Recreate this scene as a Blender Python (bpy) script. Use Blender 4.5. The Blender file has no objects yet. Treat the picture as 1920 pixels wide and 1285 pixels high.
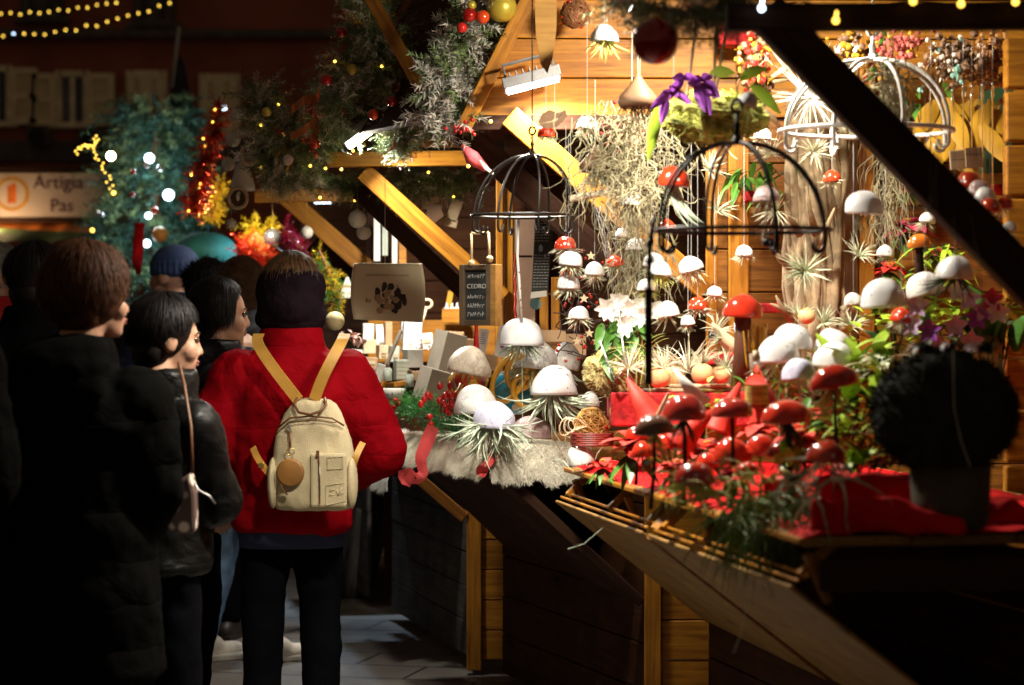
import bpy, math, random
from mathutils import Vector, Matrix, noise
R = random.Random(7)
V = Vector
rad = math.radians
F = 85 * 1920 / 36      # focal length in photo pixels
EYE = 1.45              # camera height
def at(px, py, Y): return V(((px - 960) * Y / F, Y, EYE + (600 - py) * Y / F))
def mp(n, Y): return n * Y / F
scn = bpy.context.scene
col = scn.collection

# ------------------------------------------------------------------ materials
MATS = {}
def _new(name):
    m = bpy.data.materials.new(name); m.use_nodes = True
    nt = m.node_tree; b = nt.nodes['Principled BSDF']
    return m, nt, b
def N(nt, t, **kw):
    n = nt.nodes.new(t)
    for k, v in kw.items(): setattr(n, k, v)
    return n
def pm(name, c, rough=.55, metal=0, var=.25, scale=9, bump=.15, bs=60, coat=0, trans=0, alpha=1, sheen=0, sss=0, spec=.5, ior=1.45):
    """a surface of one colour with uneven tone and a fine grain"""
    m, nt, b = _new(name)
    tc = N(nt, 'ShaderNodeTexCoord')
    nz = N(nt, 'ShaderNodeTexNoise'); nz.inputs['Scale'].default_value = scale; nz.inputs['Detail'].default_value = 5
    nt.links.new(tc.outputs['Object'], nz.inputs['Vector'])
    mx = N(nt, 'ShaderNodeMix', data_type='RGBA')
    lo = tuple(x * (1 - var) for x in c); hi = tuple(min(1, x * (1 + var)) for x in c)
    mx.inputs[6].default_value = (*lo, 1); mx.inputs[7].default_value = (*hi, 1)
    mr = N(nt, 'ShaderNodeMapRange'); mr.inputs[1].default_value = .3; mr.inputs[2].default_value = .7
    nt.links.new(nz.outputs['Fac'], mr.inputs[0]); nt.links.new(mr.outputs[0], mx.inputs[0])
    nt.links.new(mx.outputs[2], b.inputs['Base Color'])
    b.inputs['Roughness'].default_value = rough; b.inputs['Metallic'].default_value = metal
    b.inputs['Coat Weight'].default_value = coat; b.inputs['Transmission Weight'].default_value = trans
    b.inputs['Alpha'].default_value = alpha; b.inputs['Sheen Weight'].default_value = sheen
    b.inputs['Specular IOR Level'].default_value = spec; b.inputs['IOR'].default_value = ior
    if sss:
        b.inputs['Subsurface Weight'].default_value = sss; b.inputs['Subsurface Radius'].default_value = (.01, .004, .002)
    if bump:
        n2 = N(nt, 'ShaderNodeTexNoise'); n2.inputs['Scale'].default_value = bs; n2.inputs['Detail'].default_value = 4
        nt.links.new(tc.outputs['Object'], n2.inputs['Vector'])
        bp = N(nt, 'ShaderNodeBump'); bp.inputs['Strength'].default_value = bump; bp.inputs['Distance'].default_value = .004
        nt.links.new(n2.outputs['Fac'], bp.inputs['Height']); nt.links.new(bp.outputs[0], b.inputs['Normal'])
    MATS[name] = m
    return m
def wood(name, c1, c2, rough=.5, dirt=0, coat=0):
    """timber with the grain along the object's own X axis"""
    m, nt, b = _new(name)
    tc = N(nt, 'ShaderNodeTexCoord'); mpn = N(nt, 'ShaderNodeMapping')
    oi = N(nt, 'ShaderNodeObjectInfo')
    mpn.inputs['Scale'].default_value = (1.6, 26, 26)
    ad = N(nt, 'ShaderNodeVectorMath', operation='ADD')
    nt.links.new(tc.outputs['Object'], ad.inputs[0]); nt.links.new(oi.outputs['Random'], ad.inputs[1])
    nt.links.new(ad.outputs[0], mpn.inputs['Vector'])
    nz = N(nt, 'ShaderNodeTexNoise'); nz.inputs['Scale'].default_value = 2.2; nz.inputs['Detail'].default_value = 7; nz.inputs['Roughness'].default_value = .62
    nz.inputs['Distortion'].default_value = .7
    nt.links.new(mpn.outputs[0], nz.inputs['Vector'])
    cr = N(nt, 'ShaderNodeValToRGB'); e = cr.color_ramp.elements
    e[0].position = .32; e[0].color = (*c1, 1); e[1].position = .68; e[1].color = (*c2, 1)
    nt.links.new(nz.outputs['Fac'], cr.inputs[0])
    # knots
    vo = N(nt, 'ShaderNodeTexVoronoi'); m2 = N(nt, 'ShaderNodeMapping'); m2.inputs['Scale'].default_value = (2.2, 7, 7)
    nt.links.new(ad.outputs[0], m2.inputs['Vector']); nt.links.new(m2.outputs[0], vo.inputs['Vector']); vo.inputs['Scale'].default_value = 1.1
    kr = N(nt, 'ShaderNodeMapRange'); kr.inputs[1].default_value = .05; kr.inputs[2].default_value = .16; kr.inputs[3].default_value = .35; kr.inputs[4].default_value = 1
    nt.links.new(vo.outputs['Distance'], kr.inputs[0])
    mu = N(nt, 'ShaderNodeMix', data_type='RGBA', blend_type='MULTIPLY'); mu.inputs[0].default_value = 1
    nt.links.new(cr.outputs[0], mu.inputs[6]); nt.links.new(kr.outputs[0], mu.inputs[7])
    last = mu.outputs[2]
    if dirt:
        dn = N(nt, 'ShaderNodeTexNoise'); dn.inputs['Scale'].default_value = 5; dn.inputs['Detail'].default_value = 6
        nt.links.new(tc.outputs['Object'], dn.inputs['Vector'])
        dr = N(nt, 'ShaderNodeMapRange'); dr.inputs[1].default_value = .4; dr.inputs[2].default_value = .65; dr.inputs[3].default_value = 1 - dirt; dr.inputs[4].default_value = 1
        nt.links.new(dn.outputs['Fac'], dr.inputs[0])
        m3 = N(nt, 'ShaderNodeMix', data_type='RGBA', blend_type='MULTIPLY'); m3.inputs[0].default_value = 1
        nt.links.new(last, m3.inputs[6]); nt.links.new(dr.outputs[0], m3.inputs[7]); last = m3.outputs[2]
    nt.links.new(last, b.inputs['Base Color']); b.inputs['Roughness'].default_value = rough
    b.inputs['Coat Weight'].default_value = coat; b.inputs['Specular IOR Level'].default_value = .06 if c1[0] < .1 else .25
    bp = N(nt, 'ShaderNodeBump'); bp.inputs['Strength'].default_value = .35; bp.inputs['Distance'].default_value = .003
    nt.links.new(nz.outputs['Fac'], bp.inputs['Height']); nt.links.new(bp.outputs[0], b.inputs['Normal'])
    MATS[name] = m; return m
def spots(name, c, c2, scale, size, rough=.25, coat=.4, soft=.04):
    m, nt, b = _new(name)
    tc = N(nt, 'ShaderNodeTexCoord'); vo = N(nt, 'ShaderNodeTexVoronoi'); vo.inputs['Scale'].default_value = scale
    nt.links.new(tc.outputs['Object'], vo.inputs['Vector'])
    nz = N(nt, 'ShaderNodeTexNoise'); nz.inputs['Scale'].default_value = 12; nz.inputs['Detail'].default_value = 6
    nt.links.new(tc.outputs['Object'], nz.inputs['Vector'])
    mr = N(nt, 'ShaderNodeMapRange'); mr.inputs[1].default_value = size; mr.inputs[2].default_value = size + soft; mr.inputs[3].default_value = 1; mr.inputs[4].default_value = 0
    nt.links.new(vo.outputs['Distance'], mr.inputs[0])
    m0 = N(nt, 'ShaderNodeMix', data_type='RGBA'); m0.inputs[6].default_value = (*[x * .72 for x in c], 1); m0.inputs[7].default_value = (*c, 1)
    nt.links.new(nz.outputs['Fac'], m0.inputs[0])
    mx = N(nt, 'ShaderNodeMix', data_type='RGBA'); mx.inputs[7].default_value = (*c2, 1)
    nt.links.new(m0.outputs[2], mx.inputs[6]); nt.links.new(mr.outputs[0], mx.inputs[0])
    nt.links.new(mx.outputs[2], b.inputs['Base Color']); b.inputs['Roughness'].default_value = rough; b.inputs['Coat Weight'].default_value = coat
    b.inputs['Coat Roughness'].default_value = .12
    bp = N(nt, 'ShaderNodeBump'); bp.inputs['Strength'].default_value = .25; bp.inputs['Distance'].default_value = .003
    nt.links.new(nz.outputs['Fac'], bp.inputs['Height']); nt.links.new(bp.outputs[0], b.inputs['Normal'])
    MATS[name] = m; return m
def marble(name, c, cv, scale=7, rough=.3):
    """pale plaster shell with thin dark cracks and mottling"""
    m, nt, b = _new(name)
    tc = N(nt, 'ShaderNodeTexCoord'); vo = N(nt, 'ShaderNodeTexVoronoi', feature='DISTANCE_TO_EDGE'); vo.inputs['Scale'].default_value = scale * 2
    nz = N(nt, 'ShaderNodeTexNoise'); nz.inputs['Scale'].default_value = scale; nz.inputs['Detail'].default_value = 8; nz.inputs['Roughness'].default_value = .7
    va = N(nt, 'ShaderNodeMix', data_type='RGBA'); va.inputs[0].default_value = .35
    nt.links.new(tc.outputs['Object'], nz.inputs['Vector'])
    nt.links.new(tc.outputs['Object'], va.inputs[6]); nt.links.new(nz.outputs['Color'], va.inputs[7]); nt.links.new(va.outputs[2], vo.inputs['Vector'])
    mr = N(nt, 'ShaderNodeMapRange'); mr.inputs[1].default_value = 0; mr.inputs[2].default_value = .07; mr.inputs[3].default_value = .85; mr.inputs[4].default_value = 0
    nt.links.new(vo.outputs['Distance'], mr.inputs[0])
    gt = N(nt, 'ShaderNodeMapRange'); gt.inputs[1].default_value = .38; gt.inputs[2].default_value = .56
    nt.links.new(nz.outputs['Fac'], gt.inputs[0])
    mu = N(nt, 'ShaderNodeMath', operation='MULTIPLY'); nt.links.new(mr.outputs[0], mu.inputs[0]); nt.links.new(gt.outputs[0], mu.inputs[1])
    mx = N(nt, 'ShaderNodeMix', data_type='RGBA'); mx.inputs[6].default_value = (*c, 1); mx.inputs[7].default_value = (*cv, 1)
    nt.links.new(mu.outputs[0], mx.inputs[0]); nt.links.new(mx.outputs[2], b.inputs['Base Color'])
    b.inputs['Roughness'].default_value = rough; b.inputs['Coat Weight'].default_value = .25
    bp = N(nt, 'ShaderNodeBump'); bp.inputs['Strength'].default_value = .2; bp.inputs['Distance'].default_value = .004
    nt.links.new(nz.outputs['Fac'], bp.inputs['Height']); nt.links.new(bp.outputs[0], b.inputs['Normal'])
    MATS[name] = m; return m
def glow(name, c, s, sample=False):
    m, nt, b = _new(name)
    b.inputs['Base Color'].default_value = (*[min(1, x) for x in c], 1)
    b.inputs['Emission Color'].default_value = (*c, 1); b.inputs['Emission Strength'].default_value = s
    if not sample: m.cycles.emission_sampling = 'NONE'
    MATS[name] = m; return m
def quilt(name, c, rough, freq, strength, sheen=.1, wr=.5):
    """padded coat fabric: horizontal stitched channels plus crumples"""
    m, nt, b = _new(name)
    tc = N(nt, 'ShaderNodeTexCoord'); sp = N(nt, 'ShaderNodeSeparateXYZ'); nt.links.new(tc.outputs['Object'], sp.inputs[0])
    nz = N(nt, 'ShaderNodeTexNoise'); nz.inputs['Scale'].default_value = 7; nz.inputs['Detail'].default_value = 4; nz.inputs['Distortion'].default_value = .8
    nt.links.new(tc.outputs['Object'], nz.inputs['Vector'])
    w = N(nt, 'ShaderNodeMath', operation='MULTIPLY'); w.inputs[1].default_value = freq
    a = N(nt, 'ShaderNodeMath', operation='MULTIPLY_ADD'); a.inputs[1].default_value = .06; nt.links.new(nz.outputs['Fac'], a.inputs[0]); nt.links.new(sp.outputs['Z'], a.inputs[2])
    nt.links.new(a.outputs[0], w.inputs[0])
    s = N(nt, 'ShaderNodeMath', operation='SINE'); nt.links.new(w.outputs[0], s.inputs[0])
    ab = N(nt, 'ShaderNodeMath', operation='ABSOLUTE'); nt.links.new(s.outputs[0], ab.inputs[0])
    pw = N(nt, 'ShaderNodeMath', operation='POWER'); pw.inputs[1].default_value = .5; nt.links.new(ab.outputs[0], pw.inputs[0])
    sm = N(nt, 'ShaderNodeMath', operation='MULTIPLY'); sm.inputs[1].default_value = strength; nt.links.new(pw.outputs[0], sm.inputs[0])
    h = N(nt, 'ShaderNodeMath', operation='MULTIPLY_ADD'); h.inputs[1].default_value = wr; nt.links.new(nz.outputs['Fac'], h.inputs[0]); nt.links.new(sm.outputs[0], h.inputs[2])
    bp = N(nt, 'ShaderNodeBump'); bp.inputs['Strength'].default_value = .8; bp.inputs['Distance'].default_value = .03
    nt.links.new(h.outputs[0], bp.inputs['Height']); nt.links.new(bp.outputs[0], b.inputs['Normal'])
    mx = N(nt, 'ShaderNodeMix', data_type='RGBA'); mx.inputs[6].default_value = (*[x * .8 for x in c], 1); mx.inputs[7].default_value = (*c, 1)
    nt.links.new(nz.outputs['Fac'], mx.inputs[0]); nt.links.new(mx.outputs[2], b.inputs['Base Color'])
    b.inputs['Roughness'].default_value = rough; b.inputs['Sheen Weight'].default_value = sheen; b.inputs['Specular IOR Level'].default_value = .02 if rough > .7 else .16
    MATS[name] = m; return m

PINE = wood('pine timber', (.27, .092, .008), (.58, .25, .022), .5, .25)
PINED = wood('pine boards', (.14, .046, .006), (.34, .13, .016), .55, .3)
DARKW = wood('dark and shaded timber', (.022, .010, .006), (.048, .023, .014), .6)  # dark wood; on unlit braces and beams it stands for shaded pine
DARKB = wood('dark brown boards', (.045, .016, .007), (.085, .034, .014), .7, .4)  # plain dark brown board colour
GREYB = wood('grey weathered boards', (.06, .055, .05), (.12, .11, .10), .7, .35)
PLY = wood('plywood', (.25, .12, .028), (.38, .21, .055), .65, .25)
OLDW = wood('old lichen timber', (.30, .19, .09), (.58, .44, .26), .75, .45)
BIRCH = pm('birch bark', (.62, .5, .36), .7, var=.4, scale=30)
IRON = pm('black iron', (.018, .016, .015), .45, .6, bump=.1)
STEEL = pm('grey steel wire', (.32, .31, .30), .4, .8)
WHITEM = pm('white painted wire', (.84, .82, .78), .75, spec=.2)
ROPE = pm('jute rope', (.45, .33, .18), .9, bump=.5, bs=300)
STRING = pm('thin cord', (.55, .48, .38), .8)
FISH = pm('nylon thread', (.5, .5, .48), .4, alpha=.5, bump=0)
WSHELL = spots('white speckled shell', (.86, .85, .86), (.36, .37, .43), 38, .12, .3, .35)
WMARB = marble('white cracked shell', (.84, .83, .80), (.25, .22, .24), 6)
CMARB = marble('cream urchin shell', (.72, .64, .52), (.32, .16, .10), 9, .5)
LILAC = marble('lilac shell', (.60, .60, .76), (.22, .22, .34), 8)
PINKS = marble('pale pink shell', (.62, .48, .48), (.40, .26, .28), 6)
REDCAP = spots('red cap with white dots', (.62, .045, .012), (.85, .8, .75), 34, .13, .18, .6)
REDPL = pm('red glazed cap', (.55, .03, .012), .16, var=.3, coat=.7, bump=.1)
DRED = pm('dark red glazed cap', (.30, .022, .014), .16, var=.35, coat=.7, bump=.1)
ORANGEC = pm('orange glazed cap', (.75, .2, .02), .2, coat=.6)
BROWNC = pm('brown glazed cap', (.12, .05, .03), .25, coat=.5)
GILL = pm('mushroom underside', (.32, .27, .22), .7)
TILL = pm('silver green air plant', (.48, .52, .36), .65, var=.35, scale=20)
TILLY = pm('yellow green air plant', (.50, .53, .14), .6, var=.3, scale=20)
TILLP = pm('pale air plant', (.62, .60, .44), .65, var=.3, scale=20)
TILLD = pm('long grey green leaves', (.46, .54, .40), .55, var=.5, scale=30)
SPAN = pm('spanish moss', (.25, .22, .13), .85, var=.35, scale=20)
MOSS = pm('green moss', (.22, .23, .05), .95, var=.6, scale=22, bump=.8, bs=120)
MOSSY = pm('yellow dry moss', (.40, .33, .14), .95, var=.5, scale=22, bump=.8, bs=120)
MOSSD = pm('dark moss', (.018, .02, .01), .95, var=.4, scale=22, bump=.8, bs=120)  # near black: silhouette of the backlit ball put into the colour
LEAF = pm('green leaf', (.07, .20, .025), .4, var=.3)
LEAFL = pm('lime leaf', (.28, .42, .03), .4, var=.3)
LEAFD = pm('dark leaf', (.02, .055, .02), .45, var=.3)
FIR = pm('fir needles', (.15, .21, .085), .6, var=.5, scale=14)
FIRB = pm('blue green fir needles', (.032, .09, .06), .6, var=.5, scale=14)
FIRG = pm('bright green tinsel needles', (.03, .20, .03), .4, var=.5, scale=14)
SNOWN = pm('frosted needles', (.50, .48, .43), .7, var=.35, scale=14)
FROST = pm('grey frosted needles', (.60, .57, .45), .7, var=.4, scale=14)
BERRY = pm('red berry', (.48, .015, .012), .2, coat=.5)
REDCL = pm('red cloth', (.52, .006, .008), .85, var=.25, spec=.2, bump=.5, bs=200)
REDPET = pm('red petals', (.66, .035, .02), .6, var=.3, scale=16)
PINKPET = pm('pink petals', (.62, .05, .13), .55, var=.3)
WPET = pm('white petals', (.82, .79, .72), .55, var=.1)
PURP = pm('purple petals', (.30, .06, .42), .5, var=.3)
LPURP = pm('lilac petals', (.60, .42, .62), .5, var=.3)
TERR = pm('pale terracotta', (.68, .40, .19), .6, var=.25, scale=14)
PLATE = pm('pale wood slice', (.60, .45, .28), .6)
REDBX = pm('red velvet', (.38, .006, .008), .8, var=.55, scale=40, bump=.8, bs=90)
TWIGM = pm('rattan twigs', (.45, .24, .06), .6, var=.5, scale=30)
BRONZE = pm('bronze twigs', (.20, .08, .03), .5, .2, var=.4)
GOLDL = pm('golden dried leaves', (.42, .22, .012), .55, var=.35)
BROWN = pm('brown dried gourd', (.15, .08, .04), .6, var=.35)
FURW = pm('white fur', (.74, .72, .68), .9, sheen=.5)
FURB = pm('beige fur', (.86, .77, .64), .9, sheen=.5)
PAPER = pm('cream printed card', (.50, .42, .28), .8, var=.08, scale=3, bump=0)
INK = pm('dark ink', (.03, .024, .02), .8, bump=0)
INKB = pm('faded brown ink', (.28, .2, .12), .8, bump=0)
CHALKB = pm('blackboard', (.022, .025, .024), .7, var=.3)
CHALK = pm('chalk', (.55, .55, .53), .9, bump=0)
KRAFT = pm('kraft card', (.42, .27, .15), .8)
GREYBX = pm('grey box card', (.25, .215, .17), .7, var=.12)
WHITEBX = pm('white paper', (.75, .73, .67), .75, var=.06)
MINTBX = pm('pale green card', (.50, .56, .47), .75, var=.06)
BLUEP = pm('blue paint', (.02, .22, .34), .4)
YELP = pm('amber glaze', (.60, .30, .02), .3, coat=.5)
GLASS = pm('clear glass', (.95, .97, .96), .03, trans=1, var=0, bump=0)
AMBER = pm('amber oil', (.85, .5, .06), .05, trans=.8, var=0, bump=0)
LABELM = pm('yellowed label', (.62, .42, .10), .7)
BLACKF = pm('black coat fabric', (.004, .004, .0045), .85, spec=.04, bump=.3)
COATQ = quilt('dark coat', (.0032, .003, .0028), .85, 26, .18, 0)
LEATH = quilt('black leather', (.004, .004, .004), .42, 20, .1, 0, .8)
PUFFB = quilt('black puffer', (.009, .009, .012), .5, 38, .6, 0)
PUFFR = quilt('red puffer', (.25, .002, .006), .72, 34, .10, 0, .7)
GREYJ = quilt('grey blue knit', (.20, .24, .30), .8, 60, .15)
REDJ = quilt('red jacket', (.45, .012, .014), .7, 30, .2)
TROU = pm('black trousers', (.003, .003, .004), .9, bump=.3, spec=.03)
NAVY = pm('dark navy shirt', (.012, .016, .05), .8)
JEANS = pm('blue denim', (.10, .17, .28), .8, var=.4, scale=18, bump=.5, bs=220)
SKIN = pm('skin', (.52, .29, .19), .5, var=.12, scale=25, sss=.15, bump=.15, bs=160)
LIPS = pm('lips', (.40, .14, .12), .45)
HAIRR = pm('auburn hair', (.075, .028, .012), .6, spec=.25, var=.5, scale=40)
HAIRB = pm('brown hair', (.13, .065, .026), .55, var=.5, scale=40)
HAIRK = pm('black hair', (.007, .005, .005), .5, spec=.3, var=.4, scale=40)
HAIRG = pm('grey hair', (.32, .31, .30), .5, var=.4, scale=40)
CAPN = pm('navy cap cloth', (.03, .06, .16), .8, bump=.5, bs=160)
CAPT = pm('teal cap cloth', (.02, .15, .13), .8, bump=.5, bs=160)
HOODM = quilt('dark hood', (.014, .008, .012), .8, 15, .15, 0, .7)
SHOEW = pm('white trainers', (.62, .57, .50), .6)
SHOED = pm('dark shoes', (.02, .016, .013), .5)
SOLE = pm('shoe sole', (.45, .42, .36), .7)
CANVAS = pm('cream canvas', (.52, .43, .26), .8, var=.12, bump=.5, bs=260)
TAN = pm('tan leather', (.50, .26, .045), .5, var=.25)
TAND = pm('brown leather', (.14, .055, .022), .45, var=.25)
BRASS = pm('brass', (.6, .42, .14), .3, .9)
FLORAL = spots('floral print', (.12, .07, .06), (.80, .66, .56), 22, .30, .6, 0, .15)
LAMPH = pm('grey lamp casing', (.30, .30, .31), .5, .5)
LEDW = glow('cool white led', (1, .97, .92), 30, True)
LEDC = glow('cold led', (.70, .88, 1), 7)
BULBY = glow('warm yellow fairy light', (1, .62, .08), 4)
BULBB = glow('cold fairy light', (.55, .75, 1), 5)
BULBW = glow('warm lamp bulb', (1, .72, .40), 40)
RBALL = pm('dark red bauble', (.30, .008, .006), .12, .3, coat=.8, bump=0)
OBALL = pm('orange red bauble', (.70, .07, .015), .2, .3, coat=.6, bump=0)
GBALL = pm('gold bauble', (.42, .33, .04), .35, .3)
WBALL = pm('frosted white bauble', (.62, .57, .48), .7, bump=.6, bs=120)
SILV = pm('silver bauble', (.7, .7, .74), .18, .9, bump=0)
TINR = pm('red tinsel', (.6, .04, .015), .22, .6, var=.5)
TINY = pm('gold tinsel', (.75, .5, .03), .25, .5, var=.4)
COPPER = pm('copper ribbon', (.55, .17, .05), .3, .5)
LACE = pm('red lace ribbon', (.55, .06, .06), .7, bump=.6, bs=150)

# ------------------------------------------------------------------ mesh gathering
class MB:
    def __init__(s): s.v = []; s.f = []; s.m = []; s.k = 0
    def add(s, vs, fs):
        o = len(s.v); s.v.extend(vs)
        for f in fs: s.f.append([i + o for i in f]); s.m.append(s.k)
    def box(s, c, size, M=None):
        x, y, z = (q / 2 for q in size); c = V(c)
        vs = [V((a * x, b * y, d * z)) for d in (-1, 1) for b in (-1, 1) for a in (-1, 1)]
        if M is not None: vs = [M @ q for q in vs]
        s.add([c + q for q in vs], [(0, 2, 3, 1), (4, 5, 7, 6), (0, 1, 5, 4), (2, 6, 7, 3), (0, 4, 6, 2), (1, 3, 7, 5)])
    def bar(s, p0, p1, w, h, up=V((0, 0, 1))):
        p0, p1 = V(p0), V(p1); d = (p1 - p0); L = d.length; d.normalize()
        sd = d.cross(up); sd = sd.normalized() if sd.length > 1e-5 else V((1, 0, 0)); u = sd.cross(d)
        M = Matrix((d, sd, u)).transposed()
        s.box((p0 + p1) / 2, (L, w, h), M)
    def tube(s, pts, r, n=6, close=False):
        pts = [V(p) for p in pts]; k = len(pts)
        rs = r if isinstance(r, (list, tuple)) else [r] * k
        vs = []; fs = []; pu = None
        for i, p in enumerate(pts):
            if close: t = pts[(i + 1) % k] - pts[i - 1]
            else: t = pts[min(i + 1, k - 1)] - pts[max(i - 1, 0)]
            t = t.normalized() if t.length > 1e-9 else V((0, 0, 1))
            if pu is None: pu = t.orthogonal().normalized()
            u = pu - t * pu.dot(t); u = u.normalized() if u.length > 1e-6 else t.orthogonal().normalized(); pu = u
            w = t.cross(u)
            for j in range(n):
                a = 2 * math.pi * j / n
                vs.append(p + (u * math.cos(a) + w * math.sin(a)) * rs[i])
        for i in range(k if close else k - 1):
            for j in range(n):
                a, b = i * n + j, i * n + (j + 1) % n; i2 = (i + 1) % k
                fs.append((a, b, i2 * n + (j + 1) % n, i2 * n + j))
        if not close: fs += [tuple(range(n))[::-1], tuple((k - 1) * n + j for j in range(n))]
        s.add(vs, fs)
    def lathe(s, prof, c, n=24, M=None, squash=(1, 1), wob=0, lump=0):
        c = V(c); vs = []; fs = []; k = len(prof)
        for i, (r, z) in enumerate(prof):
            for j in range(n):
                a = 2 * math.pi * j / n; q = 1 + wob * math.sin(a * 3 + z * 40) + wob * .6 * math.sin(a * 5 + 1)
                p = V((r * q * math.cos(a) * squash[0], r * q * math.sin(a) * squash[1], z))
                if lump: p = p * (1 + lump * noise.noise(p * (1.4 / max(prof[0][1], .01)) + c * 9))
                vs.append(c + (M @ p if M is not None else p))
        for i in range(k - 1):
            for j in range(n):
                fs.append((i * n + j, i * n + (j + 1) % n, (i + 1) * n + (j + 1) % n, (i + 1) * n + j))
        if prof[0][0] > 1e-6: fs.append(tuple(range(n))[::-1])
        if prof[-1][0] > 1e-6: fs.append(tuple((k - 1) * n + j for j in range(n)))
        s.add(vs, fs)
    def ball(s, c, r, n=14, m=9, sc=(1, 1, 1), M=None, lump=0, seed=0):
        c = V(c); vs = []; fs = []
        vs.append(V((0, 0, 1)))
        for i in range(1, m):
            t = math.pi * i / m
            for j in range(n):
                a = 2 * math.pi * j / n; vs.append(V((math.sin(t) * math.cos(a), math.sin(t) * math.sin(a), math.cos(t))))
        vs.append(V((0, 0, -1)))
        for j in range(n): fs.append((0, 1 + j, 1 + (j + 1) % n))
        for i in range(m - 2):
            for j in range(n): fs.append((1 + i * n + j, 1 + (i + 1) * n + j, 1 + (i + 1) * n + (j + 1) % n, 1 + i * n + (j + 1) % n))
        e = len(vs) - 1
        for j in range(n): fs.append((e, 1 + (m - 2) * n + (j + 1) % n, 1 + (m - 2) * n + j))
        out = []
        for p in vs:
            q = 1 + (lump * noise.noise(p * 2.6 + V((seed, seed * 2, 0))) if lump else 0)
            p = V((p.x * sc[0], p.y * sc[1], p.z * sc[2])) * (r * q)
            out.append(c + (M @ p if M is not None else p))
        s.add(out, fs)
    def cap(s, p0, p1, r0, r1=None, n=14):
        """a closed limb with round ends"""
        r1 = r0 if r1 is None else r1
        p0, p1 = V(p0), V(p1); d = p1 - p0; L = d.length
        d = d / L if L > 1e-6 else V((0, 0, 1))
        pts = []; rs = []
        for a in (-80, -55, -28): pts.append(p0 + d * (r0 * math.sin(rad(a)))); rs.append(r0 * math.cos(rad(a)))
        for t in (0, .33, .66, 1): pts.append(p0 + d * (L * t)); rs.append(r0 + (r1 - r0) * t)
        for a in (28, 55, 80): pts.append(p1 + d * (r1 * math.sin(rad(a)))); rs.append(r1 * math.cos(rad(a)))
        s.tube(pts, rs, n)
    def blade(s, pts, w, up=None):
        k = len(pts); vs = []; fs = []
        for i, p in enumerate(pts):
            t = (pts[min(i + 1, k - 1)] - pts[max(i - 1, 0)])
            t = t.normalized() if t.length > 1e-9 else V((0, 0, 1))
            sd = t.cross(up if up is not None else V((0.3, -1, .2)))
            sd = sd.normalized() if sd.length > 1e-6 else t.orthogonal().normalized()
            q = w * (1 - (i / (k - 1)) ** 1.6) + w * .04
            nn = sd.cross(t) * (q * .5)
            vs += [p - sd * q, p + nn, p + sd * q]
        for i in range(k - 1):
            a = i * 3; fs += [(a, a + 1, a + 4, a + 3), (a + 1, a + 2, a + 5, a + 4)]
        s.add(vs, fs)
    def leaf(s, p, d, L, w, up=V((0, 0, 1)), droop=.3, n=6, fold=.25):
        d = V(d).normalized(); vs = []; fs = []
        sd = d.cross(up); sd = sd.normalized() if sd.length > 1e-5 else V((1, 0, 0)); u = sd.cross(d)
        for i in range(n + 1):
            t = i / n; q = w * math.sin(math.pi * min(1, t * .93 + .05)) ** .8 * (1 - .25 * t)
            c = V(p) + d * (L * t) - V((0, 0, 1)) * (droop * L * t * t)
            vs += [c - sd * q + u * (q * fold), c, c + sd * q + u * (q * fold)]
        for i in range(n):
            a = i * 3; fs += [(a, a + 1, a + 4, a + 3), (a + 1, a + 2, a + 5, a + 4)]
        s.add(vs, fs)
    def twig(s, p, d, L, nl, w, k, rng=R, flat=False):
        d = V(d).normalized(); vs = []; fs = []
        o = d.orthogonal().normalized(); o2 = d.cross(o)
        for i in range(k):
            t = (i + rng.random()) / k; b = V(p) + d * (L * t)
            a = rng.random() * 6.283
            q = o * math.cos(a) + o2 * math.sin(a)
            nd = (d * (.35 + .5 * t) + q).normalized(); l = nl * (.7 + .5 * rng.random()) * (1 - .45 * t)
            sd = nd.cross(V((rng.random() - .5, rng.random() - .5, rng.random() - .5))).normalized() * w
            j = len(vs); vs += [b - sd, b + sd, b + nd * l]; fs.append((j, j + 1, j + 2))
        s.add(vs, fs)
    def sheet(s, fn, nu, nv, thick=0):
        vs = [fn(i / nu, j / nv) for j in range(nv + 1) for i in range(nu + 1)]
        fs = [(j * (nu + 1) + i, j * (nu + 1) + i + 1, (j + 1) * (nu + 1) + i + 1, (j + 1) * (nu + 1) + i) for j in range(nv) for i in range(nu)]
        s.add(vs, fs)
    def star(s, c, r, ri, th, u, w, n=5):
        c = V(c); nn = u.cross(w).normalized() * th; vs = []
        for sgn in (-1, 1):
            for i in range(2 * n):
                a = math.pi * i / n + math.pi / 2; q = r if i % 2 == 0 else ri
                vs.append(c + nn * sgn + (u * math.cos(a) + w * math.sin(a)) * q)
        k = 2 * n
        fs = [tuple(range(k))[::-1], tuple(range(k, 2 * k))] + [(i, (i + 1) % k, k + (i + 1) % k, k + i) for i in range(k)]
        s.add(vs, fs)
    def poly(s, pts, nrm, th):
        """an outline given a thickness"""
        n = len(pts); nn = V(nrm).normalized() * (th / 2)
        s.add([p - nn for p in pts] + [p + nn for p in pts],
              [tuple(range(n))[::-1], tuple(range(n, 2 * n))] + [(i, (i + 1) % n, n + (i + 1) % n, n + i) for i in range(n)])

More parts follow.
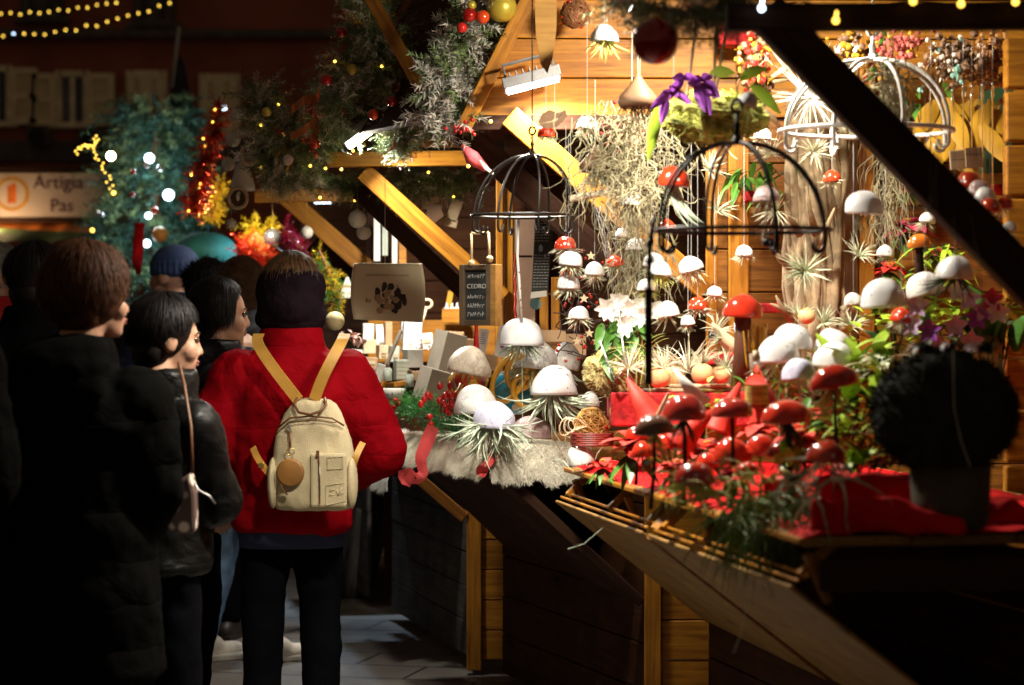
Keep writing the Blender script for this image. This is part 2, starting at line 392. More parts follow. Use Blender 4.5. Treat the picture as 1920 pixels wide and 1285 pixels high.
WL = {}
def thing(name, label, cat, loc, group=None):
    o = bpy.data.objects.new(name, None); col.objects.link(o); o.empty_display_size = .05
    o.location = V(loc); WL[o.name] = V(loc)
    o['label'] = label; o['category'] = cat
    if group: o['group'] = group
    return o
def mesh(name, mb, mats, org, smooth):
    me = bpy.data.meshes.new(name)
    me.from_pydata([tuple(p - org) for p in mb.v], [], mb.f)
    for m in (mats if isinstance(mats, (list, tuple)) else [mats]): me.materials.append(m)
    if any(mb.m): me.polygons.foreach_set('material_index', mb.m)
    if smooth: me.polygons.foreach_set('use_smooth', [True] * len(me.polygons))
    me.update(); return me
def part(name, mb, mats, parent, smooth=False, label=None, bevel=0, remesh=0, sm=6, folds=0):
    w = WL[parent.name]
    o = bpy.data.objects.new(name, mesh(name, mb, mats, w, smooth)); col.objects.link(o)
    o.parent = parent; WL[o.name] = w
    if label: o['label'] = label
    if bevel: bv = o.modifiers.new('bevel', 'BEVEL'); bv.width = bevel; bv.segments = 2; bv.limit_method = 'ANGLE'
    if remesh:
        rm = o.modifiers.new('skin', 'REMESH'); rm.mode = 'VOXEL'; rm.voxel_size = remesh; rm.use_smooth_shade = True
        if sm: s_ = o.modifiers.new('smooth', 'SMOOTH'); s_.factor = .5; s_.iterations = sm
    if folds:
        for (sz, st) in ((.16, folds), (.055, folds * .45)):
            tx = bpy.data.textures.new('cloth folds', 'CLOUDS'); tx.noise_scale = sz; tx.noise_depth = 2
            d_ = o.modifiers.new('folds', 'DISPLACE'); d_.texture = tx; d_.strength = st; d_.mid_level = .5; d_.texture_coords = 'LOCAL'
    return o
def solo(name, mb, mats, label, cat, loc, group=None, smooth=False, kind=None, bevel=0):
    loc = V(loc)
    o = bpy.data.objects.new(name, mesh(name, mb, mats, loc, smooth)); col.objects.link(o)
    o.location = loc; WL[o.name] = loc
    if kind: o['kind'] = kind
    if label: o['label'] = label
    if cat: o['category'] = cat
    if group: o['group'] = group
    if bevel: bv = o.modifiers.new('bevel', 'BEVEL'); bv.width = bevel; bv.segments = 2; bv.limit_method = 'ANGLE'
    return o
def timber(name, p0, p1, w, h, m, parent, up=V((0, 1, 0)), label=None, bev=.004):
    """a beam that carries its own axes, so that its grain runs along it; w lies across 'up', h along it"""
    p0, p1 = V(p0), V(p1); d = p1 - p0; L = d.length; d.normalize()
    sd = d.cross(up).normalized(); u = sd.cross(d)
    mb = MB(); mb.box((L / 2, 0, 0), (L, w, h))
    o = bpy.data.objects.new(name, mesh(name, mb, m, V((0, 0, 0)), False)); col.objects.link(o)
    M = Matrix((d, sd, u)).transposed().to_4x4()
    wl = WL[parent.name]; M.translation = p0 - wl
    o.parent = parent; o.matrix_local = M; WL[o.name] = wl
    if label: o['label'] = label
    if bev: bv = o.modifiers.new('bevel', 'BEVEL'); bv.width = bev; bv.segments = 2
    return o
def boards(name, p, ax, ay, W, Hh, n, m, parent, th=.02, gap=.004, label=None, clip=None):
    """a boarded wall from corner p, boards along ax (length W), n of them stacked along ay (total Hh)"""
    ax, ay = V(ax).normalized(), V(ay).normalized(); nz = ax.cross(ay)
    mb = MB(); bh = Hh / n
    for i in range(n):
        y0, y1 = i * bh + gap / 2, (i + 1) * bh - gap / 2
        x0, x1 = 0, W
        if clip:
            a0, a1 = clip(y0), clip(y1)
            vs = [V((a, y, z)) for z in (-th / 2, th / 2) for (a, y) in ((a0, y0), (W, y0), (W, y1), (a1, y1))]
            mb.add(vs, [(3, 2, 1, 0), (4, 5, 6, 7), (0, 1, 5, 4), (1, 2, 6, 5), (2, 3, 7, 6), (3, 0, 4, 7)])
        else:
            dz = (i % 3) * .0012
            mb.box(((x0 + x1) / 2, (y0 + y1) / 2, dz), (x1 - x0, y1 - y0, th))
    o = bpy.data.objects.new(name, mesh(name, mb, m, V((0, 0, 0)), False)); col.objects.link(o)
    M = Matrix((ax, ay, nz)).transposed().to_4x4(); wl = WL[parent.name]; M.translation = V(p) - wl
    o.parent = parent; o.matrix_local = M; WL[o.name] = wl
    if label: o['label'] = label
    bv = o.modifiers.new('bevel', 'BEVEL'); bv.width = .003; bv.segments = 2
    return o
def lamp(name, loc, target, size, power, colr, parent=None, kind='AREA', sy=None, spread=180):
    L = bpy.data.lights.new(name, kind); L.energy = power; L.color = colr
    if kind == 'AREA':
        L.shape = 'RECTANGLE'; L.size = size; L.size_y = sy or size; L.spread = rad(spread)
    else: L.shadow_soft_size = size
    o = bpy.data.objects.new(name, L); col.objects.link(o)
    d = V(target) - V(loc); q = d.to_track_quat('-Z', 'Y')
    if parent is not None:
        o.parent = parent; o.location = V(loc) - WL[parent.name]
    else: o.location = loc
    o.rotation_euler = q.to_euler()
    return o
def text(body, parent, origin, u, w, size, m, name='lettering', th=.001, align='LEFT'):
    """lettering with its baseline along u and its height along w"""
    cu = bpy.data.curves.new(name, 'FONT'); cu.body = body; cu.size = size; cu.extrude = th; cu.align_x = align
    cu.materials.append(m)
    o = bpy.data.objects.new(name, cu); col.objects.link(o)
    me = bpy.data.meshes.new_from_object(o); bpy.data.objects.remove(o)
    o = bpy.data.objects.new(name, me); col.objects.link(o)
    u, w = V(u).normalized(), V(w).normalized()
    M = Matrix((u, w, u.cross(w))).transposed().to_4x4(); wl = WL[parent.name]; M.translation = V(origin) - wl
    o.parent = parent; o.matrix_local = M; WL[o.name] = wl
    return o
def arc(p, d0, L, bend, n=5):
    """a path that starts along d0 and is pulled towards 'bend'"""
    pts = [V(p)]; d = V(d0).normalized()
    for i in range(n):
        pts.append(pts[-1] + d * (L / n)); d = (d + V(bend) * (1.0 / n)).normalized()
    return pts
def rdir(rng=R):
    while 1:
        d = V((rng.uniform(-1, 1), rng.uniform(-1, 1), rng.uniform(-1, 1)))
        if .05 < d.length < 1: return d.normalized()
def airplant(mb, c, axis, n, L, spread, bend, w, k=5, rng=R, wild=.25):
    axis = V(axis).normalized(); o = axis.orthogonal().normalized(); o2 = axis.cross(o)
    for i in range(n):
        a = rng.random() * 6.283; s = spread * math.sqrt(rng.random())
        q = o * math.cos(a) + o2 * math.sin(a)
        d = axis * math.cos(s) + q * math.sin(s)
        l = L * rng.uniform(.65, 1.1)
        mb.blade(arc(V(c) + q * (w * 1.5), d, l, V(bend) + q * rng.uniform(-.2, .5) + rdir(rng) * wild, k), w * rng.uniform(.7, 1.2), up=q.cross(axis) if rng.random() < .5 else None)
# ================================================================== setting
X3, Y3, Z3 = V((1, 0, 0)), V((0, 1, 0)), V((0, 0, 1))
def paving():
    m, nt, b = _new('paving stone')
    tc = N(nt, 'ShaderNodeTexCoord'); mpn = N(nt, 'ShaderNodeMapping'); mpn.inputs['Rotation'].default_value = (0, 0, rad(14))
    nt.links.new(tc.outputs['Object'], mpn.inputs['Vector'])
    br = N(nt, 'ShaderNodeTexBrick'); br.inputs['Scale'].default_value = 1; br.inputs['Brick Width'].default_value = .62; br.inputs['Row Height'].default_value = .36
    br.inputs['Mortar Size'].default_value = .009; br.inputs['Mortar Smooth'].default_value = .3
    br.inputs['Color1'].default_value = (.15, .135, .12, 1); br.inputs['Color2'].default_value = (.20, .18, .16, 1); br.inputs['Mortar'].default_value = (.035, .03, .028, 1)
    nt.links.new(mpn.outputs[0], br.inputs['Vector'])
    nz = N(nt, 'ShaderNodeTexNoise'); nz.inputs['Scale'].default_value = 9; nz.inputs['Detail'].default_value = 8
    nt.links.new(tc.outputs['Object'], nz.inputs['Vector'])
    mx = N(nt, 'ShaderNodeMix', data_type='RGBA', blend_type='MULTIPLY'); mx.inputs[0].default_value = .8
    nt.links.new(br.outputs['Color'], mx.inputs[6]); nt.links.new(nz.outputs['Color'], mx.inputs[7])
    g = N(nt, 'ShaderNodeMix', data_type='RGBA', blend_type='MIX'); g.inputs[0].default_value = .35
    nt.links.new(br.outputs['Color'], g.inputs[6]); nt.links.new(mx.outputs[2], g.inputs[7])
    nt.links.new(g.outputs[2], b.inputs['Base Color'])
    rr = N(nt, 'ShaderNodeMapRange'); rr.inputs[3].default_value = .35; rr.inputs[4].default_value = .7; nt.links.new(nz.outputs['Fac'], rr.inputs[0])
    nt.links.new(rr.outputs[0], b.inputs['Roughness'])
    bp = N(nt, 'ShaderNodeBump'); bp.inputs['Strength'].default_value = .6; bp.inputs['Distance'].default_value = .01
    ad = N(nt, 'ShaderNodeMath', operation='MULTIPLY_ADD'); ad.inputs[1].default_value = -1.0; nt.links.new(br.outputs['Fac'], ad.inputs[0]); nt.links.new(nz.outputs['Fac'], ad.inputs[2])
    nt.links.new(ad.outputs[0], bp.inputs['Height']); nt.links.new(bp.outputs[0], b.inputs['Normal'])
    return m
g = MB(); g.sheet(lambda u, v: V((-60 + 120 * u, -20 + 140 * v, 0)), 4, 4)
solo('ground', g, paving(), None, None, (0, 0, 0), kind='structure')

# ---- the houses across the square
def house():
    Y = 26.0
    PL = pm('red brown render', (.30, .085, .045), .85, var=.3, scale=1.2, bump=.3, bs=30)
    PL2 = pm('grey stone band', (.10, .085, .07), .85, var=.3)
    SH = pm('cream shutter paint', (.80, .66, .38), .6, var=.12)
    FR = pm('pale window paint', (.80, .68, .42), .5)
    GL = pm('night window glass', (.03, .035, .05), .08, var=.1, bump=0)
    CUR = pm('pale curtain', (.28, .27, .30), .9)
    t = thing('house', 'dark red rendered house with pale shuttered windows behind the market', 'house', at(300, 200, Y).xy.to_3d())
    y = Y
    w = MB(); w.box((-2, y + 1.5, 5), (22, 3, 10)); part('wall', w, PL, t)
    b = MB(); b.box((-2, y - .05, at(0, 285, Y).z), (22, .12, .22)); b.box((-2, y - .06, at(0, 66, Y).z), (22, .14, .1)); part('cornice', b, PL2, t, bevel=.02)
    # windows: x centre px, y top px, y bottom px, glass half width px, open shutters
    for (cx, y0, y1, hw, op) in ((138, 140, 236, 26, 1), (-6, 130, 234, 26, 1), (276, 140, 240, 32, 0), (413, 146, 250, 32, 0), (290, -110, 50, 34, 0), (80, -110, 40, 34, 0), (640, 146, 250, 34, 0), (700, -120, 20, 34, 0)):
        a = at(cx, y1, Y); h = mp(y1 - y0, Y); ww = mp(hw, Y)
        dim = y0 < 0
        f = MB(); yy = y - .03
        for s in (-1, 1): f.box((a.x + s * ww, yy, a.z + h / 2), (.07, .1, h + .07))
        f.box((a.x, yy, a.z + h), (ww * 2, .1, .07)); f.box((a.x, yy, a.z), (ww * 2 + .2, .16, .06)); f.box((a.x, yy, a.z + h / 2), (.05, .09, h))
        wn = part('window', f, FR if not dim else PL2, t, bevel=.008)
        p = MB(); p.box((a.x, y - .015, a.z + h / 2), (ww * 2, .02, h)); part('pane', p, GL, wn)
        if op:
            c = MB(); c.sheet(lambda u, v: V((a.x - ww + ww * .8 * u, y - .03 + .012 * math.sin(u * 26), a.z + h * v)), 26, 2); part('curtain', c, CUR, wn, True)
        for s in (-1, 1):
            sx = a.x + s * (ww * 2.1 if op else ww * .5); sw = ww * (.95 if op else .5)
            sh = MB()
            for e in (-1, 1): sh.box((sx + e * (sw - .03), y - .10, a.z + h / 2), (.06, .05, h))
            for zz in (.03, h / 2, h - .03): sh.box((sx, y - .10, a.z + zz), (sw * 2 - .12, .05, .07))
            ns = 22
            for i in range(ns):
                if i in (0, ns // 2, ns - 1): continue
                sh.box((sx, y - .10, a.z + h * (i + .5) / ns), (sw * 2 - .12, .012, h / ns * .95), Matrix.Rotation(rad(32), 3, 'X'))
            part('shutter', sh, SH if not dim else PL2, t)
    # a run of balcony and an air conditioner under the windows
    for (cx, cy) in ((75, 258), (170, 262)):
        a = at(cx, cy, Y - .3)
        m = MB(); m.box(a, (mp(40, Y), .3, mp(34, Y))); ac = part('air_conditioner', m, PL2, t, bevel=.02)
        k = MB(); k.lathe([(.0, 0), (.08, 0), (.1, .01)], a + V((0, -.16, 0)), 18, Matrix.Rotation(rad(90), 3, 'X')); part('fan_grille', k, IRON, ac)
house()

# ---- strings of little lamps over the square
def light_string(p, label, n, bulbs, mt, Y):
    t = thing('fairy_lights', label, 'string lights', at(*p[0], Y), 'strings of fairy lights over the square')
    pts = []
    for i in range(40):
        u = i / 39; k = u * (len(p) - 1); j = min(int(k), len(p) - 2); f = k - j
        pts.append(at(p[j][0] * (1 - f) + p[j + 1][0] * f, p[j][1] * (1 - f) + p[j + 1][1] * f, Y))
    w = MB(); w.tube(pts, .006, 5); part('cable', w, IRON, t)
    for (bx, by, m) in bulbs:
        b = MB(); b.ball(at(bx, by, Y), mp(2.1, Y), 8, 6); part('bulb', b, m, t, True)
    return t
B1 = [(18 * i + 2, 27 - .00045 * (18 * i) ** 2 + R.uniform(-3, 3), BULBY) for i in range(13)]
light_string([(-60, 24), (0, 26), (60, 25), (120, 20), (180, 12), (240, -4)], 'upper string of yellow fairy lights crossing the dark facade', 13, B1, 0, 20)
B2 = [(6 + 19.5 * i, 66 - .00062 * (19.5 * i) ** 2 + R.uniform(-3, 3), BULBB if i == 1 else BULBY) for i in range(17)]
light_string([(-60, 64), (0, 68), (60, 66), (120, 60), (180, 50), (240, 32), (320, 3), (360, -12)], 'lower longer string of yellow fairy lights with one blue bulb', 17, B2, 0, 20)

# ---- shop front with its sign
def shop():
    Y = 17.0
    t = thing('shop_stall', 'shop stall with a pale lettered sign board over an orange valance', 'shop stall', at(80, 420, Y).xy.to_3d())
    SG = pm('pale sign board', (.55, .46, .40), .6, var=.06, scale=2)
    OR = pm('orange awning cloth', (.75, .20, .02), .8); GR = pm('green awning cloth', (.05, .11, .02), .85)
    s = MB(); a, b = at(-120, 324, Y), at(210, 408, Y); s.box((a + b) / 2, (b.x - a.x, .06, a.z - b.z)); sg = part('sign_board', s, SG, t, bevel=.01)
    f = MB(); f.box(((a.x + b.x) / 2, Y, b.z - .02), (b.x - a.x + .04, .09, .035)); f.box(((a.x + b.x) / 2, Y, a.z + .02), (b.x - a.x + .04, .09, .03)); part('sign_frame', f, DARKW, t)
    INKP = pm('purple brown lettering', (.10, .03, .045), .7, bump=0)
    yv = V((0, Y - .032, 0))
    def put(px, py): q = at(px, py, Y); return V((q.x, Y - .034, q.z))
    text('Artigia', t, put(64, 354), X3, Z3, mp(35, Y), INKP); text('Pas', t, put(95, 397), X3, Z3, mp(34, Y), INKP)
    e = MB(); c = put(24, 364)
    GO = pm('gold emblem paint', (.55, .28, .04), .6, bump=0); OG = pm('orange emblem paint', (.62, .14, .01), .6, bump=0)
    ro = mp(31, Y)
    for i in range(26):
        a1 = 6.283 * i / 26; e.leaf(c + V((math.cos(a1) * ro * .84, 0, math.sin(a1) * ro * .84)), V((math.cos(a1 + 1.2), 0, math.sin(a1 + 1.2))), ro * .42, ro * .11, up=Y3, droop=0, fold=0)
    part('wreath_emblem', e, GO, t)
    e = MB(); w_, h_ = mp(8, Y), mp(20, Y)
    e.poly([c + V((x * w_, 0, z * h_)) for x, z in ((-1, -.9), (-.4, -1), (0, -.75), (.4, -1), (1, -.8), (1, .6), (.85, .95), (.2, 1.05), (-.1, .8), (-1.05, .75))], Y3, .004); part('tower_emblem', e, OG, t)
    v = MB(); a, b = at(-120, 412, Y - .1), at(205, 440, Y - .1)
    v.sheet(lambda u, w: V((a.x + (b.x - a.x) * u, Y + .1 - .35 * w + .02 * math.sin(u * 40), a.z + (b.z - a.z) * w)), 60, 4); part('valance', v, OR, t, True)
    v = MB(); a, b = at(-120, 420, Y - .5), at(200, 462, Y - .5)
    v.sheet(lambda u, w: V((a.x + (b.x - a.x) * u, Y - .25 - .5 * w, a.z - .06 * u + (b.z - a.z) * w * (1 - .5 * u) - .02 * math.sin(u * 22) * w)), 60, 4); part('awning', v, GR, t, True)
    w = MB(); a = at(-150, 460, Y + 1.2); b = at(240, 460, Y + 1.2); w.box(((a.x + b.x) / 2, Y + 1.2, 1.0), (b.x - a.x, .1, 2)); part('back_wall', w, DARKB, t)
    for px in (-110, 200):
        q = at(px, 400, Y); w = MB(); w.box((q.x, Y + .1, q.z / 2 + .2), (.1, .1, q.z + .4)); part('post', w, DARKW, t)
    u = MB(); u.ball(at(-30, 430, Y - .32), .05, 10, 8); part('bulb', u, BULBW, t, True)
    lamp('sign_lamp', at(-10, 428, Y - .30), at(40, 370, Y), .05, 5, (1, .62, .3), t, 'POINT')
shop()

# ================================================================== the row of wooden stalls
PX, PD = PINE, PINED
def flap(name, p_out0, p_out1, p_in0, p_in1, m, parent, th=.010, label=None):
    """a sloping plywood leaf from its outer top edge to its inner foot"""
    p_out0, p_out1, p_in0, p_in1 = map(V, (p_out0, p_out1, p_in0, p_in1))
    ax = (p_out1 - p_out0).normalized(); dn = (p_in0 - p_out0); dn = (dn - ax * dn.dot(ax)); H_ = dn.length; dn.normalize()
    mb = MB(); L = (p_out1 - p_out0).length
    mb.box((L / 2, H_ / 2, 0), (L, H_, th))
    mb.box((L / 2, H_ - .012, -th / 2 - .008), (L, .024, .014))
    o = bpy.data.objects.new(name, mesh(name, mb, m, V((0, 0, 0)), False)); col.objects.link(o)
    M = Matrix((ax, dn, ax.cross(dn))).transposed().to_4x4(); wl = WL[parent.name]; M.translation = p_out0 - wl
    o.parent = parent; o.matrix_local = M; WL[o.name] = wl
    bv = o.modifiers.new('bevel', 'BEVEL'); bv.width = .003; bv.segments = 1
    return o
# ---------------- nearest stall (plants)
S0 = thing('market_stall', 'nearest wooden stall with red cloth counter and hanging plants', 'market stall', (1.1, 6.7, 0), 'wooden market stalls in the row')
O0, O1 = V((.655, 5.4, 0)), V((.185, 8.0, 0)); d0 = (O1 - O0).normalized(); n0 = V((d0.y, -d0.x, 0))
CZ = .965
ct = boards('counter_top', O0 + Z3 * (CZ - .012), d0, n0, (O1 - O0).length, 1.0, 4, PLY, S0, .022)
timber('counter_edge', O0 - n0 * .008 + Z3 * (CZ - .010), O1 - n0 * .008 + Z3 * (CZ - .010), .016, .014, PX, S0, up=n0)
timber('counter_rail', O0 + V((.03, -.012, CZ - .085)), O0 + V((.98, .06, CZ - .085)), .07, .03, DARKW, S0, up=n0)
# flap below the counter with open planting slots
fo = lambda Y: V((.628 + (.144 - .628) * (Y - 5.4) / 2.6, Y, .852))
fi = lambda Y: V((1.17 + (.66 - 1.17) * (Y - 5.4) / 2.6, Y + .08, .43))
for (ya, yb) in ((5.42, 6.74), (6.82, 8.0)):
    flap('flap_panel', fo(ya), fo(yb), fi(ya), fi(yb), PLY, S0)
    for k in (0, 1):
        off = V((.018 + .022 * k, -.004, .012 + .012 * k))
        timber('slot_rail', fo(ya) + off, fo(yb) + off, .010, .008, PX, S0, up=n0)
flap('gap_strip', fo(6.755) + V((.012, 0, -.012)), fo(6.805) + V((.012, 0, -.012)), fi(6.755), fi(6.805), PD, S0, .014)
for yb in (5.45, 6.05, 6.68, 6.86, 7.35, 7.95):
    a = fo(yb) + V((.03, 0, .02)); b = a + V((.085, .012, .085))
    timber('slot_bracket', a, b, .022, .028, PX, S0, up=d0)
for yb in (5.43, 6.3, 7.2, 7.95):
    a = V((O0.x + (O1.x - O0.x) * (yb - 5.4) / 2.6 + .012, yb, CZ - .04)); timber('slot_divider', a, a - Z3 * .11 + n0 * .05, .02, .03, PD, S0, up=d0)
m = MB(); a, b = fo(6.78), fo(6.84); m.bar(a + V((.03, 0, .01)), a + V((.09, .01, .075)), .09, .012); part('slot_block', m, PX, S0, bevel=.003)
# walls
A0, B0 = V((1.22, 5.46, 0)), V((.66, 8.02, 0)); w0 = (B0 - A0).normalized()
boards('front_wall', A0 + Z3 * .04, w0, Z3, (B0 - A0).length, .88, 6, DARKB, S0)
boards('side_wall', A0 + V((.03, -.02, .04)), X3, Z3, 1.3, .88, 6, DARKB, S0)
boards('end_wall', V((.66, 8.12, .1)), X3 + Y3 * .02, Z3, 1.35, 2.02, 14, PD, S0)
boards('back_wall', V((1.78, 8.12, .1)), V((.30, -2.6, 0)), Z3, 2.7, 2.1, 14, PX, S0)
GB = V((-.165, 8.10, 2.128))
boards('gable_boards', GB, X3 + Y3 * .02, Z3, 2.2, .66, 5, PX, S0, clip=lambda y: .03 + y * .52)
timber('rafter', at(868, 243, 8.04), at(1000, -20, 8.04), .05, .028, PX, S0)
timber('tie_beam', at(860, 231, 8.06), at(1560, 228, 8.16), .05, .032, DARKW, S0)
timber('post', at(1334, 1100, 8.03), at(1334, 229, 8.03), .036, .05, PX, S0)
timber('post', at(1384, 1100, 8.02), at(1384, 229, 8.02), .066, .05, PX, S0)
timber('post', at(1594, 900, 8.06), at(1594, 100, 8.06), .05, .04, OLDW, S0)
timber('post', at(1624, 900, 8.05), at(1624, 60, 8.05), .05, .05, PX, S0)
timber('post', at(1648, 900, 8.07), at(1648, 229, 8.07), .012, .03, DARKW, S0)
for i in range(9):
    y0 = 70 + i * 100; a = at(1907, y0 + 4, 7.2); b = at(1907, y0 + 97, 7.2)
    if i == 0: pbk = MB()
    pbk.box((a + b) / 2, (.075, .06, (a - b).length))
part('block_post', pbk, PX, S0, bevel=.006)
# brace by the eave and its tie beam, silhouette put into the dark colour
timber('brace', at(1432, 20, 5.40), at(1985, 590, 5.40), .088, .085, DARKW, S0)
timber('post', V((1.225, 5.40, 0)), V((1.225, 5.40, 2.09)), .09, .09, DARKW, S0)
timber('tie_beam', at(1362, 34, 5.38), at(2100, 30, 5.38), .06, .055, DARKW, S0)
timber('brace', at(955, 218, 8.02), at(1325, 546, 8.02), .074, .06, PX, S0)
# roof high above
boards('roof_boards', V((.55, 5.2, 2.62)), V((-.68, 2.9, 0)), V((.86, .2, 1.0)), 3.0, 1.5, 7, PD, S0)

# ---------------- second stall (perfumes and cards)
S1 = thing('market_stall', 'second wooden stall with fur covered counter and slanted dark skirt', 'market stall', (.6, 8.95, 0), 'wooden market stalls in the row')
A1, B1_ = V((.475, 8.18, 0)), V((-.03, 9.72, 0)); w1 = (B1_ - A1).normalized(); n1 = V((w1.y, -w1.x, 0))
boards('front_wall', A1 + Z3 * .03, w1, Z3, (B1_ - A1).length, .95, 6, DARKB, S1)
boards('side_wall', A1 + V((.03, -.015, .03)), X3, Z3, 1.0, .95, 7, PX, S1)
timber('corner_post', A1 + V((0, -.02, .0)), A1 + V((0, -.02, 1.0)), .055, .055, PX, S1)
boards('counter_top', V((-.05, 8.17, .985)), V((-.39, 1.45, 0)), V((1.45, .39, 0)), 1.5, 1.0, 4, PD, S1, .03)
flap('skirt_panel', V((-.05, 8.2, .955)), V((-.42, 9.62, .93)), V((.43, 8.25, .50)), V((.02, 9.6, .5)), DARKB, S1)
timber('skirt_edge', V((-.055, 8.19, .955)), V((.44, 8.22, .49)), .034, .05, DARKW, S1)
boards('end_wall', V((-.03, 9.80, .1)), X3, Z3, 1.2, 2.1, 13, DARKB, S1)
timber('post', at(937, 1000, 9.70), at(937, 300, 9.70), .030, .05, PX, S1)
timber('post', at(955, 1000, 9.71), at(955, 300, 9.71), .034, .05, PX, S1)
for i, xx in enumerate((1020, 1042)):
    timber('wall_batten', at(xx, 660, 9.74), at(xx, 520, 9.74), .036, .02, PX, S1)
timber('brace', at(842, 225, 8.25), at(1225, 566, 8.25), .09, .07, DARKW, S1)  # faces away from its lamp: shade put into the dark colour
timber('brace', at(682, 322, 9.66), at(945, 560, 9.66), .074, .06, PX, S1)
timber('tie_beam', at(610, 300, 9.62), at(900, 297, 9.66), .06, .05, PX, S1)
timber('tie_beam', at(790, 268, 9.80), at(905, 270, 9.80), .035, .04, PX, S1)
timber('roof_strut', at(684, -24, 8.9), at(812, 205, 8.9), .05, .05, PX, S1)
timber('roof_strut', at(808, 190, 8.93), at(808, 224, 8.93), .03, .03, PX, S1)
boards('roof_boards', V((-.13, 8.24, 2.16)), V((-.62, 1.50, 0)), V((.5, .18, .87)), 1.62, 1.1, 7, DARKB, S1)
# ---------------- third stall (soaps)
S2 = thing('market_stall', 'third wooden stall with picture card above its counter of boxes', 'market stall', (-.2, 10.8, 0), 'wooden market stalls in the row')
A2, B2_ = V((-.155, 9.90, 0)), V((-.57, 11.62, 0)); w2 = (B2_ - A2).normalized()
boards('front_wall', A2 + Z3 * .06, w2, Z3, (B2_ - A2).length, .86, 6, GREYB, S2)
boards('side_wall', A2 + V((.03, -.015, .06)), X3, Z3, .8, .86, 7, PX, S2)
timber('corner_post', A2 + V((.0, -.02, .02)), A2 + V((.0, -.02, .86)), .06, .055, PX, S2)
boards('counter_top', V((-.45, 9.9, .89)), w2, V((w2.y, -w2.x, 0)), 1.75, .9, 4, PD, S2, .03)
timber('flap_edge', at(780, 893, 9.86), at(872, 972, 9.86), .045, .03, PD, S2)
timber('flap_support', V((-.36, 9.9, .80)), V((-.78, 11.6, .80)), .05, .03, DARKW, S2)
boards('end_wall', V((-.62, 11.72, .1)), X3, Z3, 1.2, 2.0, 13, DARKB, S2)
timber('brace', at(672, 360, 9.94), at(880, 557, 9.94), .068, .07, DARKW, S2)  # unlit near side coloured dark, unlike the pine brace
timber('brace', at(532, 365, 11.6), at(690, 505, 11.6), .085, .07, PX, S2)
timber('tie_beam', at(478, 368, 11.55), at(690, 366, 11.6), .06, .05, PX, S2)
timber('post', at(696, 900, 11.64), at(696, 366, 11.64), .05, .05, DARKW, S2)
timber('shelf', at(690, 640, 11.5), at(930, 640, 11.5), .03, .2, PX, S2, up=Z3)
boards('roof_boards', V((-.82, 9.95, 2.14)), V((-.32, 1.62, 0)), V((.5, .1, .87)), 1.66, 1.0, 7, DARKB, S2)
# ---------------- fourth stall, mostly hidden
S3 = thing('market_stall', 'farthest stall behind the crowd with slanted yellow brace and cold lamps', 'market stall', (-1.0, 13.2, 0), 'wooden market stalls in the row')
boards('front_wall', V((-.72, 12.2, .05)), V((-.45, 2.0, 0)), Z3, 2.0, .86, 6, GREYB, S3)
boards('counter_top', V((-1.0, 12.15, .9)), V((-.45, 2.0, 0)), V((2.0, .45, 0)), 2.1, .9, 4, PD, S3, .03)
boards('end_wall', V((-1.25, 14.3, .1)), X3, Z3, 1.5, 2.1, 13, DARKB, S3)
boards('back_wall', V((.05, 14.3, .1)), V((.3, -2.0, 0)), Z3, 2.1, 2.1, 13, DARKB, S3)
timber('brace', at(470, 446, 12.2), at(545, 505, 12.2), .09, .07, PX, S3)
timber('brace', at(590, 452, 11.9), at(690, 540, 11.9), .12, .07, DARKW, S3)  # dark brace, its shade carried by the timber colour
timber('door_panel', at(660, 1135, 12.6) + V((0, 0, 0)), at(700, 960, 12.4), .02, .18, GREYB, S3, up=X3)

# ================================================================== lamps
def flood(label, p0, p1, wpx, Y, tgt, power, colr, mt, sz, spread=150):
    a, b = at(*p0, Y), at(*p1, Y); c = (a + b) / 2; d = (b - a).normalized()
    t = thing('floodlight', label, 'lamp', c, 'flood lamps under the stall roofs')
    nrm = (V(tgt) - c).normalized(); nrm = (nrm - d * nrm.dot(d)).normalized(); u = nrm.cross(d)
    L = (b - a).length; w = mp(wpx, Y)
    M = Matrix((d, u, nrm)).transposed()
    h = MB(); h.box(c - nrm * .022, (L + .012, w + .012, .036), M)
    for i in range(7): h.box(c - nrm * .048 + d * (L * (i - 3) / 8), (.005, w * .9, .018), M)
    part('housing', h, LAMPH, t, bevel=.003)
    e = MB(); e.box(c - nrm * .001, (L * .96, w * .94, .004), M); part('led_panel', e, mt, t)
    k = MB(); k.tube([c - nrm * .03 + d * L * .45, c - nrm * .09 + d * L * .45, c - nrm * .09 - d * L * .45, c - nrm * .03 - d * L * .45], .006, 6); part('bracket', k, LAMPH, t)
    lamp('floodlight_beam', c + nrm * .012, c + nrm, L, power, colr, t, 'AREA', w, spread)
    return t
LAMP1 = flood('bright led floodlight before the boards of the gable', (950, 174), (1050, 148), 60, 7.93, (.2, 7.85, 1.0), 28, (1, .93, .80), LEDW, .2)
LAMP2 = flood('slim white led floodlight under the dark fir garland', (652, 276), (702, 240), 36, 9.42, (-.5, 9.1, .9), 22, (1, .94, .82), LEDW, .2)
LAMP0 = flood('floodlight hung at the eave over the nearest counter', (870, -72), (980, -72), 60, 6.6, (.75, 6.62, .9), 56, (1, .92, .76), LEDW, .2, 140)
LAMP6 = flood('added unseen floodlight under the roof of the nearest stall', (1330, -80), (1430, -90), 60, 6.95, (.60, 8.2, 1.1), 42, (1, .90, .72), LEDW, .2, 165)  # added lamp out of view, brightens the hanging cluster and garlands
LAMP3 = flood('cold led floodlight of the farthest stall', (590, 380), (622, 380), 18, 12.6, (-1.1, 12.9, .6), 30, (.62, .80, 1), LEDC, .2)
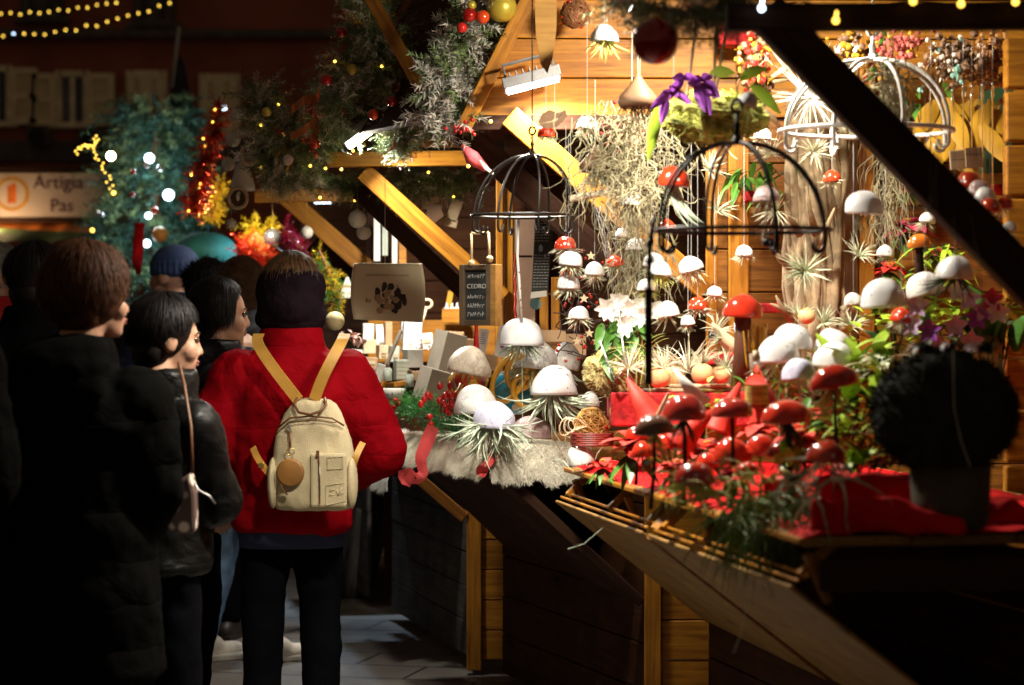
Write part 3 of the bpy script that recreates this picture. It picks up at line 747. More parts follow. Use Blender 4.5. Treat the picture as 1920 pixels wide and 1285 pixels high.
LAMP7 = flood('white floodlight glimpsed through fir in the third stall', (775, 332), (815, 326), 40, 10.4, (-.5, 11.1, .9), 24, (1, .92, .80), LEDW, .2)
# ================================================================== goods
def dome(mb, c, r, h, M, n=28, wob=.02, rim=.012, cut=None):
    pr = []
    for i in range(10):
        t = math.pi / 2 * i / 9; pr.append((r * math.sin(t) if i else .0, h * math.cos(t)))
    pr = [(r * .02, h)] + pr[1:] + [(r * 1.0, -h * .10), (r * .93, -h * .13)]
    for i in range(7): t = math.pi / 2 * (1 - i / 6) ; pr.append(((r - .012) * math.sin(t) * .93 + .0005, (h - .012) * math.cos(t) - .004))
    mb.lathe(pr, c, n, M, wob=wob, lump=.10)
def jelly(px, py, w, Y, cap, plant, label, tilt=0, top=None, style='short', n=44, L=None, cat='air plant', group='jellyfish air plants', stake=None, hr=.62, px2=None, gill=None):
    """an upside-down air plant under a domed shell; hung from a thread or held on a stake"""
    r = mp(w / 2, Y); c = at(px, py, Y); h = r * 2 * hr * .9
    c = c - Z3 * (h * .45)
    t = thing('jellyfish_plant', label, cat, c, group)
    M = Matrix.Rotation(rad(tilt), 3, 'Y') @ Matrix.Rotation(R.uniform(-.06, .06), 3, 'X') @ Matrix.Rotation(R.random() * 6.28, 3, 'Z')
    m = MB(); dome(m, c, r, h, M, wob=.022); part('cap', m, cap, t, True)
    m = MB(); L = L or r * 1.75
    dn = M @ V((0, 0, -1)); b = c + dn * (r * -.12)
    if style == 'short': airplant(m, b, dn, n, L, 1.15, V((0, 0, -.1)), r * .06, 6, wild=.7)
    elif style == 'star': airplant(m, b, dn, n, L, 1.35, V((0, 0, .35)), r * .065)
    elif style == 'long': airplant(m, b, dn, n, L, 1.5, V((0, 0, -.5)), r * .07, 9, wild=1.5)
    elif style == 'curl': airplant(m, b, dn, n, L, 1.0, V((.7, 0, .7)), r * .075, 9, wild=.7)
    elif style == 'beard':
        for i in range(n * 2):
            q = b + V((R.uniform(-1, 1), R.uniform(-1, 1), 0)) * r * .6
            pts = [q]
            for k in range(8): pts.append(pts[-1] + V((R.uniform(-.5, .5), R.uniform(-.5, .5), -.7)) * (L / 8))
            m.blade(pts, r * .035)
    elif style == 'two':
        for i in range(n):
            m.blade(arc(b + V((R.uniform(-.3, .3) * r, 0, 0)), V((R.uniform(-.1, .3), -.2, -1)), L * R.uniform(.7, 1.1), V((R.uniform(.6, 1.6), 0, .3)), 9), r * .10)
    part('air_plant', m, plant, t)
    if top is not None:
        z1 = EYE + (600 - top) * Y / F
        x1 = c.x if px2 is None else at(px2, 0, Y).x
        m = MB(); m.tube([c + Z3 * h * .95, V(((c.x + x1) / 2, Y, (c.z + z1) / 2)), V((x1, Y, z1))], .0011, 4); part('thread', m, FISH, t)
    if stake is not None:
        m = MB(); m.tube([c + Z3 * h * .5, V((c.x + .005, c.y + .03, stake))], .0016, 5); part('stake', m, TILLD, t)
    return t
J = jelly
WH, RC = WSHELL, REDCAP
# --- the small cluster hung before the second stall
Yc = 7.62
for args in (
    (1133, 62, 52, 7.3, WMARB, TILLY, 'white jellyfish air plant with yellow green leaves, hung highest before the lit gable boards', 0, -40, 'short', 34, .085),
    (1101, 230, 42, 7.7, WH, TILL, 'small white jellyfish plant just under the gable boards beside the curved white wire', 8, 40, 'short'),
    (1263, 330, 62, 7.0, RC, TILLD, 'large orange red dotted cap with a few long curling leaves before the moss', 4, 60, 'two', 7, .17),
    (1061, 455, 40, Yc, RC, TILLP, 'red dotted cap at the top left of the small hanging cluster', -4, 235, 'star'),
    (1070, 484, 44, Yc - .1, WH, TILL, 'white cap hung close beneath the top red cap of the cluster', 6, 250, 'short'),
    (1115, 504, 38, Yc, WH, TILLP, 'white cap with reddish leaf tips between two columns of the cluster', 2, 240, 'short'),
    (1066, 528, 42, Yc - .05, WH, TILL, 'white cap third from the top in the left column of the cluster', 2, 260, 'short'),
    (1154, 489, 33, Yc + .1, RC, TILL, 'small red cap in the middle of the hanging cluster, beside the silvery net', -10, 235, 'star'),
    (1192, 457, 38, Yc + .05, WH, TILL, 'white cap with a trailing beard of moss right of the silvery net', 0, 235, 'beard'),
    (1226, 487, 42, Yc, WH, TILL, 'white cap directly left of the hanging black bar, upper of a touching pair', 4, 235, 'short', 12),
    (1238, 503, 44, Yc - .08, WH, TILLY, 'white cap directly behind the hanging black bar, lower of a touching pair', 6, 240, 'short'),
    (1214, 533, 38, Yc, WMARB, TILLY, 'white cracked cap above the white flowers, lowest beside the black bar', 0, 240, 'short'),
    (1296, 494, 46, Yc - .1, WMARB, TILLP, 'white cap hanging alone in front of the yellow brace, tilted', -16, 240, 'short'),
    (1085, 586, 40, Yc, WH, TILLP, 'white cap lowest in the left column, left of the white flowers', 2, 300, 'star', 34),
    (1253, 579, 45, Yc - .06, WMARB, TILL, 'white cap hanging at the right edge of the white flowers', -8, 300, 'star', 30),
    (1308, 568, 40, Yc - .1, RC, TILLP, 'red cap with star shaped plant right of the white flowers', 4, 300, 'star', 34),
    (1199, 606, 28, Yc, REDPL, TILLP, 'tiny red cap half hidden by the black bar among white flowers', -8, 300, 'star'),
    (1181, 372, 44, Yc - .2, WMARB, SPAN, 'white cap with long trailing moss at the end of the birch stick', 4, 240, 'beard', 40, .16),
    (1024, 246, 34, 7.75, RC, TILL, 'red cap with spiky green plant beside the small cut-out bird', 0, 40, 'short', 34, .05),
): J(*args)
# --- larger shells on the second stall's counter
for args, kw in (
    ((978, 622, 84, 8.35, WH, TILLD, 'big white speckled dome standing highest on the fur covered counter', 0, None, 'short', 60, .10), {}),
    ((1000, 662, 92, 8.55, WMARB, TILL, 'white cracked dome half hidden under the highest dome on the counter', 5, None, 'short', 50), {}),
    ((1058, 666, 58, 8.65, WMARB, TILLD, 'pale cracked dome seen on edge right of the highest dome', 10, None, 'two', 5, .09), {'hr': .85}),
    ((1040, 713, 86, 8.2, WH, TILLD, 'white dome with long green tentacles sweeping to the right', 0, None, 'curl', 70, .19), {}),
    ((878, 675, 82, 8.5, CMARB, TILLY, 'cream urchin shell dome above the amber and red glass', 10, None, 'short', 26, .06), {}),
    ((892, 747, 80, 8.3, WMARB, LEAFD, 'white dome with dark red cracks above the fir and berries', -6, None, 'short', 8, .03), {}),
    ((926, 776, 80, 8.1, LILAC, TILLD, 'lilac veined dome with a thick tangle of silvery leaves over the fur', 4, None, 'long', 120, .18), {}),
    ((995, 800, 82, 8.3, PINKS, TILLD, 'low pink shell lying on the dark counter under the green tentacles', 4, None, 'short', 4, .03), {'hr': .5}),
    ((1106, 748, 36, 8.25, WMARB, TILL, 'small white shell beside the mossy ball, right of the green tentacles', 0, None, 'short', 10, .04), {'hr': .8}),
): J(*args, stake=.99, **kw)
# --- foreground white shells at the right
for args, kw in (
    ((1655, 548, 86, 6.6, WH, LEAFD, 'white speckled dome hanging leftmost of three above the purple orchids', -3, -20, 'short', 10, .06), {}),
    ((1735, 530, 70, 6.75, WMARB, TILL, 'plain off-white tilted dome in the middle of three above the orchids', -14, 20, 'short', 12, .05), {}),
    ((1790, 500, 72, 6.6, WH, LEAFD, 'white dome with green tassel, topmost of three above the orchids', 3, 20, 'short', 30, .12), {}),
    ((1620, 379, 72, 6.7, WH, SPAN, 'white dome with blue grey specks hanging alone before the lichened post', 4, -20, 'beard', 10, .12), {}),
    ((1486, 630, 78, 6.75, WH, TILLY, 'white glazed dome at the back of the five standing below the driftwood', 2, None, 'short', 12), {'stake': .99}),
    ((1460, 654, 80, 6.6, WH, TILL, 'white glazed dome leftmost of the five standing below the driftwood', -2, None, 'short', 14), {'stake': .99}),
    ((1562, 637, 70, 6.75, WH, TILL, 'white glazed dome at upper right of the five below the driftwood', 2, None, 'short', 10), {'stake': .99}),
    ((1563, 663, 78, 6.6, WH, TILL, 'white glazed dome at lower right of the five below the driftwood', 3, None, 'short', 10), {'stake': .99}),
    ((1500, 691, 66, 6.4, LILAC, PINKS, 'lilac glazed dome lowest of the five below the driftwood', -3, None, 'two', 5, .07), {'stake': .99}),
    ((1738, 408, 30, 7.2, WMARB, TILL, 'small white cap in the brace\'s shadow above a spiky plant', 10, 250, 'short', 24, .06), {}),
    ((1818, 336, 48, 6.9, RC, TILL, 'red cap with a white patch under the wooden tag', -6, 180, 'short', 8), {}),
    ((1835, 352, 46, 6.8, PINKS, TILLD, 'pink and white banded cap right of the brace under the tag', 8, 180, 'short', 10), {}),
    ((1847, 364, 44, 6.7, WMARB, TILL, 'white banded cap between red caps right of the brace', -6, 180, 'short', 8), {}),
    ((1856, 384, 44, 6.6, RC, TILL, 'red dotted cap lowest right of the brace, left of a pair', 4, 180, 'short', 10), {}),
    ((1884, 380, 36, 6.7, RC, TILLP, 'red dotted cap lowest right of the brace, right of a pair', -4, 180, 'short', 24, .05), {}),
    ((1893, 424, 30, 6.7, WMARB, TILLP, 'small white cap against the block post at the right edge', 4, 180, 'short', 20), {}),
    ((1437, 362, 50, 6.9, PINKS, TILL, 'pale pink shell hanging before the driftwood inside the black cage', 0, 200, 'short', 22, .06), {}),
    ((1400, 186, 40, 6.4, WH, TILLY, 'grey white dome hanging right of the orchid moss ball', 20, 0, 'star', 30, .09), {}),
    ((1090, 851, 52, 7.75, WMARB, REDPL, 'rough white shell cone resting on the red cloth at the counter corner', -14, None, 'short', 4, .03), {'hr': .75, 'stake': .99}),
): J(*args, **kw)
for args in (
    (1168, 436, 30, 7.7, WMARB, TILLP, 'tiny white cap hung high beside the silvery net, above the first red one', 4, 235, 'star', 26),
    (1250, 420, 30, 7.6, REDCAP, TILLP, 'tiny red cap behind the left rim of the big black dome', -4, 200, 'star', 26),
    (1340, 545, 30, 7.5, WH, TILLP, 'tiny white cap against the double yellow post', 6, 250, 'star', 26),
    (1290, 600, 28, 7.5, WMARB, TILL, 'tiny white cap low between the flowers and the yellow post', -6, 300, 'short', 26),
    (1395, 470, 34, 7.3, WH, TILLP, 'white cap hung before the bare boards under the feather ornament', 4, 250, 'star', 30),
    (1690, 590, 44, 6.8, REDCAP, TILL, 'red dotted cap among lime leaves below the leftmost hanging dome', 6, 200, 'short', 30),
    (1600, 560, 36, 7.2, WMARB, TILLP, 'white cap on the lichened post right of the driftwood tuft', -8, 250, 'star', 30),
    (1660, 470, 34, 7.3, WH, TILL, 'white cap left of the orange mushroom under the grey moss', 4, 250, 'short', 30),
    (1560, 330, 34, 7.3, REDCAP, TILLP, 'red dotted cap on the driftwood right of the big black dome', -4, 200, 'star', 28),
    (1430, 250, 34, 7.3, WMARB, TILLP, 'white cap left of the spiky bleached plant, above the black dome', 6, 120, 'star', 28)):
    J(*args)
# --- red caps over the front of the nearest counter
for args, kw in (
    ((1244, 828, 50, 6.6, REDPL, GILL, 'small shiny red cap behind the brown glazed mushroom', 0, None, 'short', 10, .05), {'stake': .98}),
    ((1372, 842, 72, 6.2, REDPL, LEAFD, 'round shiny red cap in the middle of the crowd of red mushrooms', -4, None, 'short', 14, .06), {'stake': .98}),
    ((1426, 834, 62, 6.2, REDPL, TILLY, 'round shiny red cap right beside the middle one over the poinsettia', 4, None, 'short', 14, .06), {'stake': .98}),
    ((1302, 886, 78, 5.7, spots('red cap with frosty flecks', (.55, .03, .014), (.8, .72, .7), 60, .22, .2, .6), TILLY, 'frost speckled red cap with olive leaves at the counter edge', 2, None, 'short', 44, .09), {'hr': .5, 'px2': 0}),
    ((1549, 846, 76, 5.55, RC, TILLD, 'bright red dotted cap with drooping silver leaves on the dark red pot', 2, None, 'long', 16, .13), {'hr': .5}),
    ((1205, 842, 46, 6.5, REDPL, LEAFD, 'small red cap in the shadow behind the brown mushroom', -6, None, 'short', 10, .06), {'stake': .98}),
): J(*args, **{k: v for k, v in kw.items() if k != 'px2'})
def mushroom(px, py, w, Y, cap, label, foot, tilt=0, hr=.5, sr=.05, stem=None, leaves=0):
    r = mp(w / 2, Y); c = at(px, py, Y); h = 2 * r * hr; c = c - Z3 * h * .4
    t = thing('mushroom_ornament', label, 'mushroom ornament', V((c.x, c.y, foot)), 'red mushroom ornaments on the nearest counter')
    M = Matrix.Rotation(rad(tilt), 3, 'Y'); pr = [(r * .02, h)]
    for i in range(1, 10): q = math.pi / 2 * i / 9; pr.append((r * math.sin(q), h * math.cos(q)))
    pr += [(r * .98, -h * .12), (r * .88, -h * .12)]
    m = MB(); m.lathe(pr, c, 30, M, wob=.02, lump=.08); part('cap', m, cap, t, True)
    m = MB(); m.lathe([(r * .88, -h * .11), (r * .5, -h * .03), (r * sr * 2, -h * .06)], c, 30, M); part('underside', m, GILL, t, True)
    if leaves: m = MB(); airplant(m, c - Z3 * h * .1, (0, 0, -1), leaves, r * 1.5, .8, V((0, 0, -.4)), r * .05); part('air_plant', m, LEAFD if leaves % 2 else TILLY, t)
    m = MB(); q = c - Z3 * h * .08; f = V((c.x + R.uniform(-.01, .01), c.y, foot)); w_ = max(.004, r * sr * 2)
    m.tube([q, q * .6 + f * .4 + V((.004, 0, 0)), f], [w_ * .8, w_, w_ * 1.25], 10); part('stem', m, stem or DARKW, t, True)
    return t
mushroom(1392, 575, 76, 6.9, REDPL, 'large brownish red glazed mushroom with a thick brown stem', 1.26, 3, .52, .26, BROWNC)
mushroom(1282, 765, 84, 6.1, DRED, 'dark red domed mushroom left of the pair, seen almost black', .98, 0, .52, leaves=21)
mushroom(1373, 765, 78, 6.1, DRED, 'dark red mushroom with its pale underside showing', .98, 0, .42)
mushroom(1227, 797, 74, 6.0, BROWNC, 'brown glazed mushroom foremost at the left of the red crowd', .98, -4, .45, leaves=22)
mushroom(1475, 773, 96, 5.9, REDPL, 'wide red mushroom in front of the amber bottle', .98, -3, .40, leaves=25)
mushroom(1565, 706, 92, 5.8, REDPL, 'red mushroom tilted to the right above the lettuce green plants', .98, -12, .42, leaves=20)
mushroom(1724, 452, 46, 6.9, ORANGEC, 'orange dotted mushroom high above the hanging white domes', 1.50, -8, .5, .2)

mushroom(1328, 862, 46, 6.3, REDPL, 'small red mushroom low between the frosted cap and the middle poinsettia', .98, 5, .5, leaves=12)
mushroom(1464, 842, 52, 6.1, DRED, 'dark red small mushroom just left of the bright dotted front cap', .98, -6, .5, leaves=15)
mushroom(1192, 812, 42, 6.9, REDPL, 'small red mushroom near the twig balls at the left of the crowd', .98, 6, .5, leaves=12)
mushroom(1508, 800, 46, 6.4, REDCAP, 'small dotted red mushroom below the lilac dome', .98, -4, .5, leaves=14)
mushroom(1400, 878, 44, 5.9, REDCAP, 'small dotted red mushroom above the slotted tray edge', .98, 8, .45, leaves=16)
# --- iron domes with hooks
def cage(px0, py0, py1, xl, xr, Y, m, label, ribs=8, rw=.004, tall=.5, group='wire dome hangers', lower=10):
    r = mp((xr - xl) / 2, Y); cx = (xl + xr) / 2; top = at(px0, py0, Y); ring = at(cx, py1, Y); hh = top.z - ring.z
    t = thing('wire_dome', label, 'hanging frame', top, group)
    k = MB()
    pr = [(0, hh * .05), (r * .04, hh * .05), (r * .05, 0), (r * .10, -hh * .02), (r * .10, -hh * .05), (r * .03, -hh * .06)]
    k.lathe(pr, top, 12); k.lathe([(r * .035, .0), (r * .03, hh * .12), (r * .045, hh * .15), (r * .02, hh * .2), (r * .02, hh * .3)], top, 10); part('finial', k, m, t, True)
    k = MB(); k.tube([top + Z3 * hh * .32 + V((math.cos(a) * r * .06, 0, math.sin(a) * r * .075 + r * .05)) for a in [6.283 * i / 14 for i in range(14)]], rw * .9, 6, True)
    k.tube([top + Z3 * (hh * .32 + r * .12), top + Z3 * (hh * .32 + .5)], rw * .5, 5); part('hanging_loop', k, m, t, True)
    k = MB(); k.tube([ring + V((math.cos(a) * r, math.sin(a) * r, 0)) for a in [6.283 * i / 48 for i in range(48)]], rw * 1.15, 7, True)
    part('ring', k, m, t, True)
    for i in range(ribs):
        a = 6.283 * (i + .35) / ribs; u = V((math.cos(a), math.sin(a), 0)); k = MB()
        pts = [top - Z3 * hh * .03]
        for j in range(1, 11):
            q = math.pi / 2 * j / 10; pts.append(V((ring.x, ring.y, ring.z)) + u * (r * math.sin(q) ** .92) + Z3 * (hh * math.cos(q) ** 1.0 * .97) + (V((top.x - ring.x, 0, 0)) * (1 - j / 10)))
        hk = ring + u * r
        for j in range(1, 12):
            b = rad(-10 + 200 * j / 11); pts.append(hk + V((0, 0, -.035)) + (u * (-.016 * (1 - math.cos(b)))) + V((0, 0, -.018 * math.sin(b))))
        k.tube(pts, rw, 6); part('rib', k, m, t, True)
    return t
cage(998, 288, 405, 884, 1080, 7.55, IRON, 'smaller dark iron dome with hooks hanging left above the chalkboard', 8, .0042)
cage(1382, 262, 432, 1228, 1558, 5.95, IRON, 'big black iron dome hanging in the foreground before the driftwood', 8, .0046)
cage(1636, 108, 246, 1462, 1786, 6.95, WHITEM, 'white wire dome behind the black brace at upper right', 8, .0060)
t = thing('hanging_bar', 'black bar with a wooden foot hanging from the big black dome', 'hanging bar', at(1217, 420, 5.95))
m = MB(); m.tube([at(1227, 405, 5.95), at(1222, 440, 5.95), at(1218, 470, 5.95), at(1217, 540, 5.95)], .005, 8)
for i in range(7): m.tube([at(1219, 440 + i * 16, 5.95) + V((math.cos(a) * .007 * (i % 2), math.sin(a) * .007 * (1 - i % 2), math.sin(a + .5) * .010)) for a in [6.283 * q / 10 for q in range(10)]], .0028, 5, True)
part('chain', m, IRON, t, True)
timber('bar', at(1216, 540, 5.95), at(1216, 722, 5.95), .018, .016, DARKW, t)
# feather ornament and hook under the big dome
t = thing('feather_ornament', 'pale feather shaped ornament with curved ribs hanging inside the black dome', 'ornament', at(1440, 400, 6.1))
m = MB(); m.tube([at(1447, 355, 6.1), at(1438, 400, 6.1), at(1430, 450, 6.1)], .0025, 5)
for i in range(12):
    y = 372 + i * 6.5
    for s in (-1, 1): m.blade(arc(at(1443 - i * .9, y, 6.1), V((s, -.1, .5)), .05 - .002 * i if s < 0 else .02, V((0, 0, -1.6)), 6), .002)
part('ribs', m, BIRCH, t)
m = MB(); m.ball(at(1440, 455, 6.1), .016, 12, 9, (1, 1, .8)); part('weight', m, IRON, t, True)

# --- things hung over the second bay
def hang(name, label, cat, mat_, fn, px, top, Y, grp=None, smooth=True, py=None, pn='body'):
    t = thing(name, label, cat, at(px, py or top, Y), grp)
    m = MB(); fn(m); part(pn, m, mat_, t, smooth)
    if py:
        m = MB(); m.tube([at(px, py, Y), at(px, top, Y)], .0013, 4); part('cord', m, STRING, t)
    return t
def gourd(cx, cy, w, h, Y):
    def fn(m):
        s = mp(1, Y); c = at(cx, cy, Y)
        m.lathe([(w * s * .02, h * s * .5), (w * s * .08, h * s * .35), (w * s * .22, h * s * .12), (w * s * .46, -h * s * .18), (w * s * .5, -h * s * .36), (w * s * .42, -h * s * .5), (w * s * .36, -h * s * .46)], c, 20, wob=.03)
    return fn
t = hang('gourd_bell', 'large brown dried gourd bell with moss hanging before the gable boards', 'gourd', BROWN, gourd(1196, 168, 76, 70, 7.2), 1196, 60, 7.2, 'brown gourd bells', py=140)
m = MB()
for i in range(26): m.blade(arc(at(1196 + R.uniform(-30, 30), 195, 7.2), V((R.uniform(-.5, .5), R.uniform(-.5, .5), -1)), .1, rdir() * 1.2, 6), .002)
part('dry_moss', m, SPAN, t)
t = hang('gourd_bell', 'smaller brown gourd bell with a spiky plant above the birch stick', 'gourd', BROWN, gourd(1116, 296, 62, 56, 7.5), 1116, 150, 7.5, 'brown gourd bells', py=275)
m = MB(); airplant(m, at(1118, 318, 7.5), (0, 0, -1), 34, .10, .8, V((0, 0, -.3)), .003); part('air_plant', m, TILL, t)
def bird(m):
    s = mp(1, 7.7); c = at(1040, 226, 7.7)
    pts = [(-30, -2), (-24, 12), (-10, 20), (8, 14), (20, 20), (24, 8), (14, -4), (2, -14), (-14, -16), (-26, -12)]
    m.poly([c + V((x * s, 0, z * s)) for x, z in pts][::-1], Y3, .006)
t = hang('bird_ornament', 'small brown cut-out bird hung below the floodlight', 'ornament', BROWN, bird, 1040, 130, 7.7, None, False, py=206)
def teardrop(m):
    Y = 7.45
    pts = [(1004, -40), (1003, 20), (1005, 70), (1013, 118), (1026, 138), (1036, 110), (1043, 60), (1044, 10), (1040, -40)]
    m.poly([at(x, y, Y) for x, y in pts], Y3, .014)
hang('wooden_feather', 'long pale wooden blade hanging point down before the floodlight', 'ornament', PLY, teardrop, 1022, -40, 7.45, None, False)
# birch stick mobile with cords
t = thing('birch_stick', 'birch stick hung level by cords with moss draped over it', 'stick', at(1140, 360, 7.45))
m = MB(); m.tube([at(1068, 374, 7.45), at(1140, 360, 7.45), at(1212, 342, 7.45)], [.011, .010, .008], 9); part('stick', m, BIRCH, t, True)
m = MB(); m.tube([at(1085, 370, 7.45), at(1125, 235, 7.4), at(1140, 190, 7.4)], .0018, 4); m.tube([at(1190, 348, 7.45), at(1170, 240, 7.4), at(1145, 190, 7.4)], .0018, 4); part('cord', m, STRING, t)
def mosscloud(label, cx, cy, w, h, Y, n, mt, seedpull=-.4, L=.14, grp='hanging spanish moss', bw=.0022):
    t = thing('spanish_moss', label, 'hanging moss', at(cx, cy - h / 2, Y), grp)
    m = MB()
    for i in range(n):
        x, y = R.gauss(0, .28) * w, R.uniform(-.5, .4) * h
        p = at(cx + x * (1 - .3 * y / h), cy + y, Y) + Y3 * R.uniform(-.07, .07)
        pts = [p]; d = rdir()
        for k in range(7):
            d = (d + rdir() * .9 + V((0, 0, seedpull))).normalized(); pts.append(pts[-1] + d * (L / 7))
        m.blade(pts, bw)
    part('strands', m, mt, t)
    m = MB(); m.tube([at(cx, cy - h * .3, Y), at(cx, min(cy - h * .5 - 90, 60), Y)], .0015, 4); part('cord', m, STRING, t)
mosscloud('big pale tangle of spanish moss in the middle of the hanging plants', 1185, 300, 190, 190, 7.4, 430, SPAN)
mosscloud('narrow trail of pale moss falling behind the white caps', 1200, 470, 90, 200, 7.7, 260, SPAN, -.8)
mosscloud('grey moss hanging beside the lichened post', 1665, 350, 40, 210, 7.8, 160, SPAN, -.9)
mosscloud('grey green moss inside the white wire dome', 1672, 170, 60, 120, 6.9, 150, SPAN, -.6)
t = thing('berry_spray', 'spray of dusty red berries tangled in the hanging moss', 'berries', at(1180, 250, 7.5))
m = MB()
for i in range(120):
    p = at(1180 + R.gauss(0, 28), 252 + R.gauss(0, 18), 7.5 + R.uniform(-.06, .06)); m.ball(p, R.uniform(.004, .007), 7, 5)
part('berries', m, pm('dusty red berries', (.35, .03, .04), .6), t, True)
m = MB()
for i in range(20): m.blade(arc(at(1180, 215, 7.5), rdir() + V((0, 0, -.8)), .12, rdir(), 5), .0014)
part('stems', m, BROWN, t)
# silvery net bag
t = thing('net_bag', 'silvery open mesh bag hanging behind the white caps', 'net', at(1150, 400, 7.85))
m = MB()
def netp(u, v): r = mp(32 * (1 - .55 * v), 7.85) * (1 + .1 * math.sin(u * 19)); return at(1148 + 14 * v, 385 + 160 * v, 7.85) + V((math.cos(u * 6.283) * r, math.sin(u * 6.283) * r * .5, 0))
for i in range(14):
    m.tube([netp(i / 14 + v * .35, v) for v in [q / 14 for q in range(15)]], .0012, 4); m.tube([netp(i / 14 - v * .35, v) for v in [q / 14 for q in range(15)]], .0012, 4)
part('mesh', m, STEEL, t)
# orchid on its hanging moss ball
t = thing('orchid_ball', 'hanging moss ball with violet orchid flowers and cords', 'kokedama', at(1335, 215, 6.9))
m = MB(); m.ball(at(1338, 220, 6.9), mp(92, 6.9), 40, 26, (1, .9, .5), lump=.35)
c = at(1338, 220, 6.9)
for i in range(900):
    d = rdir(); p = c + V((d.x * mp(90, 6.9), d.y * mp(82, 6.9), d.z * mp(46, 6.9))); m.blade(arc(p, d + rdir() * .8, .022, rdir(), 3), .0022)
part('moss', m, pm('bright moss', (.30, .31, .06), .95, var=.7, scale=16, bump=.8, bs=120), t)
m = MB()
for (px, py, a) in ((1282, 150, 1.9), (1302, 165, .2), (1318, 152, .9), (1252, 185, 2.6), (1262, 175, 1.2), (1315, 170, .1)):
    for k in range(3): m.leaf(at(px, py, 6.75), V((math.cos(a + k * 1.3 - 1), -.5, math.sin(a + k * 1.3 - 1) - .3)), .055, .016, Y3, .5)
part('flower', m, PURP, t)
m = MB()
for (px, py, dx, dz, l) in ((1236, 205, -.3, -1, .12), (1245, 190, -.4, -.8, .1), (1388, 150, .6, .5, .1), (1408, 160, .9, -.6, .1), (1330, 140, .8, .3, .08)): m.leaf(at(px, py, 6.8), V((dx, -.3, dz)), l, .02, Y3, .3)
part('leaf', m, LEAFL, t, True)
for (x0, x1, yb) in ((1306, 1285, 205), (1365, 1340, 180), (1345, 1335, 200)):
    m = MB(); m.tube([at(x1, yb, 6.8), at(x0, 40, 6.8)], .0045, 6); part('cord', m, ROPE, t)
# white flower arrangement on a yellow moss ball, cone of wires
t = thing('flower_ball', 'white poinsettia flowers with green leaves above a yellow moss ball', 'flower arrangement', at(1160, 740, 7.7))
m = MB(); c = at(1157, 700, 7.7); m.ball(c, mp(58, 7.7), 36, 22, (1, .9, .74), lump=.35)
for i in range(800):
    d = rdir(); m.blade(arc(c + V((d.x, d.y * .9, d.z * .74)) * mp(57, 7.7), d + rdir() * .8, .02, rdir(), 3), .002)
part('moss', m, MOSSY, t)
fl = [(1150, 588), (1180, 580), (1205, 592), (1172, 608), (1222, 580), (1195, 572), (1138, 578), (1160, 566)]
for (px, py) in fl:
    m = MB(); q = at(px, py, 7.6 + R.uniform(-.05, .05))
    for k in range(9): a = k * .698 + R.random() * .4; m.leaf(q, V((math.cos(a), -.55 + R.uniform(-.2, .2), math.sin(a))), R.uniform(.03, .05), .013, -Y3, .15)
    part('flower', m, WPET, t)
m = MB()
for i in range(26): m.leaf(at(1175 + R.gauss(0, 22), 640 + R.uniform(-40, 30), 7.62), V((R.uniform(-1, 1), -.6, R.uniform(-1, .3))), R.uniform(.05, .09), .018, -Y3, .4)
part('leaf', m, LEAF, t, True)
m = MB(); m.tube([at(1125, 640, 7.55), at(1150, 712, 7.5), at(1140, 690, 7.5)], .004, 5); m.tube([at(1158, 560, 7.55), at(1172, 690, 7.5), at(1190, 720, 7.5)], .004, 5); m.tube([at(1172, 690, 7.5), at(1150, 716, 7.5)], .003, 5); part('wire_stand', m, STEEL, t, True)
m = MB()
for i in range(40): m.blade(arc(at(1200 + R.gauss(0, 10), 660, 7.6), V((R.uniform(-1, 1), -.4, R.uniform(-.6, .5))), R.uniform(.06, .16), V((0, 0, -.8)), 6), .0018)
part('grass', m, TILLY, t)

# --- terracotta globes and shelves at the back of the nearest stall
t = thing('display_riser', 'long low riser covered in crushed red velvet below the clay globes', 'riser', at(1283, 800, 7.7))
m = MB(); a, b = at(1146, 737, 7.55), at(1424, 800, 7.55); m.box(((a.x + b.x) / 2, 7.72, (a.z + b.z) / 2), (b.x - a.x, .34, a.z - b.z)); part('top', m, REDBX, t, bevel=.006)
t = thing('display_riser', 'higher red velvet topped wooden block behind the brown stemmed mushroom', 'riser', at(1367, 740, 7.8))
m = MB(); a, b = at(1322, 663, 7.7), at(1412, 684, 7.7); m.box(((a.x + b.x) / 2, 7.8, (a.z + b.z) / 2), (b.x - a.x, .2, a.z - b.z)); part('top', m, REDBX, t, bevel=.005)
m = MB(); a, b = at(1328, 685, 7.72), at(1408, 738, 7.72); m.box(((a.x + b.x) / 2, 7.8, (a.z + b.z) / 2), (b.x - a.x, .18, a.z - b.z)); part('base', m, BROWN, t, bevel=.004)
zb = at(0, 737, 7.55).z
for (px, w, lab) in ((1287, 150, 'pale round wood slice under the middle clay globes'), (1318, 118, 'pale round wood slice under the right clay globes'), (1215, 62, 'small grey wood slice at the left end of the velvet riser')):
    m = MB(); q = at(px, 737, 7.55); r = mp(w / 2, 7.55); m.lathe([(.001, .012), (r * .95, .012), (r, .008), (r, .001), (.001, .001)], V((q.x, 7.66 + (px == 1318) * .001, zb + (.013 if px == 1318 else 0))), 28, squash=(1, .5))
    solo('wood_slice', m, PLATE if px != 1215 else GREYBX, lab, 'wood slice', (q.x, 7.66, zb), 'wood slices on the velvet', True)
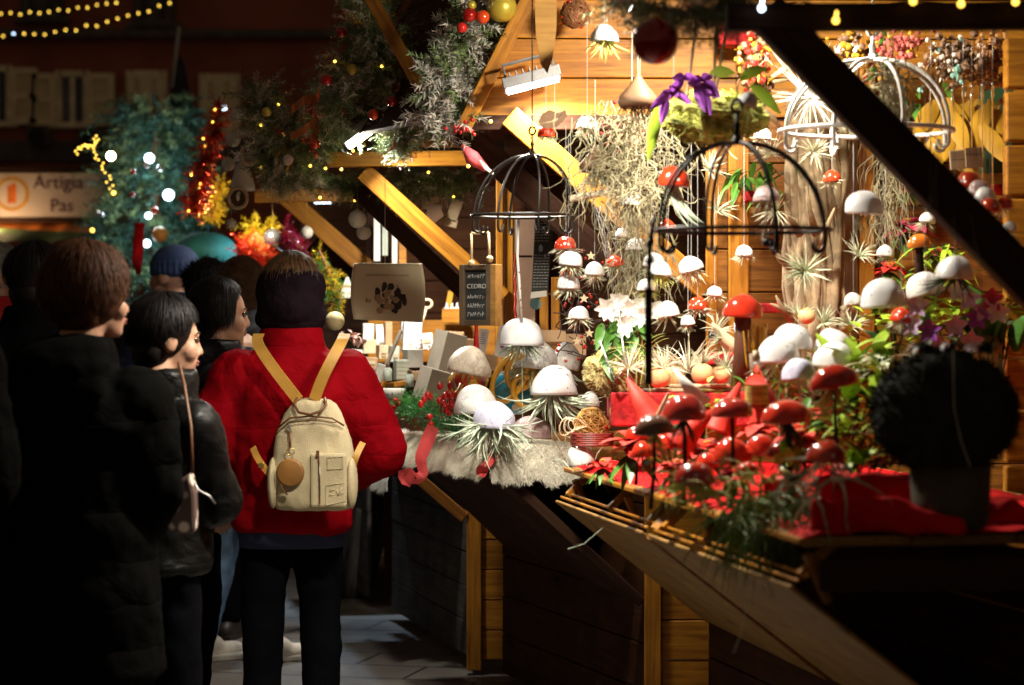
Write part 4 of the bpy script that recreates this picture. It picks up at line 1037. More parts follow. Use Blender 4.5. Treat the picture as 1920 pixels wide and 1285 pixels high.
for (px, py, w, Yg, pl, lab) in ((1236, 708, 44, 7.6, 1, 'clay globe beside the hanging bar, leftmost of four'), (1265, 706, 40, 7.7, 0, 'plain clay globe second from the hanging bar'), (1317, 707, 42, 7.55, 1, 'orange banded clay globe with the tallest air plant'), (1350, 705, 36, 7.6, 2, 'pale clay globe with a small tuft, farthest from the hanging bar')):
    r = mp(w / 2, Yg); c = at(px, py, Yg); c = V((c.x, c.y, zb + .012 + r * .98 + (.013 if px > 1300 else 0)))
    t = thing('clay_globe', lab, 'pot', c - Z3 * r, 'round clay pots with air plants')
    m = MB(); m.lathe([(.001, -r * .93)] + [(r * math.sin(math.pi * i / 12), -r * math.cos(math.pi * i / 12)) for i in range(2, 12)] + [(r * .28, r * .95), (r * .22, r * .7)], c, 24); part('pot', m, TERR, t, True)
    m = MB()
    if pl: airplant(m, c + Z3 * r * .9, (.1, 0, 1), 26 if pl == 1 else 20, .085 if px == 1317 else .06, .9, V((0, 0, -.3)), .0024); part('air_plant', m, TILL, t)
t = thing('air_plant', 'wide sprawling pale air plant behind the clay globes', 'air plant', at(1290, 690, 7.8), 'loose air plants')
m = MB(); airplant(m, at(1290, 696, 7.8), (-.2, -.1, 1), 60, .15, 1.4, V((0, 0, -.9)), .003); part('leaves', m, TILLP, t)
# horn shaped wooden holder with an air plant
t = thing('horn_holder', 'pale wooden horn with an orange tip and a small air plant on the red block', 'holder', at(1370, 655, 7.7))
m = MB(); m.tube([at(1335, 605, 7.6), at(1352, 630, 7.6), at(1372, 648, 7.6), at(1398, 657, 7.6)], [.003, .02, .024, .004], 12); part('horn', m, PLATE, t, True)
m = MB(); airplant(m, at(1352, 636, 7.55), (-.9, -.3, .3), 26, .045, .9, V((0, 0, .2)), .0024); part('air_plant', m, TILL, t)
t = thing('price_tag', 'small blackboard house shaped price tag beside the horn', 'tag', at(1335, 640, 7.75))
m = MB(); m.poly([at(x, y, 7.75) for x, y in ((1328, 634), (1328, 618), (1336, 610), (1352, 606), (1352, 634))], Y3, .008); part('board', m, CHALKB, t)
m = MB(); m.tube([at(1331, 629, 7.742), at(1337, 616, 7.742), at(1340, 629, 7.742)], .0016, 4); m.tube([at(1333, 625, 7.742), at(1341, 625, 7.742)], .0014, 4); part('chalk_mark', m, CHALK, t)
# bundle of yellow sticks in a pot
t = thing('stick_bundle', 'bundle of thin yellow sticks standing behind the white domes', 'sticks', at(1418, 690, 6.9))
m = MB()
for i in range(46): x = R.uniform(-24, 24); m.tube([at(1418 + x * .6, 720, 6.9 + R.uniform(-.03, .03)), at(1418 + x, R.uniform(606, 622), 6.9 + R.uniform(-.04, .04))], .0028, 5)
part('sticks', m, YELP, t)
m = MB(); m.lathe([(.001, 0), (.035, 0), (.042, .09), (.036, .09)], at(1418, 722, 6.9), 16); part('cup', m, BROWN, t, True)
# amber bottle with its label
t = thing('amber_bottle', 'clear round shouldered bottle of amber liquid with a yellowed label', 'bottle', at(1418, 790, 6.35))
c = at(1418, 766, 6.35); r = mp(22, 6.35); s = mp(1, 6.35)
m = MB(); m.lathe([(.001, 0), (r, .002), (r, 44 * s), (r * .9, 56 * s), (r * .5, 64 * s), (r * .34, 68 * s), (r * .32, 92 * s), (r * .38, 94 * s), (r * .38, 98 * s), (r * .28, 98 * s)], c, 26); part('glass', m, GLASS, t, True)
m = MB(); m.lathe([(.001, .002), (r * .92, .003), (r * .92, 44 * s), (.001, 44 * s)], c, 24); part('liquid', m, AMBER, t, True)
m = MB()
ang = [rad(-150 + 120 * i / 14) for i in range(15)]
m.sheet(lambda u, v: c + V((math.cos(rad(-160 + 140 * u)) * (r + .0015), math.sin(rad(-160 + 140 * u)) * (r + .0015), (8 + 34 * v) * s)), 16, 1); lb = part('label', m, LABELM, t, True)
m = MB()
for row, (z, hh, nn) in enumerate(((24, 9, 7), (12, 4, 11), (36, 3, 9))):
    for i in range(nn):
        u = (i + .6) / (nn + .3); a = rad(-150 + 120 * u); q = c + V((math.cos(a) * (r + .003), math.sin(a) * (r + .003), z * s))
        m.tube([q, q + Z3 * hh * s * R.uniform(.5, .9), q + Z3 * hh * s * R.uniform(.1, .5) + V((hh * s * .4, 0, 0))], .0009, 4)
part('print', m, INK, t)
m = MB(); m.lathe([(.001, 0), (r * .3, 0), (r * .3, 20 * s), (.001, 20 * s)], c + Z3 * 88 * s, 14); part('cork', m, PLATE, t, True)
# white cone, garlic like shell, sticks
m = MB(); m.lathe([(.001, .13), (.03, .0), (.026, .0)], at(1318, 762, 6.4), 18, Matrix.Rotation(rad(-38), 3, 'Y')); solo('paper_cone', m, WHITEBX, 'grey white paper cone leaning between the dark red mushrooms', 'cone', at(1318, 762, 6.4), smooth=True)
t = thing('raffia_tie', 'loop of pale raffia standing up before the velvet riser', 'raffia', at(1245, 800, 6.6)); m = MB()
for i in range(5): m.tube([at(1226 + i, 790, 6.6), at(1238 + i * 1.5, 764, 6.6), at(1252 + i, 738, 6.6)], .0022, 5)
part('strands', m, PLATE, t)
# ---------------- on and around the nearest counter
def cloth():
    m = MB()
    def fn(u, v):
        p = O0 * (1 - u) + O1 * u; q = p + n0 * (v * .95 - .010)
        z = CZ + .006 + .010 * noise.noise(V((u * 16, v * 9, 0))) + .006 * noise.noise(V((u * 42, v * 30, 3)))
        if v < .045: z -= .018 * (1 - v / .045)
        z = max(z, CZ + .002) if v >= .045 else z
        return V((q.x, q.y, z))
    m.sheet(fn, 120, 60)
    # a bunched fold at the near end
    for k, (xa, xb, h) in enumerate(((.02, .36, .08), (.08, .42, .12), (.30, .62, .07))):
        m.sheet(lambda u, v: V((O0.x + xa + (xb - xa) * u, O0.y + .05 + .09 * k + .05 * (v - .5) + .03 * math.sin(u * 5 + k), CZ + .008 + h * math.sin(math.pi * v) * (.55 + .45 * math.sin(u * 3.1 + .4)) + .02 * noise.noise(V((u * 7, v * 3, k))))), 30, 14)
    o = solo('tablecloth', m, REDCL, 'crumpled bright red cloth spread over the nearest counter', 'cloth', (.7, 6.5, CZ), smooth=True)
    s = o.modifiers.new('thickness', 'SOLIDIFY'); s.thickness = .002
cloth()
# woven twig baskets and balls
def twigball(px, py, w, Y, label, basket):
    r = mp(w / 2, Y); c = at(px, py, Y); t = thing('twig_ball', label, 'twig ball', c - Z3 * r, 'woven twig balls')
    m = MB()
    for i in range(46):
        ax = rdir(); o = ax.orthogonal().normalized(); o2 = ax.cross(o); k0 = R.uniform(-.5, .5); q = math.sqrt(1 - k0 * k0)
        m.tube([c + (ax * k0 + (o * math.cos(a) + o2 * math.sin(a)) * q) * r * R.uniform(.92, 1.03) for a in [6.283 * j / 14 for j in range(14)]], R.uniform(.0012, .0024), 4, True)
    part('twigs', m, TWIGM, t)
    m = MB()
    for i in range(9): m.ball(c + rdir() * r * .97, .006, 8, 6)
    part('berry', m, BERRY, t, True)
    if basket:
        m = MB()
        for k in range(6): m.tube([c + V((math.cos(a) * r * (1.15 + .04 * math.sin(a * 9 + k * 3.14)), math.sin(a) * r * .9, -r * (.5 + .12 * k))) for a in [6.283 * j / 40 for j in range(40)]], .005, 5, True)
        part('basket', m, pm('dark red wicker', (.22, .03, .02), .5, var=.5) if 'dark red wicker' not in MATS else MATS['dark red wicker'], t)
    return t
twigball(1110, 797, 66, 7.75, 'largest woven twig ball in a dark red wicker bowl at the counter corner', 1)
twigball(1163, 773, 40, 7.6, 'small woven twig ball beside a red petal, middle of three', 0)
twigball(1199, 768, 34, 7.6, 'small woven twig ball under the velvet riser, farthest right', 0)
t = thing('raffia_tie', 'loops of pale raffia beside the largest twig ball', 'raffia', at(1085, 800, 7.6)); m = MB()
for i in range(4): m.tube([at(1100 - (26 + 4 * i) * math.sin(a) - 6 * i * math.sin(a / 2), 800 - (8 + 3 * i) * math.sin(a * 2) + 3 * (i - 3) * math.sin(a), 7.58 - .03 * math.sin(a)) for a in [3.1416 * q / 14 for q in range(15)]], .0018, 5)
part('strands', m, PLATE, t)
# poinsettias
def poins(px, py, w, Y, label, mt, n=20, grp='red poinsettias', pot=None):
    c = at(px, py, Y); r = mp(w / 2, Y); t = thing('poinsettia', label, 'poinsettia', c - Z3 * r, grp); m = MB()
    for k in range(n):
        a = 2.4 * k; e = .5 * (k / n) - .1; m.leaf(c - Z3 * R.uniform(0, .3) * r, V((math.cos(a), math.sin(a) * .8 - .25, e + R.uniform(-.2, .45))), r * R.uniform(.75, 1.2), r * .36, droop=.35)
    part('bracts', m, mt, t, True)
    m = MB()
    for k in range(7): a = k * .9; m.leaf(c - Z3 * r * .3, V((math.cos(a), math.sin(a) * .7 - .3, -.5)), r * 1.0, r * .2, droop=.4)
    part('leaf', m, LEAF, t, True)
    m = MB()
    for k in range(9): m.ball(c + V((R.uniform(-.1, .1) * r, -.02, r * .12 + R.uniform(0, .05) * r)), .004, 6, 5)
    part('flower_centre', m, YELP, t, True)
    if pot:
        q = at(px, pot, Y); pr = mp(44, Y); m = MB(); m.lathe([(.001, 0), (pr * .7, 0), (pr * .92, c.z - q.z - r * .3), (pr * 1.0, c.z - q.z - r * .3), (pr * .9, c.z - q.z - r * .35)], V((q.x, q.y, CZ + .014)), 26); part('pot', m, REDCL, t, True)
    return t
poins(1190, 830, 130, 6.9, 'large poinsettia with broad coral red bracts left of the red mushrooms', REDPET)
poins(1232, 795, 80, 7.1, 'poinsettia bracts pointing up beside the small twig balls', REDPET, 9)
poins(1325, 838, 130, 6.7, 'poinsettia in the middle behind the shiny red caps', REDPET)
poins(1420, 800, 90, 6.5, 'poinsettia behind the wide red mushroom', REDPET, 12)
poins(1500, 815, 110, 6.2, 'poinsettia between the two wide red mushrooms', REDPET, 13)
poins(1565, 885, 90, 5.62, 'poinsettia in a dark red cloth wrapped pot at the counter end', REDPET, 12, pot=985)
poins(1470, 890, 80, 6.0, 'low poinsettia half hidden by trailing green plants', REDPET, 11, pot=960)
poins(1700, 420, 110, 7.9, 'pink red poinsettia high on the end wall under the black brace', PINKPET, 14)
poins(1668, 500, 70, 7.8, 'deep red poinsettia left of the orange mushroom', REDPET, 12)
poins(1760, 470, 60, 7.8, 'small red poinsettia right of the orange mushroom', PINKPET, 10)
poins(1832, 566, 60, 7.6, 'bright pink flower in the shade of the brace at right', PINKPET, 10)
poins(1700, 350, 60, 7.95, 'small red poinsettia against the black brace\'s lower edge', REDPET, 10)
# foliage plants at the right
def plant(name, label, px, py, Y, mt, n, L, w, up=.6, spread=1, droop=.4, grp=None, jx=0, flowers=None, stake=False):
    c = at(px, py, Y); t = thing(name, label, 'plant', c, grp); m = MB()
    for i in range(n):
        a = R.random() * 6.283; d = V((math.cos(a) * spread, math.sin(a) * spread * .7 - .15, up + R.uniform(-.4, .5)))
        m.leaf(c + V((R.gauss(0, jx), R.gauss(0, .03), R.gauss(0, jx * .6))), d, L * R.uniform(.6, 1.1), w * R.uniform(.7, 1.1), droop=droop)
    part('foliage', m, mt, t, True)
    m = MB()
    for i in range(6): m.tube([c - Z3 * L * .8, c + V((R.gauss(0, jx + .01), 0, L * .2))], .003, 5)
    part('stem', m, LEAFD, t)
    if flowers:
        for (fx, fy, fm) in flowers:
            m = MB(); q = at(fx, fy, Y - .12)
            for k in range(5): b = k * 1.257 + .3; m.leaf(q, V((math.cos(b), -.5, math.sin(b))), .04, .014, -Y3, .1)
            part('flower', m, fm, t)
    return t
plant('lettuce_plant', 'lime green leafy plant right of the tilted red mushroom', 1610, 760, 6.4, LEAFL, 34, .13, .028, .5, 1, .3, 'leafy plants on the counter', .05)
plant('lettuce_plant', 'dark green parsley like plant under the tilted red mushroom', 1565, 790, 6.3, LEAF, 90, .06, .012, .3, 1, .3, 'leafy plants on the counter', .05)
plant('lettuce_plant', 'lime leaves low beside the dark wrapped pot', 1605, 880, 5.9, LEAFL, 22, .10, .02, .5, .7, .2, 'leafy plants on the counter', .03)
plant('lettuce_plant', 'small lime leaf sprout between the front red caps', 1478, 870, 5.9, LEAFL, 12, .07, .02, .8, .6, .2, 'leafy plants on the counter', .02)
plant('orchid', 'purple flowering orchid among dark leaves under the hanging white domes', 1765, 640, 6.9, LEAFD, 26, .13, .024, .4, 1.2, .2, 'orchids behind the black moss ball', .08,
      [(1718, 572, LPURP), (1705, 606, LPURP), (1790, 610, LPURP), (1830, 595, PURP), (1815, 560, LPURP), (1845, 580, LPURP), (1760, 650, LPURP), (1820, 640, LPURP), (1795, 545, WPET), (1740, 618, PURP)])
plant('orchid', 'bright lime leaved plant left of the orchids below the leftmost hanging dome', 1680, 630, 7.0, LEAFL, 40, .10, .022, .4, 1, .3, 'orchids behind the black moss ball', .08)
plant('orchid', 'yellow green hanging plant below the small spiky cap', 1775, 470, 7.6, LEAFL, 22, .10, .012, -.2, 1, .6, 'orchids behind the black moss ball', .03)
plant('broad_leaf_plant', 'large plain green leaves at the right edge above the black moss ball', 1868, 655, 6.9, LEAF, 9, .22, .05, .9, .45, .2, None, .03, [(1870, 585, WPET), (1858, 560, PINKPET)])
plant('bromeliad', 'grey silver bromeliad with arching blades left of the black moss ball', 1650, 690, 6.5, TILL, 34, .13, .008, .5, 1, .5, None, .01)
poins(1130, 868, 70, 7.3, 'poinsettia bracts lying at the far corner of the red cloth', REDPET, 12)
poins(1270, 870, 90, 6.3, 'low poinsettia before the brown glazed mushroom', REDPET, 14)
poins(1380, 885, 90, 6.0, 'low poinsettia right of the frosted red cap', REDPET, 14)
poins(1520, 770, 70, 6.5, 'poinsettia bracts under the lilac dome', REDPET, 12)
for (px, py, Y, a, lab) in ((1225, 775, 6.9, -30, 'folded red paper cone left of the dark red mushrooms'), (1345, 790, 6.7, 25, 'folded red paper cone between the dark red mushrooms'), (1440, 770, 6.4, -12, 'folded red paper cone behind the wide red mushroom'), (1265, 815, 6.6, 48, 'folded red paper cone lying among the poinsettias')):
    m = MB(); m.lathe([(.052, .0), (.045, .01), (.03, .06), (.004, .15), (.001, .15)], at(px, py + 20, Y), 14, Matrix.Rotation(rad(a), 3, 'Y'), wob=.08); solo('paper_cone', m, REDPET, lab, 'cone', at(px, py + 20, Y), 'red paper cones', True)
plant('lettuce_plant', 'bright lime leaves filling the gap left of the great moss ball', 1628, 700, 6.6, LEAFL, 50, .12, .024, .5, 1, .2, 'leafy plants on the counter', .06)
plant('lettuce_plant', 'green leafy plant under the topmost hanging dome with the tassel', 1800, 600, 7.2, LEAFL, 40, .11, .022, .4, 1, .2, 'leafy plants on the counter', .07)
plant('lettuce_plant', 'lime leaves beneath the spiky cap in the brace\'s shadow', 1745, 520, 7.5, LEAFL, 30, .10, .014, .2, 1, .4, 'leafy plants on the counter', .05)
plant('fern', 'fine green fern behind the amber bottle', 1460, 745, 6.7, LEAF, 60, .10, .008, .6, 1, .4, None, .04)
plant('fern', 'pale green fern between the poinsettias and the lime leaves', 1590, 820, 6.2, LEAFL, 50, .10, .009, .5, 1, .4, None, .04)
plant('ivy_spray', 'trailing leaf spray hung on the boards right of the moss tangle', 1410, 330, 7.9, LEAF, 36, .07, .014, -.4, .8, .5, None, .05)
plant('ivy_spray', 'dark leaf spray under the dried bunches at upper right', 1700, 200, 7.8, LEAF, 30, .09, .016, -.3, .9, .5, None, .06)
plant('moss_tuft', 'yellow green moss tuft between the clay globes and the red mushrooms', 1330, 765, 7.0, LEAFL, 60, .05, .010, .2, 1, .2, 'tufts of moss', .04)
plant('moss_tuft', 'dark moss tuft behind the five white domes', 1530, 720, 6.9, LEAF, 80, .07, .010, .3, 1, .2, 'tufts of moss', .06)
plant('moss_tuft', 'brown green undergrowth left of the great moss ball', 1640, 840, 6.2, MOSS, 90, .07, .010, .3, 1, .3, 'tufts of moss', .05)
plant('moss_tuft', 'pale yellow moss above the great moss ball', 1740, 615, 7.1, LEAFL, 60, .05, .010, .2, 1, .2, 'tufts of moss', .07)
plant('dark_leaf_sprig', 'dark leaves standing among the poinsettias at the left of the counter', 1262, 850, 6.5, LEAFD, 14, .07, .014, .3, 1, .1, None, .05)
# pinkish gnome like hand-made stuff is left out; trailing greenery from the planting slots
def trail(label, px, py, Y, n, L, mt, w=.0028, pull=-1.0, grp='plants trailing from the planting slots'):
    t = thing('trailing_plant', label, 'plant', at(px, py, Y), grp); m = MB()
    for i in range(n):
        p = at(px + R.gauss(0, 26), py + R.gauss(0, 12), Y + R.uniform(-.05, .05)); d = V((R.uniform(-1, 1), R.uniform(-1, .2), R.uniform(-.6, .8)))
        pts = [p]; d.normalize()
        for k in range(10):
            d = (d + V((R.uniform(-.35, .35), R.uniform(-.3, .3), pull * .22))).normalized(); pts.append(pts[-1] + d * (L * R.uniform(.7, 1.1) / 10))
        m.blade(pts, w)
    part('leaves', m, mt, t)
trail('fine green tillandsia hanging through the planting slots near the counter end', 1420, 960, 5.75, 130, .24, pm('grass green air plant', (.13, .19, .05), .6, var=.5))
trail('pale stringy plant lying over the front red caps', 1400, 905, 5.7, 22, .13, TILLY, .0026, -.5)
trail('green mossy tuft beside the dark wrapped pot', 1500, 955, 5.6, 70, .10, pm('deep green tuft', (.07, .14, .03), .6, var=.5), .0026, -.3)
trail('pale green leaves crossing in front of the dark wrapped pot', 1530, 900, 5.45, 14, .18, TILLD, .003, -.9)
trail('olive leaves below the frosted red cap', 1300, 915, 5.7, 34, .11, TILLY, .0032, -.8)
trail('thin grey stems reaching from the counter corner across the fur', 1062, 872, 7.95, 6, .2, TILLD, .0016, -.7)
t = thing('trailing_plant', 'single thin root dangling below the plywood flap', 'plant', at(1400, 1060, 5.5), 'plants trailing from the planting slots'); m = MB()
m.tube([at(1408, 1080, 5.5), at(1398, 1150, 5.5), at(1385, 1200, 5.5), at(1375, 1225, 5.5)], .0012, 4); m.tube([at(1130, 990, 7), at(1095, 1020, 7), at(1064, 1030, 7)], .0014, 4); part('leaves', m, TILLD, t)
# the great dark moss ball
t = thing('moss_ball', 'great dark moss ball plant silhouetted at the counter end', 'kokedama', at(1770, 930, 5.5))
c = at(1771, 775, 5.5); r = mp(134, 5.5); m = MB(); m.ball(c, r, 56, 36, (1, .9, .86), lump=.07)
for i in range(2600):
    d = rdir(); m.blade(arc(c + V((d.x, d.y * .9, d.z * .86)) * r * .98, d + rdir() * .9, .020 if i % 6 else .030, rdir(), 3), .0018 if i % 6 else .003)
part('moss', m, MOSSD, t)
m = MB(); q = at(1782, 950, 5.5); z0 = CZ + .012; m.lathe([(.001, 0), (mp(60, 5.5), 0), (mp(72, 5.5), .02), (mp(76, 5.5), c.z - r * .72 - z0), (mp(68, 5.5), c.z - r * .72 - z0)], V((q.x, q.y, z0)), 30); part('bowl', m, pm('grey stone bowl', (.07, .055, .032), .85, var=.35), t, True)
m = MB()
for i in range(30): m.leaf(c + V((R.uniform(-.7, .7) * r, 0, r * .82)), V((R.uniform(-.8, .8), R.uniform(-.5, .5), 1)), .05, .010)
part('leaf', m, LEAFD, t, True)
m = MB(); m.tube([c + V((-.05 * r, -r * .92, r * .9)), c + V((-.04 * r, -r * .95, r * .1)), c + V((.06 * r, -r * .93, -r * .35)), c + V((.2 * r, -r * .85, -r * .7))], .0012, 4); part('thread', m, STRING, t)
# driftwood against the end wall with air plants
t = thing('driftwood_trunk', 'upright weathered driftwood trunk carrying air plants', 'driftwood', at(1520, 720, 7.85))
m = MB()
for i in range(26):
    x = 1478 + 104 * (i / 25); zt = R.uniform(150, 260); pts = []
    for k in range(9): y = zt + (760 - zt) * k / 8; pts.append(at(x + 7 * math.sin(k * 1.1 + i * .8) + 4 * math.sin(k * 2.3 + i), y, 7.88 - .05 * math.sin(math.pi * i / 25) + .012 * math.sin(k * 2 + i)))
    m.tube(pts, [.012 + .005 * math.sin(i * 3 + k) for k in range(9)], 7)
for (p, q) in (((1500, 440), (1470, 380)), ((1530, 440), (1512, 350)), ((1540, 470), (1565, 390)), ((1490, 610), (1455, 555)), ((1500, 590), (1445, 570)), ((1480, 500), (1452, 470))):
    m.tube([at(*p, 7.75), at((p[0] + q[0]) / 2 - 4, (p[1] + q[1]) / 2, 7.7), at(*q, 7.66)], [.014, .010, .003], 7)
part('wood', m, pm('weathered driftwood', (.30, .22, .13), .85, var=.45, scale=18, bump=.8, bs=50), t, True)
for (px, py, n, L, ax, mt, lab) in ((1510, 510, 90, .10, (0, -.8, .3), TILL, 'thick tuft of silver green air plants in the middle of the driftwood'), (1498, 590, 40, .06, (-.2, -.8, .5), TILL, 'small air plant at the foot of the driftwood'), (1545, 606, 50, .06, (.2, -.8, .5), TILL, 'air plant just above the five standing white domes'),
        (1520, 185, 70, .19, (-.15, -.7, .3), WPET, 'large bleached white spiky plant above the driftwood'), (1525, 285, 60, .08, (0, -.8, .2), TILLP, 'pale air plant high on the driftwood under the white ring'), (1455, 395, 40, .09, (-.3, -.8, 0), TILLP, 'pale air plant behind the feather ornament'),
        (1330, 318, 30, .07, (.5, -.6, .3), TILLP, 'pale spiky plant right of the large red cap'), (1345, 395, 20, .08, (.3, -.6, .5), TILL, 'thin leaved plant at the big black ring')):
    u = thing('air_plant', lab, 'air plant', at(px, py, 7.62), 'loose air plants'); m = MB(); airplant(m, at(px, py, 7.62), ax, n, L, 1.3, V((0, 0, -.25)), .0034); part('leaves', m, mt, u)
for (px, py, Y, n, L, mt, lab) in ((1246, 690, 7.45, 40, .09, TILLP, 'bristly pale air plant beside the leftmost clay globe'), (1362, 690, 7.4, 36, .07, TILL, 'small air plant between the right clay globe and the stick bundle'), (1640, 716, 6.7, 46, .10, TILL, 'silver air plant just above the bright lettuce leaves'), (1700, 690, 7.0, 40, .10, TILLP, 'pale air plant under the lilac orchids'),
        (1596, 612, 7.5, 36, .07, TILL, 'air plant on the lichened post right of the white domes'), (1476, 716, 6.6, 40, .07, TILLY, 'yellow green air plant at the feet of the five white domes'), (1180, 690, 7.5, 44, .09, TILLP, 'pale air plant on the right flank of the yellow moss ball'), (1345, 620, 7.7, 30, .08, TILLP, 'dry looking air plant on the post beside the brown stem'),
        (1590, 250, 7.8, 40, .09, TILLP, 'pale air plant on the lichened post beneath the white ring'), (1612, 480, 7.8, 40, .08, TILL, 'grey air plant halfway down the lichened post'), (1445, 290, 7.8, 34, .08, TILLP, 'air plant on the boards left of the driftwood top')):
    u = thing('air_plant', lab, 'air plant', at(px, py, Y), 'loose air plants'); m = MB(); airplant(m, at(px, py, Y), (R.uniform(-.3, .3), -.5, .7), n, L, 1.3, V((0, 0, -.4)), .003, wild=.6); part('leaves', m, mt, u)
m = MB(); m.ball(at(1512, 593, 7.6), mp(17, 7.6), 18, 12, (1, 1, .9)); solo('egg_ornament', m, TERR, 'pale round gourd among the air plants at the driftwood foot', 'gourd', at(1512, 600, 7.6), smooth=True)
for (px, py, w, lab) in ((1427, 369, 62, 'red velvet box high on the boards behind the black dome'), (1438, 578, 40, 'red velvet box behind the brown stemmed mushroom'), (1880, 356, 44, 'red velvet box on the end wall at the right edge'), (1372, 70, 56, 'red felt shape hanging under the top beam')):
    a = at(px, py, 7.95); m = MB(); m.box(a, (mp(w, 7.95), .12, mp(18 if py != 70 else 36, 7.95))); solo('velvet_box', m, REDBX, lab, 'box', a, 'red velvet boxes', bevel=.006)
# hanging glass icicles, dried arrangement and tag at upper right
for i, (px, y0, y1) in enumerate(((1786, 168, 230), (1806, 156, 330), (1822, 160, 290), (1842, 158, 330), (1861, 156, 380), (1886, 152, 390), (1745, 168, 300))):
    Y = 7.2; t = thing('glass_drop', ('short clear glass drop leftmost of the hanging row', 'glass drop with a bent end over the wooden tag', 'thin glass drop just right of the bent one', 'glass drop in the middle of the row before the dark panel', 'long glass drop over the red velvet box', 'longest glass drop beside the block post', 'glass drop inside the white wire dome')[i], 'glass drop', at(px, y0, Y), 'glass drops hung in a row')
    m = MB(); m.lathe([(.0006, 0), (.004, -.01), (.005, -.035), (.002, -.05), (.0022, -mp(y1 - y0, Y)), (.0006, -mp(y1 - y0, Y) - .01)], at(px, y0, Y), 10); part('glass', m, GLASS, t, True)
    m = MB(); m.tube([at(px, y0, Y), at(px, y0 - 110, Y)], .0009, 4); m.ball(at(px, y0 + 2, Y), .004, 8, 6); part('thread', m, STEEL, t, True)
t = thing('wooden_tag', 'pair of small yellow wooden tags with dark lettering hung before golden leaves', 'tag', at(1810, 296, 7.0))
m = MB(); M = Matrix.Rotation(rad(-4), 3, 'Y'); m.box(at(1796, 300, 7.0), (mp(30, 7), .008, mp(36, 7)), M); m.box(at(1826, 296, 6.98), (mp(32, 7), .008, mp(38, 7)), M); part('board', m, PLATE, t, bevel=.002)
m = MB()
for i in range(5): q = at(1812 + i * 6, 292, 6.974); m.tube([q, q + Z3 * .008 + X3 * .002, q + X3 * .005, q + Z3 * .007 + X3 * .006], .0009, 4)
m.tube([at(1785, 300, 6.994), at(1808, 299, 6.994)], .001, 4); part('lettering', m, INK, t)
t = thing('golden_leaves', 'bunch of broad golden dried leaves hanging behind the tags', 'dried leaves', at(1800, 240, 7.7)); m = MB()
for i in range(26): m.leaf(at(1790 + R.gauss(0, 38), 200 + R.uniform(-20, 60), 7.7 + R.uniform(-.05, .05)), V((R.uniform(-.8, .8), -.3, -1)), .15, .034, Y3, .1)
part('leaves', m, GOLDL, t, True)
m = MB(); m.box(at(1868, 240, 8.0), (mp(62, 8), .02, mp(170, 8))); solo('dark_board', m, LEAFD, 'dark green panel behind the glass drops', 'board', at(1868, 240, 8.0), bevel=.003)  # plain dark green sheet before the end wall
def driedmass(label, cx, cy, w, h, Y, items):
    t = thing('dried_arrangement', label, 'dried flowers', at(cx, cy, Y), 'dried arrangements under the top beam')
    for (mt, n, s) in items:
        m = MB()
        for i in range(n):
            p = at(cx + R.gauss(0, .3) * w, cy + R.gauss(0, .3) * h, Y + R.uniform(-.06, .06)); m.ball(p, s * R.uniform(.7, 1.3), 7, 5, lump=.3, seed=i)
            if i % 3 == 0:
                for k in range(5): m.leaf(p, rdir(), s * 3, s * .5)
        part('seed_heads', m, mt, t)
PINEC = pm('pine cone', (.16, .085, .045), .7, var=.5)
driedmass('brown and red dried seed heads left of the white dome, under the top beam', 1415, 110, 60, 90, 7.3, ((BERRY, 26, .009), (GOLDL, 20, .008), (PINEC, 40, .010)))
driedmass('dusty red dried flowers above the white wire dome', 1690, 85, 70, 50, 7.4, ((pm('dried rose', (.38, .08, .07), .8), 60, .008), (GOLDL, 20, .006)))
driedmass('white tipped pine cones and grey green leaves hung at upper right', 1795, 110, 90, 80, 7.3, ((PINEC, 60, .012), (pm('bleached seed', (.6, .5, .42), .8), 50, .007), (pm('sage leaf', (.15, .30, .24), .7), 14, .010)))
driedmass('copper brown dried bunch beside the block post', 1860, 110, 60, 110, 7.4, ((pm('copper seed', (.42, .2, .07), .7), 80, .009), (BRONZE, 30, .010)))
driedmass('golden and white dried bunch left of the black brace top', 1590, 95, 60, 60, 7.6, ((GOLDL, 40, .009), (MATS['bleached seed'], 30, .008), (PINEC, 16, .010)))
driedmass('red berried bunch behind the white wire dome', 1650, 120, 50, 70, 7.7, ((BERRY, 40, .007), (GOLDL, 30, .008), (LEAF, 14, .010)))
driedmass('brown cone cluster under the red felt shape', 1422, 170, 40, 60, 7.4, ((PINEC, 50, .010), (GOLDL, 10, .006)))
# long leaves lichen driftwood poking into the frame
t = thing('dry_twigs', 'pale dry twigs behind the spiky white plant at the top', 'twigs', at(1450, 180, 7.7)); m = MB()
for (a, b) in (((1420, 165), (1480, 150)), ((1430, 190), (1500, 175)), ((1425, 200), (1470, 250)), ((1440, 150), (1500, 120)), ((1400, 62), (1450, 80))): m.tube([at(*a, 7.6), at((a[0] + b[0]) / 2, (a[1] + b[1]) / 2 - 5, 7.62), at(*b, 7.65)], [.006, .010, .004], 6)
part('twigs', m, PLATE, t, True)
# long dangling threads in front of the brace
t = thing('dangling_threads', 'fine dark roots dangling in front of the black brace', 'roots', at(1750, 300, 5.3)); m = MB()
for (x0, y0, x1, y1) in ((1745, 130, 1738, 560), (1752, 120, 1760, 600), (1790, 400, 1800, 560), (1700, 540, 1690, 700), (1735, 560, 1730, 720), (1822, 400, 1850, 600), (1770, 230, 1740, 420)):
    pts = [at(x0 + (x1 - x0) * k / 8 + R.uniform(-3, 3), y0 + (y1 - y0) * k / 8, 5.3) for k in range(9)]; m.tube(pts, .0013, 4)
part('strands', m, pm('grey brown roots', (.10, .075, .05), .9), t)
